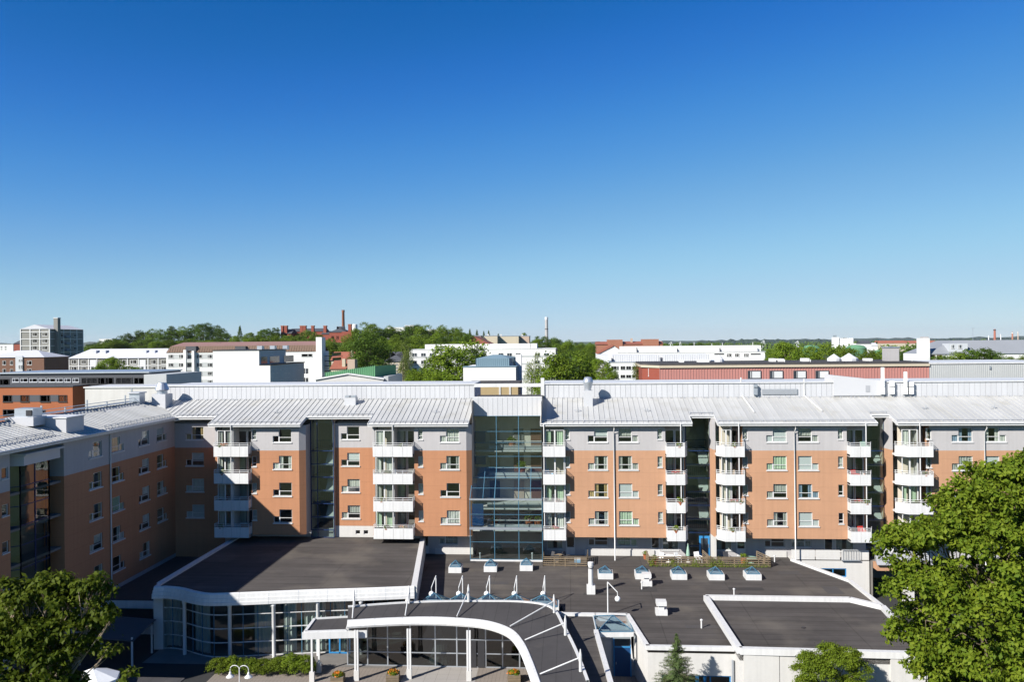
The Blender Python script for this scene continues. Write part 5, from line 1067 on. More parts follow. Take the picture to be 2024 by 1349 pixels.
# flower boxes on the balconies
for k, (x, z, lab, m) in enumerate(((-1.5, FL[0], 'red flowers on the lowest balcony right of the atrium', 'red'), (11.0, FL[2], 'red flowers on the second balcony from the top beside the blue stairwell', 'red'), (29.4, FL[1], 'red flowers on a right balcony near the big tree', 'red'), (-17.6, FL[0], 'orange flowers on the lowest balcony of the second left bay', 'orangeflower'), (-19.2, FL[2], 'yellow-green plant on the second left bay balcony, one below the top', 'leaf_bush'), (16.9, FL[1], 'red flowers on the angled balcony of the middle right block', 'red'), (-37, FL[3], 'orange flowers on the top balcony of the shaded left bay', 'orangeflower'))):
    t = thing('flower_box', lab, 'flower box', (x, 83.25, z + .9), group='flower boxes on balconies', world=False); MB().box(-.4, -.1, -.2, .4, .12, .05).build('box', MT['wood'], t); rng = np.random.default_rng(70 + k)
    P, O, _ = clumps(rng, [((0, 0, .15), (.42, .12, .14))], 40, 8, .05); o = bpy.data.objects.new('flowers', leaves('flowers', P, O, .09, MT[m], rng)); C.objects.link(o); o.parent = t
    P, O, _ = clumps(rng, [((0, 0, .08), (.42, .12, .12))], 40, 6, .05); o = bpy.data.objects.new('foliage', leaves('foliage', P, O, .09, MT['leaf_mid'], rng)); C.objects.link(o); o.parent = t
# what people keep on the other balconies
ORD = ['lowest', 'second lowest', 'second highest', 'top']
for k, (x0, x1, lab) in enumerate(((-37.9, -34.4, 'of the shaded left bay'), (-20.5, -16.6, 'of the second left bay'), (-2.5, -.6, 'beside the atrium'), (10.3, 12.0, 'left of the blue stairwell door'), (16.2, 17.9, 'right of the blue stairwell door'), (28.8, 30.6, 'left of the last stairwell'), (34.6, 36.5, 'right of the last stairwell'))):
    for j, z in enumerate(FL):
        x = rnd.uniform(x0 + .3, x1 - .3); m = rnd.choice(['plasticwhite', 'wood', 'bluepl', 'green_plastic', 'terracotta', 'red'])
        if rnd.random() < .55: chair('garden chair on the ' + ORD[j] + ' balcony ' + lab, x, 83.62, rnd.uniform(-.8, .8), m, z, 1.25)
        else: pot('leafy pot plant on the ' + ORD[j] + ' balcony ' + lab, x, 83.35, 'terracotta', rnd.uniform(.24, .34), z + .25, 'leaf_bush', 'pot plant')
# planters on the plaza
for k, (px, py, lab) in enumerate(((668, 1352, 'left square wooden planter with orange flowers on the plaza'), (777, 1348, 'middle square wooden planter with orange flowers on the plaza'), (1016, 1348, 'right square wooden planter with orange flowers near the canopy curve'))):
    q = at(px, py, Z=0); t = thing('flower_planter', lab, 'planter', (q.x, q.y, 0), .1, 'flower planters on the plaza', world=False); b = MB().box(-.46, -.46, 0, .46, .46, .62).build('soil_box', MT['room'], t)
    for sx in (-1, 1):
        for i in range(3): MB().box(-.5, sx * .48 - .02, .03 + i * .21, .5, sx * .48 + .02, .22 + i * .21).build('plank', MT['wood'], t); MB().box(sx * .48 - .02, -.46, .03 + i * .21, sx * .48 + .02, .46, .22 + i * .21).build('plank', MT['wood'], t)
    rng = np.random.default_rng(80 + k); P, O, _ = clumps(rng, [((0, 0, .66), (.42, .42, .2))], 60, 14, .06); o = bpy.data.objects.new('foliage', leaves('foliage', P, O, .09, MT['leaf_mid'], rng)); C.objects.link(o); o.parent = t
    P, O, _ = clumps(rng, [((0, 0, .70), (.36, .36, .18))], 34, 11, .05); o = bpy.data.objects.new('flowers', leaves('flowers', P, O, .1, MT['orangeflower'], rng, 1.0)); C.objects.link(o); o.parent = t
# twin lamp, parasol
q = at(473, 1318, Y=59); lp = thing('twin_street_lamp', 'white lamp post with two arched arms and bell shades', 'street lamp', (q.x, 59, 0), world=False); zt = q.z
MB().tube([(0, 0, 0), (0, 0, zt - .2)], [.06, .04], 8).build('post', MT['white'], lp)
for s in (-1, 1):
    MB().tube([(0, 0, zt - .3)] + [(s * (.36 - .36 * math.cos(a * math.pi / 8)), 0, zt - .25 + .3 * math.sin(a * math.pi / 8)) for a in range(1, 9)] + [(s * .72, 0, zt - .45)], .032, 8).build('arm', MT['white'], lp)
    MB().lathe([(.04, 0), (.09, -.08), (.12, -.22), (.3, -.38), (.31, -.42), (.1, -.4)], (s * .72, 0, zt - .42), 14).build('shade', MT['white'], lp)
TD = 3.3
tb = thing('terrace_annex', 'low flat terrace annex below the lower left tree', 'annex', (-31, 51.5, 0)); MB().box(-35.5, 48.5, 0, -27.5, 54.5, TD - .1).build('wall', MT['greyplaster'], tb); MB().box(-35.7, 48.3, TD - .1, -27.3, 54.7, TD).build('terrace_floor', MT['bitumen2'], tb)
q = at(182, 1322, Y=52.5); pa = thing('white_parasol', 'open white parasol half hidden by the lower left tree', 'parasol', (q.x, 52.5, TD), world=False); b = MB(); zt = q.z - TD
MB().tube([(0, 0, 0), (0, 0, zt)], .03, 8).build('pole', MT['galv'], pa); b.lathe([(.01, zt), (1.75, zt - .7), (1.77, zt - .9), (1.7, zt - .75), (.01, zt - .05)], n=8); b.build('canopy', MT['plasticwhite'], pa)
MB().lathe([(.3, 0), (.3, .1), (.05, .12)], n=12).build('base', MT['concrete'], pa)
# ------------------------------------------------------------------ buildings behind
_wm = {}
def far_window(root, x, y, z, wd, h, side=0, fm='white', split=.35):   # one window as one part: frame and panes
    key = (round(wd, 1), round(h, 1), fm)
    if key not in _wm:
        wd, h = key[0], key[1]; b = MB(); t = max(.07, wd * .05)
        for x0, x1, z0, z1 in ((0, wd, 0, t), (0, wd, h - t, h), (0, t, t, h - t), (wd - t, wd, t, h - t), (wd * split - t / 2, wd * split + t / 2, t, h - t)): b.box(x0, -.05, z0, x1, .12, z1)
        b.box(-.05, -.1, -.08, wd + .05, .05, 0); b.quad((t, .02, t), (wd - t, .02, t), (wd - t, .02, h - t), (t, .02, h - t), 1); _wm[key] = b.mesh('window', [MT[fm], MT['farpane']])
    return put('window', _wm[key], root, (x, y, z) if not side else (x, y, z), math.pi / 2 if side else 0)
def bld(name, label, x0, x1, yt, Y, D, wall, group='buildings behind the apartment house', base=0, cat='building'):
    a, c = AX(x0, yt, Y), AX(x1, yt, Y); z = AZ((x0 + x1) / 2, yt, Y)
    t = thing(name, label, cat, ((a + c) / 2, Y + D / 2, base), group=group)
    MB().box(a, Y, base, c, Y + D, z).build('wall', MT[wall], t); return t, a, c, z
def wins(t, Y, cols, rows, fm='white', y_ref=None, split=.35):
    for r0, r1 in rows:
        for c0, c1 in cols:
            a = at(c0, r1, Y=Y); c = at(c1, r0, Y=Y); far_window(t, a.x, Y - .02, a.z, c.x - a.x, c.z - a.z, 0, fm, split)
def swins(t, X_, cols, rows, fm='white', split=.5):
    for (r0, r1) in rows:
        for c0, c1 in cols:
            ry = 0; a = at(c0, r1, X=X_); c = at(c1, r1, X=X_); zz = at(c0, r0, X=X_).z; far_window(t, X_ + .02, a.y, a.z, c.y - a.y, zz - a.z, 1, fm, split)
def gable(t, a, c, y0, y1, z, h, m, axis='x', ov=.4):    # ridge along x or y
    b = MB()
    if axis == 'x': ym = (y0 + y1) / 2; vs = [(a - ov, y0 - ov, z), (c + ov, y0 - ov, z), (c + ov, ym, z + h), (a - ov, ym, z + h), (a - ov, y1 + ov, z), (c + ov, y1 + ov, z)]; fs = [(0, 1, 2, 3), (3, 2, 5, 4), (0, 3, 4), (1, 5, 2)]
    else: xm = (a + c) / 2; vs = [(a - ov, y0 - ov, z), (a - ov, y1 + ov, z), (xm, y1 + ov, z + h), (xm, y0 - ov, z + h), (c + ov, y0 - ov, z), (c + ov, y1 + ov, z)]; fs = [(0, 3, 2, 1), (3, 4, 5, 2), (0, 4, 3), (1, 2, 5)]
    b.add(vs, fs); return b.build('roof', MT[m], t)
def hip(t, a, c, y0, y1, z, h, m, ov=.4, ins=None):
    ym = (y0 + y1) / 2; i = ins or (y1 - y0) / 2; vs = [(a - ov, y0 - ov, z), (c + ov, y0 - ov, z), (c + ov, y1 + ov, z), (a - ov, y1 + ov, z), (a + i, ym, z + h), (c - i, ym, z + h)]
    return MB().add(vs, [(0, 1, 5, 4), (1, 2, 5), (2, 3, 4, 5), (3, 0, 4)]).build('roof', MT[m], t)
def coping(t, a, c, y0, y1, z, m='white', hh=.3):
    MB().box(a - .15, y0 - .15, z - .05, c + .15, y1 + .15, z + hh).build('coping', MT[m], t)
def frange(a, b, n): return [a + (b - a) * i / (n - 1) for i in range(n)]

# 1 tall grid-patterned house
Y = 335; t, a, c, z = bld('apartment_tower', 'tall grey house with a white grid front, gable roof and dark chimney at far left', 41, 98, 651, Y, 24, 'gridgrey')
g = MB()
for x in frange(a, c, 4): g.box(x - .22, Y - .25, 0, x + .22, Y, z)
for py in (656.5, 670.5, 684, 697, 710.5, 724): g.box(a, Y - .24, AZ(70, py, Y) - .15, c, Y - .01, AZ(70, py, Y) + .15)
g.build('white_grid', MT['white'], t)
g = MB()
for y in frange(Y, Y + 24, 6): g.box(c, y - .18, 0, c + .2, y + .18, z)
for py in (656.5, 670.5, 684, 697, 710.5, 724): g.box(c, Y, AZ(98, py, Y) - .12, c + .18, Y + 24, AZ(98, py, Y) + .12)
g.build('white_grid', MT['white'], t)
gable(t, a, c, Y, Y + 24, z, 2.0, 'rooflight', 'y', .3); MB().add([(a, Y, z), (c, Y, z), ((a + c) / 2, Y, z + 1.75)], [(0, 1, 2)]).build('gable', MT['gridgrey'], t)
wins(t, Y, [(64, 74), (83.5, 94)], [(657.5 + 13.5 * k, 665 + 13.5 * k) for k in range(6)])
swins(t, c, [(120, 126), (146, 153)], [(660 + 13 * k, 667 + 13 * k) for k in range(5)])
x = AX(115, 640, Y + 5); MB().box(c - .3, Y + 3.2, 0, c + 1.6, Y + 5.2, AZ(115, 629, Y)).build('chimney', MT['gridgrey'], t); MB().box(c - .4, Y + 3.1, AZ(115, 629, Y), c + 1.7, Y + 5.3, AZ(115, 627.5, Y)).build('chimney_cap', MT['white'], t)
for k in range(4): zz = AZ(130, 668 + 13.5 * k, Y); MB().box(c, Y + 10, zz, c + 1.2, Y + 13, zz + 1.1).build('balcony', MT['bluegrey'], t)
# 2 brown brick left
Y = 270; t, a, c, z = bld('brick_house', 'low brown brick house with pale roof at the far left edge', -30, 87, 707, Y, 14, 'brickbrown'); hip(t, a, c, Y, Y + 14, z, 2.4, 'rooflight')
wins(t, Y, [(5, 12), (20, 25.5), (53.5, 63)], [(713.5, 722), (730, 740)]); MB().box(AX(32, 715, Y), Y - .4, 0, AX(46, 715, Y), Y, AZ(40, 704, Y)).build('stair_bay', MT['palegrey'], t)
wins(t, Y - .42, [(36.5, 39.5), (41, 44)], [(711, 715), (722, 730)])
# 3 far-left bits
Y = 620; t, a, c, z = bld('white_block', 'distant white apartment block at the left edge of the skyline', -12, 26, 682, Y, 15, 'whitewall'); coping(t, a, c, Y, Y + 15, z); wins(t, Y, [(1, 5), (9, 13)], [(685.5, 688), (690, 692)])
Y = 430; t, a, c, z = bld('red_house', 'dark red house half hidden behind the grid-front tower', 27, 46, 680, Y, 15, 'brickred'); gable(t, a, c, Y, Y + 15, z, 2.5, 'roofslate')
# 4 grey grid slab with pale hip roof
Y = 300; t, a, c, z = bld('apartment_slab', 'long two-storey grey apartment slab with pale metal roof and dormers', 136, 340, 708.5, Y, 13, 'gridgrey'); hip(t, a, c, Y, Y + 13, z, AZ(240, 690, Y + 6) - z, 'rooflight', .5, 5)
g = MB()
for px in (137, 156, 175.5, 192, 215, 234, 252.5, 274, 293, 313, 333): g.box(AX(px, 720, Y) - .2, Y - .2, 0, AX(px, 720, Y) + .2, Y, z)
for py in (723.5, 738.5): g.box(a, Y - .19, AZ(240, py, Y) - .15, c, Y, AZ(240, py, Y) + .15)
g.build('white_grid', MT['white'], t)
wins(t, Y, [(142, 152), (161, 170), (221, 231), (239, 249), (258, 270), (299, 308), (319, 329)], [(712, 720), (725.5, 733)])
for px in (178.5, 276.5): MB().box(AX(px, 725, Y), Y - .25, 4, AX(px + 12, 725, Y), Y - .02, AZ(px, 712, Y)).build('stair_bay', MT['whitecool'], t); far_window(t, AX(px + 2, 725, Y), Y - .3, AZ(px, 733, Y), 1.2, 1.6)
for px in (189, 208, 288, 305): x = AX(px, 696, Y + 4); zz = AZ(px, 700, Y + 4); MB().box(x - .8, Y + 3.0, zz - .8, x + .8, Y + 5.5, zz + 1.4).build('dormer', MT['rooflight'], t)
# 5 white house with brown mansard
Y = 262; t, a, c, z = bld('mansard_house', 'white five-storey house with a ribbed brown mansard roof', 328.5, 627, 696.5, Y, 13, 'whitewall')
zr = AZ(450, 684, Y + 1.2); zt = AZ(450, 676.5, Y + 5)
MB().add([(a, Y - .2, z), (c, Y - .2, z), (c, Y + 1.2, zr), (a + 1, Y + 1.2, zr), (a + 3.5, Y + 5.5, zt), (c, Y + 5.5, zt), (c, Y + 13, z), (a, Y + 13, z)], [(0, 1, 2, 3), (4, 5, 6, 7), (0, 3, 7), (3, 4, 7)]).build('roof', MT['roofbrown'], t)
MB().quad((a + 1, Y + 1.2, zr), (c, Y + 1.2, zr), (c, Y + 5.5, zt), (a + 3.5, Y + 5.5, zt)).build('upper_roof', MT['roofpink'], t)
for i in range(60): x = a + 1.2 + (c - a - 1.5) * i / 59; MB().bar((x, Y - .22, z + .1), (x, Y + 1.19, zr), .09, .1).build('roof_rib', MT['roofbrown'], t)
for c0, c1 in ((331.5, 363), (388.5, 420.5)):
    for k in range(5): MB().box(AX(c0, 705, Y), Y - .04, AZ(350, 710.5 + 16.9 * k, Y), AX(c1, 705, Y), Y - .005, AZ(350, 700.5 + 16.9 * k, Y)).build('window_band', MT['lightgreypanel'], t)
wins(t, Y - .04, [(333, 343), (353.5, 363), (389, 399.5), (410, 420)], [(701.5 + 16.9 * k, 709 + 16.9 * k) for k in range(4)]); wins(t, Y, [(595.5, 618)], [(699, 706.5)], 'lightgreypanel', split=.6)
b0, b1 = AX(366, 720, Y), AX(387, 720, Y); MB().box(b0, Y - 1.3, 0, b0 + .9, Y, AZ(370, 692, Y)).box(b1 - .8, Y - 1.3, 0, b1, Y, AZ(370, 694, Y)).build('stair_pier', MT['whitewall'], t)
for k in range(4): zz = AZ(376, 716.5 + 16.5 * k, Y); MB().box(b0 + .9, Y - 1.1, zz - .1, b1 - .8, Y, zz + 1.1).build('balcony', MT['lightgreypanel'], t); MB().box(b0 + .95, Y - .06, zz + 1.2, b1 - .85, Y - .02, zz + 2.4).build('balcony_glass', MT['farpane'], t)
for px in (377, 475): x = AX(px, 686, Y - .3); MB().box(x - 1.8, Y - .3, AZ(px, 694, Y), x + 1.8, Y + 1.5, AZ(px, 685, Y)).build('dormer', MT['claddark'], t)
for px, py in ((432, 680), (437, 680), (526, 679.5)): x = AX(px, py, Y + 5); MB().box(x - .3, Y + 4.5, AZ(px, 684, Y + 5), x + .3, Y + 5.5, AZ(px, 678, Y + 5)).build('roof_flue', MT['darkmetal'], t)
x0 = AX(626.5, 700, Y); x1 = AX(638, 700, Y); MB().box(x0, Y - 1, 0, x1, Y + 3, AZ(632, 667, Y)).build('chimney_tower', MT['whitewall'], t)
for k in range(4):
    zz = AZ(645, 705 + 10 * k, Y + 2); MB().box(x1, Y + 2, zz, x1 + 2.8, Y + 12, zz + .2).build('balcony', MT['darkmetal'], t); MB().box(x1 + 2.7, Y + 2, zz + .3, x1 + 2.8, Y + 12, zz + 1.2).build('balcony_glass', MT['farpane'], t)
# 6 white gable with blue-grey side
Y = 205; t, a, c, z = bld('white_gable_house', 'tall windowless white gable wall with a shaded blue-grey window side', 421, 534, 723, Y, 27, 'whitewall')
xm = AX(512, 700, Y); z2 = AZ(460, 694, Y); MB().box(a, Y + .004, z - .2, xm, Y + 20, z2).build('upper_wall', MT['whitewall'], t)
MB().add([(xm + .02, Y + .5, z - .1), (xm + .02, Y + 19.8, z - .1), (xm + .02, Y + 19.8, z2 + .1), (xm + .02, Y + .5, z2 + .1)], [(0, 1, 2, 3)]).build('upper_cladding', MT['palegrey'], t)
MB().box(a - .1, Y - .1, z2, xm + .2, Y + 20.2, z2 + .25).build('coping', MT['darkmetal'], t); MB().box(xm, Y, z - .1, c + .2, Y + 27.2, z + .2).build('terrace_coping', MT['darkmetal'], t)
MB().quad((c + .02, Y + .05, 0), (c + .02, Y + 27, 0), (c + .02, Y + 27, z - .2), (c + .02, Y + .05, z - .2)).build('side_cladding', MT['palegrey'], t)
swins(t, c, [(537, 542), (544, 550), (561, 566), (568, 573), (599, 603), (605, 609)], [(729, 739), (747.5, 757)]); swins(t, c, [(552.5, 556), (589, 592)], [(728, 732), (747, 751)])
for (p0, p1) in ((516, 528), (533, 552), (561, 580)): y0, y1 = at(p0, 715, X=xm).y, at(p1, 715, X=xm).y; MB().box(xm, y0, z + .3, xm + .08, y1, z + 2.2).build('terrace_glass', MT['farpane'], t)
for px in (515, 540, 565): q = at(px, 690, X=xm - 3); MB().box(q.x - .7, q.y - .8, z2, q.x + .7, q.y + .8, z2 + 1.2).build('roof_unit', MT['galv'], t)
# 8 green-roofed low house
Y = 122; t, a, c, z = bld('green_roof_house', 'low pale house with a bright green ribbed metal roof lantern', 624, 757, 750, Y, 12, 'whiteplaster')
zm = AZ(690, 740.5, Y); xm = AX(688, 741, Y); MB().add([(a, Y - .02, z - .2), (c, Y - .02, z - .2), (c, Y - .02, z), (xm, Y - .02, zm), (a, Y - .02, z)], [(0, 1, 2, 3, 4)]).build('gable', MT['whiteplaster'], t)
MB().add([(a - .2, Y - .2, z), (xm, Y - .2, zm + .1), (c + .2, Y - .2, z), (c + .2, Y + 12, z), (xm, Y + 12, zm + .1), (a - .2, Y + 12, z)], [(0, 1, 4, 5), (1, 2, 3, 4)]).build('roof', MT['roofdark'], t); g = MB(); g.bar((a - .2, Y - .2, z), (xm, Y - .2, zm + .1), .1, .22); g.bar((xm, Y - .2, zm + .1), (c + .2, Y - .2, z), .1, .22); g.build('verge', MT['white'], t)
q0, q1, q2 = AX(643, 740, Y + 2), AX(741, 740, Y + 2), AX(764, 740, Y + 2)
za, zb, zc_ = AZ(643, 737.5, Y + 2), AZ(741, 724, Y + 2), z - .5
MB().add([(q0, Y + 2, zc_), (q1, Y + 2, zc_), (q1, Y + 2, zb), (q0, Y + 2, za), (q2, Y + 9, zc_), (q2, Y + 9, zb), (q0, Y + 9, zc_), (q0, Y + 9, za)], [(0, 1, 2, 3), (1, 4, 5, 2), (3, 2, 5, 7), (0, 3, 7, 6)]).build('green_lantern', MT['greenroof'], t)
for i in range(25): u = i / 24; x = q0 + (q1 - q0) * u; MB().bar((x, Y + 1.97, zc_), (x, Y + 1.97, za + (zb - za) * u + .12), .07, .09).build('roof_rib', MT['greenroof'], t)
wins(t, Y - .03, [(668, 680), (695, 707)], [(758.5, 762)], 'whiteplaster'); MB().box(c, Y + .5, 4, AX(795, 745, Y + 11), Y + 11, AZ(775, 742, Y + 5)).build('side_wing', MT['lightgreypanel'], t)
# 9 orange house with dark attic, left
Y = 112; t, a, c, z = bld('orange_house', 'bright orange house with ribbon windows and a dark glazed attic at the left edge', -40, 143.5, 765, Y, 9, 'terracotta')
for (p0, p1) in ((6, 24), (41, 58), (80, 99), (116, 132)): wins(t, Y, [(p0, p1)], [(781.5, 795)], 'darkmetal', split=.7)
for (p0, p1) in ((24.5, 40), (58.5, 79), (99.5, 115)): MB().box(AX(p0, 788, Y), Y - .03, AZ(50, 795, Y), AX(p1, 788, Y), Y - .005, AZ(50, 781.5, Y)).build('window_infill', MT['claddark'], t)
wins(t, Y, [(6, 30), (60, 90)], [(810, 822)], 'darkmetal'); coping(t, a, c, Y, Y + 9, z, 'claddark', .1)
zz = AZ(100, 739, Y + 4); x1 = AX(338, 739, Y + 4); x2 = AX(294, 739, Y + 4)
MB().box(a, Y + 4, z - .2, x2, Y + 14, zz).build('attic', MT['claddark'], t); MB().box(x2, Y + 2.6, z - .5, x1, Y + 14, zz - .2).build('attic_end', MT['lightgreypanel'], t); MB().box(a, Y + 3.7, zz, x2 + .2, Y + 14.2, zz + .2).build('coping', MT['galv'], t)
wins(t, Y + 4, [(25, 39), (41, 56), (58.5, 75), (77, 90.5), (93, 110), (112, 125), (128, 141), (144, 157)], [(748, 756)], 'palegrey'); wins(t, Y + 4, [(161, 193), (194, 208), (209, 224), (229, 262), (265, 292)], [(747, 760)], 'darkmetal'); wins(t, Y + 4, [(0, 18)], [(750, 764)], 'darkmetal')
# 10 grey concrete wall house
Y = 104; t, a, c, z = bld('concrete_house', 'plain pale concrete wall house behind the wing roof', 168, 330, 766.5, Y, 6, 'concrete'); coping(t, a, c, Y, Y + 6, z, 'white', .12); MB().box(AX(259, 780, Y), Y - .04, z - 4, AX(260, 780, Y) + .1, Y, z).build('joint', MT['galv'], t)
# 11 red-roofed houses
for k, (p0, p1, py, Y, pr_) in enumerate(((655, 698, 713, 300, 696), (654, 682, 730, 235, 713))):
    t, a, c, z = bld('red_roof_house', ['cream house with red tile roof left of the dark tree, the farther one', 'nearer low cream house with red tile roof below it'][k], p0, p1, py, Y, 10, 'cream', group='red-roofed houses left of the dark tree'); gable(t, a, c, Y, Y + 10, z, AZ(670, pr_, Y + 5) - z, 'roofred')
    MB().box(c - 1.2, Y + 1, z, c - .2, Y + 2, AZ(690, pr_ - 3, Y)).build('chimney', MT['cream'], t); MB().box(a + 2, Y + 1.8, z + .9, a + 3.5, Y + 3, z + 1.8).build('dormer', MT['roofred'], t)
x, Y = AX(694, 725, 230), 230; tag(MB().box(x - 1.1, Y, 0, x + 1.1, Y + 3, AZ(694, 711, Y)).build('chimney_stack', MT['pinkish']), 'plain beige chimney block beside the red-roofed houses', 'chimney')
# 12 cream house with slate roof
Y = 290; t, a, c, z = bld('slate_roof_house', 'cream house with dark slate roof between the dark tree and the birch', 757, 800, 715.5, Y, 12, 'cream'); hip(t, a, c, Y, Y + 12, z, 3.6, 'roofslate'); wins(t, Y, [(768.5, 772), (775, 779), (782, 786)], [(719, 723), (726, 730), (732.5, 737)]); MB().box(AX(766, 700, Y), Y + 3, z, AX(768.5, 700, Y), Y + 4.2, AZ(767, 696, Y)).build('chimney', MT['roofslate'], t)
# 13 red brick complex on the hill
Y = 440; hb = 18; t, a, c, z = bld('brick_prison', 'red brick complex on the hill with slate roofs and many chimneys', 651, 683, 657, Y, 14, 'brickred', base=hb); hip(t, a, c, Y, Y + 14, z, AZ(670, 645.5, Y + 7) - z, 'roofslate')
for px in (657.5, 667, 677): wins(t, Y, [(px - 2.5, px + 2.5)], [(664.5, 671)], 'brickbrown')
for (p0, p1, py, yy, pt) in ((556, 575, 660, Y + 3, 651), (572, 640, 656, Y + 12, 650), (636, 652, 661, Y + 1, 655)):
    x0, x1 = AX(p0, py, yy), AX(p1, py, yy); zz = AZ(p0, py, yy); MB().box(x0, yy, hb, x1, yy + 10, zz).build('wing', MT['brickred'], t); gable(t, x0, x1, yy, yy + 10, zz, AZ(p0, pt, yy + 5) - zz, 'roofslate')
for px, w_ in ((558.5, 4), (565.5, 5.5), (596.5, 5.5), (602.5, 5.5), (618.5, 5), (643, 5.5), (692, 6)):
    x0, x1 = AX(px - w_ / 2, 650, Y + 4), AX(px + w_ / 2, 650, Y + 4); MB().box(x0, Y + 3, hb, x1, Y + 5, AZ(px, 645.5 if px < 690 else 643, Y + 4)).build('chimney', MT['brickred'], t); MB().box(x0 - .15, Y + 2.85, AZ(px, 645.5 if px < 690 else 643, Y + 4), x1 + .15, Y + 5.15, AZ(px, 644 if px < 690 else 641, Y + 4)).build('chimney_cap', MT['wallred'], t)
MB().box(c - 1, Y - 4, hb, AX(699, 660, Y), Y + 9, AZ(690, 656, Y)).build('side_wing', MT['brickred'], t)
x = AX(678.5, 640, Y + 10); o = thing('brick_chimney', 'tall round red brick factory chimney on the hill', 'chimney', (x, Y + 10, hb), world=False); zt = AZ(678.5, 613, Y + 10) - hb; MB().lathe([(1.15, 0), (.72, zt - 1.5), (.85, zt - 1.4), (.85, zt - .3), (.72, zt), (.01, zt)], n=16).build('shaft', MT['wallred'], o, smooth=True); MB().lathe([(.9, zt - .5), (.9, zt - .15)], n=16).build('band', MT['roofslate'], o)
x = AX(700, 645, 520); tag(MB().lathe([(2.2, 0), (2.2, 19 + AZ(700, 643, 520) - 19), (2.0, AZ(700, 641.5, 520)), (.01, AZ(700, 641, 520))], (x, 520, 0), 16).build('white_tank', MT['whitewall'], smooth=True), 'small white cylindrical tank beside the red brick complex', 'tank')
# 14 white flat apartment row
Y = 300; t, a, c, z = bld('white_apartment_row', 'long white flat-roofed apartment row behind the big round tree', 809, 1098, 691, Y, 14, 'whitewall'); coping(t, a, c, Y, Y + 14, z, 'white', .2)
for (p0, p1) in ((840, 861), (863, 1048), (1049, 1061)): MB().box(AX(p0, 685, Y + 2), Y + 2, z, AX(p1, 685, Y + 2), Y + 12, AZ(950, 680.5, Y + 2)).build('penthouse', MT['whitewall'], t)
g = MB()
for k in range(4): g.box(a, Y - .03, AZ(950, 695.5 + 14.8 * k + 12, Y), c, Y - .005, AZ(950, 695.5 + 14.8 * k + 8.5, Y))
g.build('grey_band', MT['lightgreypanel'], t)
wins(t, Y - .03, [(814.5, 824), (832, 841.5), (849, 858), (985, 995), (1002, 1012), (1019, 1029), (1057.5, 1067), (1075, 1084.5)], [(698 + 14.8 * k, 705.5 + 14.8 * k) for k in range(4)]); MB().box(c, Y + 1, 0, AX(1101, 690, Y + 2), Y + 8, AZ(1095, 690, Y)).build('glazed_end', MT['pinkish'], t)
# 15 white box with copper-blue roof
Y = 118; t, a, c, z = bld('copper_roof_house', 'windowless white box house with a copper-blue metal roof', 915.5, 1019.5, 726, Y, 12, 'whitewall')
x0, x1 = AX(941, 720, Y + 3), AX(1006, 720, Y + 3); zz = AZ(970, 709, Y + 3); MB().add([(x0, Y + 3, z), (x1, Y + 3, z), (x1, Y + 3, zz), (x0, Y + 3, zz), (x0, Y + 11, z), (x1 + 1, Y + 11, z), (x1 + .6, Y + 11, zz), (x0, Y + 11, zz), (x0 + 2.2, Y + 7, zz + .5), (x1 - 1.5, Y + 7, zz + .5)], [(0, 1, 2, 3), (1, 5, 6, 2), (3, 2, 9, 8), (0, 3, 7, 4), (3, 8, 7), (2, 6, 9), (8, 9, 6, 7)]).build('roof', MT['copperblue'], t)
for i in range(18): x = x0 + (x1 - x0) * i / 17; MB().bar((x, Y + 2.97, z), (x, Y + 2.97, zz), .05, .06).build('roof_rib', MT['copperblue'], t)
MB().box(a - .1, Y - .1, z, c + .1, Y + 3, z + .08).build('coping', MT['copperblue'], t); MB().quad((c + .02, Y + .1, 0), (c + .02, Y + 12, 0), (c + .02, Y + 12, z), (c + .02, Y + .1, z)).build('side_cladding', MT['copperblue'], t)
x = AX(1025.5, 700, Y + 8); MB().box(x - .45, Y + 7, 0, x + .45, Y + 8.5, AZ(1025, 701, Y + 8)).build('chimney', MT['whitewall'], t)
# tan yard seen through the atrium gap
t = thing('tan_yard_house', 'tan walled low house seen through the gap above the atrium', 'building', (-6, 112, 0)); MB().box(AX(925, 775, 110), 110, 0, AX(1024, 775, 110), 116, AZ(970, 762, 110)).build('wall', MT['tancargo'], t); MB().box(AX(925, 775, 110) - .2, 109.8, AZ(970, 762, 110), AX(1024, 775, 110) + .2, 116.2, AZ(970, 757, 110)).build('roof', MT['bitumen2'], t)
for px in (943, 988, 1008): MB().box(AX(px, 772, 110) - .12, 109.9, 5, AX(px, 772, 110) + .12, 110, AZ(970, 763, 110)).build('post', MT['whiteplaster'], t)
# 16 hilltop whites
for k, (p0, p1, py, lab) in enumerate(((765, 800, 648, 'white building on the hilltop behind the trees, left one'), (800, 818, 644, 'white hilltop building with a red-brown base'), (845, 868, 652, 'white hilltop building at the right end'), (196, 222, 671, 'white roof peeking out above the left grove'), (720, 745, 654, 'pale hilltop building just right of the brick complex'))):
    Y = 640 + 12 * k; t, a, c, z = bld('hilltop_block', lab, p0, p1, py, Y, 14, 'whitewall', group='white blocks on the hilltop'); coping(t, a, c, Y, Y + 14, z)
    if k == 1: MB().box(a, Y - .1, z - 6, c, Y, z - 3).build('red_base', MT['wallred'], t)
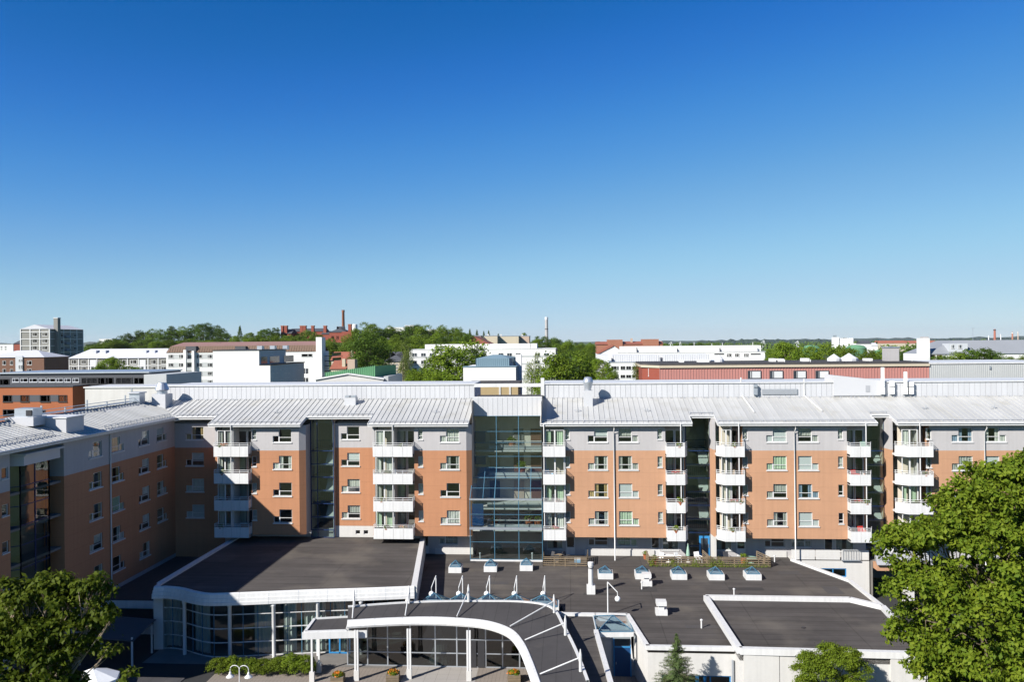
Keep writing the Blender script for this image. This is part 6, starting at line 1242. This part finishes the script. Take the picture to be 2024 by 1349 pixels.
# 17 pink gable and beige row
Y = 400; t, a, c, z = bld('pink_gable_house', 'pinkish gable-end house with red roof behind the white row', 905, 968, 681, Y, 25, 'pinkish'); zz = AZ(933, 666, Y); MB().add([(a, Y - .05, z), (c, Y - .05, z), ((a + c) / 2 - 1, Y - .05, zz)], [(0, 1, 2)]).build('gable', MT['pinkish'], t); gable(t, a, c, Y + .1, Y + 25, z, zz - z + .3, 'roofred', 'y', .3); far_window(t, (a + c) / 2 - 1.4, Y - .08, z + 1.0, .8, 1.4)
Y = 470
for k, (p0, p1, py, m) in enumerate(((913, 950, 664.5, 'pinkish'), (957, 983, 664.5, 'cream'), (983, 1025, 665, 'cream'), (1025, 1046, 665, 'pinkish'))):
    t, a, c, z = bld('beige_block', ['pinkish flat block behind the pink gable', 'yellowish flat block right of the pink gable', 'weathered beige block with dark roof vents', 'pale blank block nearest the grey smokestack'][k], p0, p1, py, Y + 8 * k, 14, m, group='beige blocks on the slope'); coping(t, a, c, Y + 8 * k, Y + 8 * k + 14, z, 'galv', .3); MB().box(a + 1.5, Y + 8 * k + 3, z, a + 2.6, Y + 8 * k + 4, z + 1.2).build('chimney', MT['concrete'], t)
# 18 grey smokestack
Y = 900; q = at(1080, 627, Y=Y); o = thing('smokestack', 'slender pale grey smokestack on the skyline right of centre', 'chimney', (q.x, Y, 0), world=False); MB().lathe([(2.1, 0), (1.75, q.z - 6), (1.75, q.z - 3)], n=18).build('shaft', MT['chimgrey'], o, smooth=True); MB().lathe([(1.9, q.z - 3.2), (1.95, q.z - .3), (1.5, q.z), (.01, q.z)], n=18).build('crown', MT['whitecool'], o); MB().lathe([(2.0, q.z - 14), (2.0, q.z - 13.2)], n=18).build('band', MT['darkmetal'], o)
# 19 red brick group right of centre, white gable
Y = 420; t, a, c, z = bld('red_brick_school', 'red brick building with two raised blocks right of centre', 1179, 1310, 681, Y, 16, 'wallred')
for p0, p1, py in ((1201, 1230, 672), (1270, 1301, 671)): MB().box(AX(p0, py, Y + 2), Y - .5, 0, AX(p1, py, Y + 2), Y + 12, AZ(p0, py, Y)).build('raised_block', MT['wallred'], t)
gable(t, a, c, Y, Y + 16, z, 1.5, 'roofred'); MB().box(AX(1248, 672, Y), Y + 5, z, AX(1252, 672, Y), Y + 6.5, AZ(1250, 669, Y)).build('chimney', MT['pinkish'], t)
Y = 330; t, a, c, z = bld('white_gable_hall', 'white gabled hall with red roof edge in front of the red brick building', 1181, 1228, 699, Y, 22, 'whitewall'); zz = AZ(1212, 683.5, Y); MB().add([(a, Y - .05, z), (c + 1.5, Y - .05, z), (AX(1212, 690, Y), Y - .05, zz)], [(0, 1, 2)]).build('gable', MT['whitewall'], t); xm = AX(1212, 690, Y); MB().add([(a - .3, Y - .2, z), (xm, Y - .2, zz + .2), (xm, Y + 22, zz + .2), (a - .3, Y + 22, z), (c + 1.8, Y - .2, z), (c + 1.8, Y + 22, z)], [(0, 1, 2, 3), (1, 4, 5, 2)]).build('roof', MT['roofred'], t); g = MB(); g.bar((a - .3, Y - .25, z), (xm, Y - .25, zz + .1), .3, .9); g.build('verge', MT['roofred'], t)
# 20 long white flat buildings
Y = 290; t, a, c, z = bld('long_white_block', 'long cream-white flat building with stepped roof boxes, the farther of two', 1226, 1512, 697, Y, 14, 'whitewall'); coping(t, a, c, Y, Y + 14, z, 'white', .15)
for p0, p1 in ((1228, 1258), (1260, 1335), (1340, 1420), (1425, 1492), (1492, 1504)): MB().box(AX(p0, 690, Y + 1.5), Y + 1.5, z, AX(p1, 690, Y + 1.5), Y + 12, AZ(1360, 684.5, Y)).build('roof_box', MT['whitewall'], t)
for p in (1258, 1338, 1422, 1497): MB().box(AX(p - 3, 690, Y + .4), Y + .4, z, AX(p, 690, Y + .4), Y + 2, AZ(1360, 688, Y)).build('roof_step', MT['whitewall'], t)
wins(t, Y, [(1436, 1446), (1452, 1462), (1470, 1480)], [(699.5, 706)]); wins(t, Y, [(1412, 1431), (1484, 1503)], [(699, 701), (713, 715)], 'darkmetal')
for k, px in enumerate((1325, 1344, 1372, 1407, 1428, 1488)): x = AX(px, 683, Y + 6); MB().tube([(x, Y + 6, z), (x, Y + 6, AZ(px, 680 - (k % 3) * 1.5, Y))], .1, 5).build('roof_mast', MT['white'], t)
Y = 240; t, a, c, z = bld('ribbon_window_block', 'white block with ribbon windows and ribbed white attic, the nearer of two', 1203, 1440, 716, Y, 14, 'whitewall')
MB().box(AX(1181, 710, Y), Y - .4, AZ(1300, 716.5, Y), AX(1203, 710, Y) + .1, Y + 12, AZ(1300, 701, Y)).build('attic', MT['whitecool'], t); xx = AX(1206, 710, Y + 1.5)
for p0, p1 in ((1212, 1304), (1311, 1404)): MB().box(AX(p0, 710, Y + 1.5), Y + 1.5, z, AX(p1, 710, Y + 1.5), Y + 12, AZ(1300, 702, Y)).build('attic', MT['whitecool'], t)
for i in range(44): x = AX(1212, 710, Y + 1.5) + (AX(1404, 710, Y + 1.5) - AX(1212, 710, Y + 1.5)) * i / 43; MB().box(x, Y + 1.4, z + .1, x + .07, Y + 1.5, AZ(1300, 702, Y)).build('attic_rib', MT['whitecool'], t)
coping(t, a, c, Y, Y + 14, z, 'galv', .12); wins(t, Y, [(1208, 1218.5), (1219, 1223), (1226.5, 1236), (1237.5, 1247.5), (1249, 1262), (1264, 1280)], [(724, 731.5), (741.5, 748)], 'lightgreypanel', split=.5)
# 21 red panel block with four windows
Y = 118; t, a, c, z = bld('red_panel_block', 'long low red ribbed-panel block with four windows and dark flat roof', 1303, 1835, 726, Y, 14, 'panelred'); xl_ = AX(1270, 730, Y + 3)
MB().add([(xl_, Y + 3.5, 0), (a, Y, 0), (a, Y, z), (xl_, Y + 3.5, z), (xl_, Y + 14, 0), (xl_, Y + 14, z)], [(0, 1, 2, 3), (4, 0, 3, 5)]).build('end_wall', MT['brickred'], t)
n = 96
me = MB().box(0, -.06, 0, .09, 0, z - .1).mesh('panel_rib', MT['panelred'])
for i in range(n): put('panel_rib', me, t, (a + (c - a) * i / (n - 1), Y, 0))
MB().prism([(xl_ - .2, Y + 3.3), (a, Y - .25), (c + .1, Y - .25), (c + .1, Y + 14), (xl_ - .2, Y + 14)], z, z + .35).build('roof_edge', MT['cream'], t); MB().prism([(xl_ - .1, Y + 3.4), (a, Y - .15), (c, Y - .15), (c, Y + 14.1), (xl_ - .1, Y + 14.1)], z + .355, z + .62).build('roof', MT['bitumen2'], t)
wins(t, Y - .07, [(1478, 1504), (1521.5, 1547.5), (1568.5, 1594), (1612, 1638)], [(732.5, 749.5)], 'claddark', split=.28)
for k, (p0, p1) in enumerate(((1483, 1503.5), (1527, 1547), (1574, 1593.5), (1618, 1637.5))): MB().quad((AX(p0, 745, Y), Y - .10, AZ(p0, 747.5, Y)), (AX(p1, 745, Y), Y - .10, AZ(p0, 747.5, Y)), (AX(p1, 745, Y), Y - .10, AZ(p0, 734, Y)), (AX(p0, 745, Y), Y - .10, AZ(p0, 734, Y))).build('blind', MT['blind'], t)
far_window(t, AX(1281, 740, Y + 2.4), Y + 2.2, AZ(1281, 745, Y), .35, 1.2)
for p0, p1, h in ((1344, 1352, .4), (1380, 1402, .45), (1524, 1534, .5), (1538, 1550, .45), (1587, 1600, .5), (1712, 1725, .4)): MB().box(AX(p0, 715, Y + 6), Y + 6, z + .6, AX(p1, 715, Y + 6), Y + 7.5, z + .6 + h).build('roof_box', MT['whitewall'], t)
for px, w_ in ((1425, 18), (1655, 26), (1685, 34)):
    x = AX(px, 712, Y + 6); r = w_ / 2 * (Y + 6) / F; MB().lathe([(r, 0), (r, .4), (r * .55, .75), (.05, 1.1 if w_ < 30 else 1.2)], (x, Y + 7.5, z + .6), 12).build('roof_dome', MT['whitecool'], t)
x = AX(1763, 700, Y + 5); MB().box(x - .85, Y + 4.5, z, x + .85, Y + 6.5, AZ(1763, 688, Y + 5)).build('chimney', MT['chimgrey'], t); MB().box(x - .95, Y + 4.4, AZ(1763, 688, Y + 5), x + .95, Y + 6.6, AZ(1763, 686, Y + 5)).build('chimney_cap', MT['galv'], t)
for px in (1551, 1602, 1720, 1803): x = AX(px, 715, Y + 4); MB().tube([(x, Y + 4, z + .5), (x, Y + 4, AZ(px, 711, Y + 4))], .07, 6).build('roof_pipe', MT['white'], t)
# 22 grey ribbed wall at right
Y = 118; t, a, c, z = bld('grey_panel_block', 'long pale grey ribbed wall block right of the red panel block', 1836, 2100, 718.5, Y, 14, 'lightgreypanel'); coping(t, a, c, Y, Y + 14, z, 'white', .12); n = 70; me = MB().box(0, -.05, 0, .06, 0, z - .05).mesh('panel_rib', MT['lightgreypanel'])
for i in range(n): put('panel_rib', me, t, (a + (c - a) * i / (n - 1), Y, 0))
MB().box(AX(1955, 730, Y), Y - .2, AZ(1955, 730, Y), AX(1957.5, 730, Y), Y - .02, AZ(1955, 724, Y)).build('wall_lamp', MT['galv'], t)
# 23 grey sloped-roof block at right
Y = 215; t, a, c, z = bld('grey_mansard_block', 'long grey sloped-roof block with white base and two dormer windows at right', 1830, 2120, 699.5, Y, 14, 'whitewall')
zz = AZ(1950, 673, Y + 5); MB().add([(a, Y - .3, z), (c, Y - .3, z), (c, Y + 5, zz), (a + 9, Y + 5, zz), (c, Y + 14, zz), (a + 9, Y + 14, zz), (a, Y + 14, z)], [(0, 1, 2, 3), (3, 2, 4, 5), (0, 3, 5, 6)]).build('roof', MT['roofgrey'], t); x0, x1 = AX(1875, 690, Y + .5), AX(1912, 690, Y + .5); zt = AZ(1890, 679.5, Y + .5)
MB().add([(x0, Y + .3, z + .5), (x1, Y + .3, z + .5), (x1, Y + .3, zt), (x0, Y + .3, zt), (x1, Y + 4, zt), (x0, Y + 4, zt), (x1, Y + 4, z), (x0, Y + 4, z)], [(0, 1, 2, 3), (3, 2, 4, 5), (1, 6, 4, 2), (0, 3, 5, 7)]).build('dormer', MT['palegrey'], t); wins(t, Y + .28, [(1880, 1886.5), (1894, 1901)], [(682, 689.5)])
x = AX(1831, 690, Y - 1); MB().box(AX(1825, 690, Y - 1), Y - 1, 0, AX(1838, 690, Y - 1), Y + 3, AZ(1831, 669, Y - 1)).build('stair_tower', MT['whitewall'], t); MB().box(x - .7, Y - .6, AZ(1831, 669, Y - 1), x + .8, Y + 1, AZ(1831, 666, Y - 1)).build('tower_cap', MT['chimgrey'], t); wins(t, Y, [(1838, 1848), (1852, 1862)], [(702, 711)], 'pinkish')
MB().add([(AX(1828, 700, Y - 2), Y - 2, AZ(1828, 718, Y)), (AX(1845, 716, Y - 2), Y - 2, AZ(1828, 718, Y)), (AX(1828, 702, Y - 2), Y - 2, AZ(1828, 704, Y))], [(0, 1, 2)]).build('ramp_wall', MT['whitewall'], t)
x = AX(1923, 660, Y + 6); MB().tube([(x, Y + 6, zz), (x, Y + 6, AZ(1923, 648, Y))], .06, 5).bar((x - .5, Y + 6, AZ(1923, 649, Y)), (x + .5, Y + 6, AZ(1923, 649, Y)), .05).build('antenna', MT['galv'], t)
# 24 harbour skyline at right
Y = 1400; t, a, c, z = bld('grain_silo', 'white grain silo with ribbed bins on the right skyline', 1649, 1659, 667, Y, 14, 'whitewall'); MB().box(a, Y, z, a + 4, Y + 6, z + 3.5).build('head_house', MT['galv'], t)
for i in range(6): x = AX(1663 + i * 4.6, 675, Y); MB().lathe([(2.1, 0), (2.1, AZ(1675, 669, Y)), (.01, AZ(1675, 669, Y))], (x, Y + 4, 0), 12).build('silo_bin', MT['whitewall'], t, smooth=True)
MB().box(AX(1661, 682, Y), Y - 3, 0, AX(1697, 682, Y), Y + 8, AZ(1680, 679.5, Y)).build('low_hall', MT['whitewall'], t)
for k, (px, w_, py) in enumerate(((1603, 32, 682.5), (1692, 38, 682), (1738, 26, 692))):
    Y = 700; q = at(px, py, Y=Y); r = w_ / 2 * Y / F; o = thing('green_tank', ['green domed storage tank left of the silo', 'green domed storage tank in front of the silo', 'small green tank roof right of the silo'][k], 'tank', (q.x, Y, 0), group='green storage tanks', world=False); MB().lathe([(r, 0), (r, q.z - 3.0)], n=28).build('shell', MT['greentank'], o, smooth=True); MB().lathe([(r + .2, q.z - 3.0), (r * .75, q.z - .9), (r * .35, q.z - .2), (.01, q.z)], n=28).build('dome', MT['greentank'], o, smooth=True)
for k, (px, py) in enumerate(((1510, 673), (1577, 674), (1327, 676), (1345, 676))):
    Y = 1900; q = at(px, py, Y=Y); o = thing('harbour_crane', ['pale harbour crane above the left treetops', 'pale harbour crane above the round trees', 'pale crane boom left of the white block masts', 'pale crane boom above the long white block'][k], 'crane', (q.x, Y, 0), group='harbour cranes', world=False); z = q.z
    MB().bar((-6, 0, 0), (0, 0, z), .9).bar((6, 0, 0), (0, 0, z), .9).bar((-6, 0, z * .35), (6, 0, z * .35), .8).build('frame', MT['whitecool'], o); MB().bar((0, 0, z), (-7, 0, z * .72), .8).build('jib', MT['whitecool'], o); MB().box(-3, -3, z * .3, 3, 3, z * .45).build('cabin', MT['whitecool'], o)
Y = 1500
for k, (p0, p1, py, m, rf) in enumerate(((1703, 1722, 680, 'whitewall', 'roofslate'), (1716, 1735, 684, 'whitewall', 'rooflight'), (1733, 1790, 679, 'cream', 'roofred'), (1792, 1850, 679, 'cream', 'roofred'), (1850, 1868, 680.5, 'pinkish', 'roofred'))):
    yy = (Y if k > 1 else 800) + 30 * k; t, a, c, z = bld('harbour_house', ['white gabled shed beside the silo', 'nearer white gabled shed right of the green dome', 'long cream row with red roof on the far shore, left half', 'long cream row with red roof on the far shore, right half', 'small red-roofed house at the end of the far row'][k], p0, p1, py, yy, 14, m, group='far harbour houses'); gable(t, a, c, yy, yy + 14, z, 5 if k > 1 else 3, rf)
for k, (px, py, m, r, lab) in enumerate(((1966, 651, 'roofred', 2.0, 'thin red factory chimney on the right skyline'), (2001, 657, 'wallred', 1.5, 'short red and white striped mast at far right'), (2012, 656, 'pinkish', .9, 'thin pale red mast at the far right'), (1978, 661, 'whitecool', .8, 'thin white mast right of the red chimney'), (1954, 664, 'whitecool', .8, 'thin white mast left of the red chimney'))):
    Y = 1800; q = at(px, py, Y=Y); o = thing('far_chimney' if k == 0 else 'far_mast', lab, 'chimney' if k == 0 else 'mast', (q.x, Y, 0), world=False, group='far chimneys and masts'); MB().lathe([(r * 1.3, 0), (r, q.z), (.01, q.z)], n=10).build('shaft', MT[m], o, smooth=True); MB().lathe([(r * 1.25, q.z - 3), (r * 1.25, q.z - 1)], n=10).build('band', MT['white' if k else 'darkmetal'], o)
# ------------------------------------------------------------------ trees behind
G1 = 'trees of the grove on the left hill'; lab1 = 'round dark green tree in the grove on the left hill'
for px, yt, wd in ((180, 681, 26), (202, 676, 28), (222, 672, 30), (243, 666, 32), (262, 661, 32), (282, 656, 34), (303, 653, 36), (325, 654, 34), (344, 655, 30), (340, 646, 16), (364, 648, 32), (384, 644, 30), (402, 641, 32), (421, 646, 32), (437, 651, 28), (448, 660, 20)): tree(px, yt, wd, 505 + rnd.uniform(-20, 20), rnd.choice(['dark', 'dark', 'far']), lab1, G1)
for px in range(172, 462, 15): tree(px + rnd.uniform(-4, 4), 671 + rnd.uniform(0, 8) + max(0, (240 - px) * .1), rnd.uniform(22, 32), 455 + rnd.uniform(-18, 18), rnd.choice(['mid', 'far']), 'lighter green tree along the front of the left hill grove', 'front trees of the left hill grove')
tree(474, 647, 15, 470, 'conifer', 'slim conifer standing alone between grove and brick complex')
for px, yt, wd in ((462, 665, 18), (490, 659, 22), (505, 664, 24), (515, 655, 18), (529, 652, 30), (545, 649, 14), (548, 660, 28)): tree(px, yt, wd, 440, rnd.choice(['mid', 'far', 'dark']), 'green tree on the slope left of the brick complex', 'trees left of the brick complex')
for px in range(470, 650, 14): tree(px + rnd.uniform(-4, 4), 667 + rnd.uniform(-3, 6), rnd.uniform(22, 32), 395 + rnd.uniform(-12, 12), rnd.choice(['mid', 'far', 'mid']), 'green tree before the brick complex above the brown roof', 'trees before the brick complex')
for px, yt, wd in ((590, 659, 30), (612, 655, 30), (628, 664, 26), (571, 664, 26)): tree(px, yt, wd, 405, 'far', 'green tree hiding the foot of the brick complex', 'trees before the brick complex')
for px, yt, wd in ((648, 676, 34), (668, 672, 40), (690, 676, 40), (706, 682, 34), (655, 684, 36), (680, 685, 40)): tree(px, yt, wd, 350 + rnd.uniform(-10, 10), rnd.choice(['mid', 'far']), 'green tree below the brick complex, left of the big dark tree', 'trees below the brick complex')
for px, yt, wd in ((712, 652, 34), (730, 640, 34), (745, 650, 40), (758, 653, 36), (772, 646, 24), (776, 652, 40), (800, 655, 42), (815, 645, 44), (834, 646, 34), (848, 654, 34), (862, 655, 30), (880, 646, 36), (897, 650, 34), (913, 653, 26)): tree(px, yt, wd, 420 + rnd.uniform(-30, 30), rnd.choice(['mid', 'far', 'dark', 'mid']), 'tall green tree on the hill right of the brick complex', 'trees on the middle hill')
for px in range(700, 940, 16): tree(px + rnd.uniform(-5, 5), 664 + rnd.uniform(-4, 10), rnd.uniform(30, 44), 365 + rnd.uniform(-15, 15), rnd.choice(['mid', 'far', 'mid', 'dark']), 'green tree filling the slope of the middle hill', 'trees on the slope of the middle hill')
for px in range(765, 920, 20): tree(px + rnd.uniform(-5, 5), 682 + rnd.uniform(-4, 6), rnd.uniform(34, 44), 330, 'mid', 'green tree low on the middle slope above the white row', 'trees above the white row')
for px, yt, wd in ((929, 652, 9), (943, 654, 10), (956, 656, 8), (966, 655, 8), (985, 661, 8)): tree(px, yt, wd, 520, 'conifer', 'small slim conifer on the skyline above the beige blocks', 'skyline conifers')
tree(1036, 659, 12, 520, 'mid', 'small round tree behind the pale blank block')
for px, yt, wd in ((1057, 672, 22), (1070, 667, 30), (1090, 670, 30), (1103, 672, 28), (1118, 674, 26), (1133, 680, 24), (1147, 684, 24), (1110, 682, 34), (1128, 690, 30), (1146, 694, 30), (1163, 683, 26), (1172, 694, 26), (1100, 690, 34), (1155, 700, 30)): tree(px, yt, wd, 400 + rnd.uniform(-40, 40), rnd.choice(['mid', 'dark', 'far']), 'green tree on the slope below the grey smokestack', 'trees below the smokestack')
tree(732, 661, 72, 240, 'dark', 'large dark green round tree in the middle distance left of centre', yb=728)
tree(712, 684, 40, 245, 'dark', 'dark tree leaning against the large dark round tree'); tree(752, 690, 40, 250, 'dark', 'dark smaller tree at the right foot of the large dark round tree')
tree(803, 678, 26, 235, 'birch', 'tall pale weeping birch left of the white row'); tree(797, 700, 22, 228, 'birch', 'shorter birch beside the tall weeping birch')
tree(905, 682, 104, 165, 'mid', 'big round green tree in front of the white row', yb=775); tree(868, 702, 74, 168, 'mid', 'green tree at the left of the big round tree'); tree(945, 690, 54, 175, 'dark', 'darker green tree right of the big round tree'); tree(835, 732, 56, 160, 'mid', 'low green tree beside the green roof'); tree(870, 736, 60, 158, 'mid', 'low green tree under the big round tree'); tree(815, 738, 36, 158, 'mid', 'small low tree right of the green roof')
tree(1122, 704, 104, 150, 'mid', 'big bright green tree right of the white row'); tree(1085, 724, 52, 148, 'mid', 'lower green tree left of the big bright tree'); tree(1160, 718, 50, 152, 'dark', 'dark tree behind the big bright tree'); tree(1190, 712, 42, 145, 'mid', 'slim green tree next to the ribbon windows'); tree(1205, 736, 30, 140, 'mid', 'small low tree at the foot of the ribbon-window block')
tree(1257, 722, 24, 128, 'birch', 'light birch at the corner of the red panel block'); tree(1050, 700, 30, 180, 'birch', 'sparse pale tree beside the copper-blue roof'); tree(1062, 726, 30, 175, 'birch', 'sparse pale low tree at the end of the white row')
tree(212, 709, 44, 215, 'mid', 'green tree before the pale slab, left one'); tree(240, 716, 44, 215, 'mid', 'green tree before the pale slab, middle one'); tree(268, 727, 34, 215, 'mid', 'green tree before the pale slab, right one'); tree(195, 722, 24, 212, 'mid', 'small green tree before the pale slab entrance')
for k, (px, yt, wd) in enumerate(((1560, 680, 58), (1530, 694, 40), (1585, 690, 44), (1632, 685, 56), (1660, 690, 50), (1608, 698, 44), (1705, 694, 44), (1735, 694, 46), (1545, 700, 44))): tree(px, yt, wd, 180 + 4 * k, rnd.choice(['mid', 'mid', 'bush']), 'bright green tree behind the red panel block', 'trees behind the red panel block')
for px, yt, wd in ((1800, 692, 36), (1816, 686, 34), (1790, 700, 30)): tree(px, yt, wd, 250, 'dark', 'darker tree between chimney block and white stair tower', 'trees by the stair tower')
for px, yt, wd in ((1880, 700, 46), (1910, 695, 56), (1940, 693, 52), (1962, 700, 40), (1862, 706, 34)): tree(px, yt, wd, 170, rnd.choice(['mid', 'dark']), 'green tree before the grey sloped roof at right', 'trees before the grey sloped roof')
for px, yt, wd in ((1990, 707, 34), (2018, 704, 36)): tree(px, yt, wd, 172, 'mid', 'green tree at the right edge above the grey wall', 'trees at the right edge')
for px in list(range(1320, 1420, 16)) + [1150, 1160, 1310]: tree(px, 679 + rnd.uniform(-1, 2), 18, 700, 'far', 'small distant tree on the horizon right of the red brick building', 'distant horizon trees')
NTH = 'first second third fourth fifth sixth seventh eighth ninth tenth eleventh twelfth thirteenth fourteenth fifteenth sixteenth seventeenth eighteenth nineteenth twentieth'.split()
for (g_, l_), ts in TREES.items():
    for i, (px, t) in enumerate(sorted(ts, key=lambda v: v[0])): t['label'] = l_ + ', ' + (NTH[i] if i < 20 else 'last') + ' from the left'
# far wooded ridges
def ridge(label, Y, pts, m, dep, seed):
    rng = np.random.default_rng(seed); b = MB(); n = 260; xs = np.linspace(pts[0][0], pts[-1][0], n); ys = np.interp(xs, [p[0] for p in pts], [p[1] for p in pts])
    for k, (x, y) in enumerate(zip(xs, ys)):
        q = at(x, y, Y=Y); z = max(q.z + rng.normal(0, .0007 * Y), 1.); s = q.x / Y
        for dy, f in ((-dep, -.02), (-dep * .6, .55), (-dep * .2, .93), (0, 1.0), (dep, .5), (dep * 2, -.02)): b.v.append((s * (Y + dy), Y + dy + rng.normal(0, dep * .02), z * f + (rng.normal(0, .0006 * Y) if 0 < f < 1 else 0)))
    for k in range(n - 1):
        for j in range(5): b.f.append([k * 6 + j, k * 6 + 6 + j, k * 6 + 7 + j, k * 6 + 1 + j]); b.m.append(0)
    o = b.build(label[0], MT[m]); tag(o, kind='structure'); return o
ridge(('hills',), 7600, [(-600, 680), (300, 678), (1100, 681), (1200, 678.5), (1290, 676), (1400, 674), (1500, 673), (1690, 669.5), (1760, 668.5), (1850, 670), (1950, 667), (2100, 665), (2700, 662)], 'ridgegreen', 700, 1)
ridge(('near_hills',), 3400, [(1280, 681), (1340, 678), (1400, 675.5), (1450, 672), (1510, 670.5), (1560, 672.5), (1620, 672), (1680, 673.5), (1760, 675), (1850, 673), (1900, 669.5), (2030, 669), (2700, 667)], 'ridgegreen', 300, 2)
# far treetops over the low town
rng = np.random.default_rng(3); nc = 2600; yy = rng.uniform(850, 3000, nc); xx = yy * rng.uniform(-.75, .75, nc); cz = rng.uniform(4, 12, nc); idx = np.repeat(np.arange(nc), 14); off = rng.normal(size=(len(idx), 3)) * np.array([5, 5, 2.5])
P = np.stack([xx, yy, cz], 1)[idx] + off
o = bpy.data.objects.new('far_woods', leaves('far_woods', P, off / 5, 4.2, MT['leaf_far'], rng, .8, .5)); C.objects.link(o); tag(o, 'distant treetops spread over the far town', 'woodland', kind='stuff')
# haze
hm = bpy.data.materials.new('haze'); hm.use_nodes = True; nt = hm.node_tree; nt.nodes.remove(nt.nodes['Principled BSDF']); pv_ = nt.nodes.new('ShaderNodeVolumePrincipled'); pv_.inputs['Color'].default_value = (.96, .98, 1, 1); pv_.inputs['Density'].default_value = 3.0e-5; pv_.inputs['Anisotropy'].default_value = .2
nt.links.new(pv_.outputs[0], nt.nodes['Material Output'].inputs['Volume'])
tag(MB().box(-13000, -2800, -8, 13000, 11500, 150).build('haze', hm), 'thin even summer haze over the whole town', 'haze', kind='stuff')
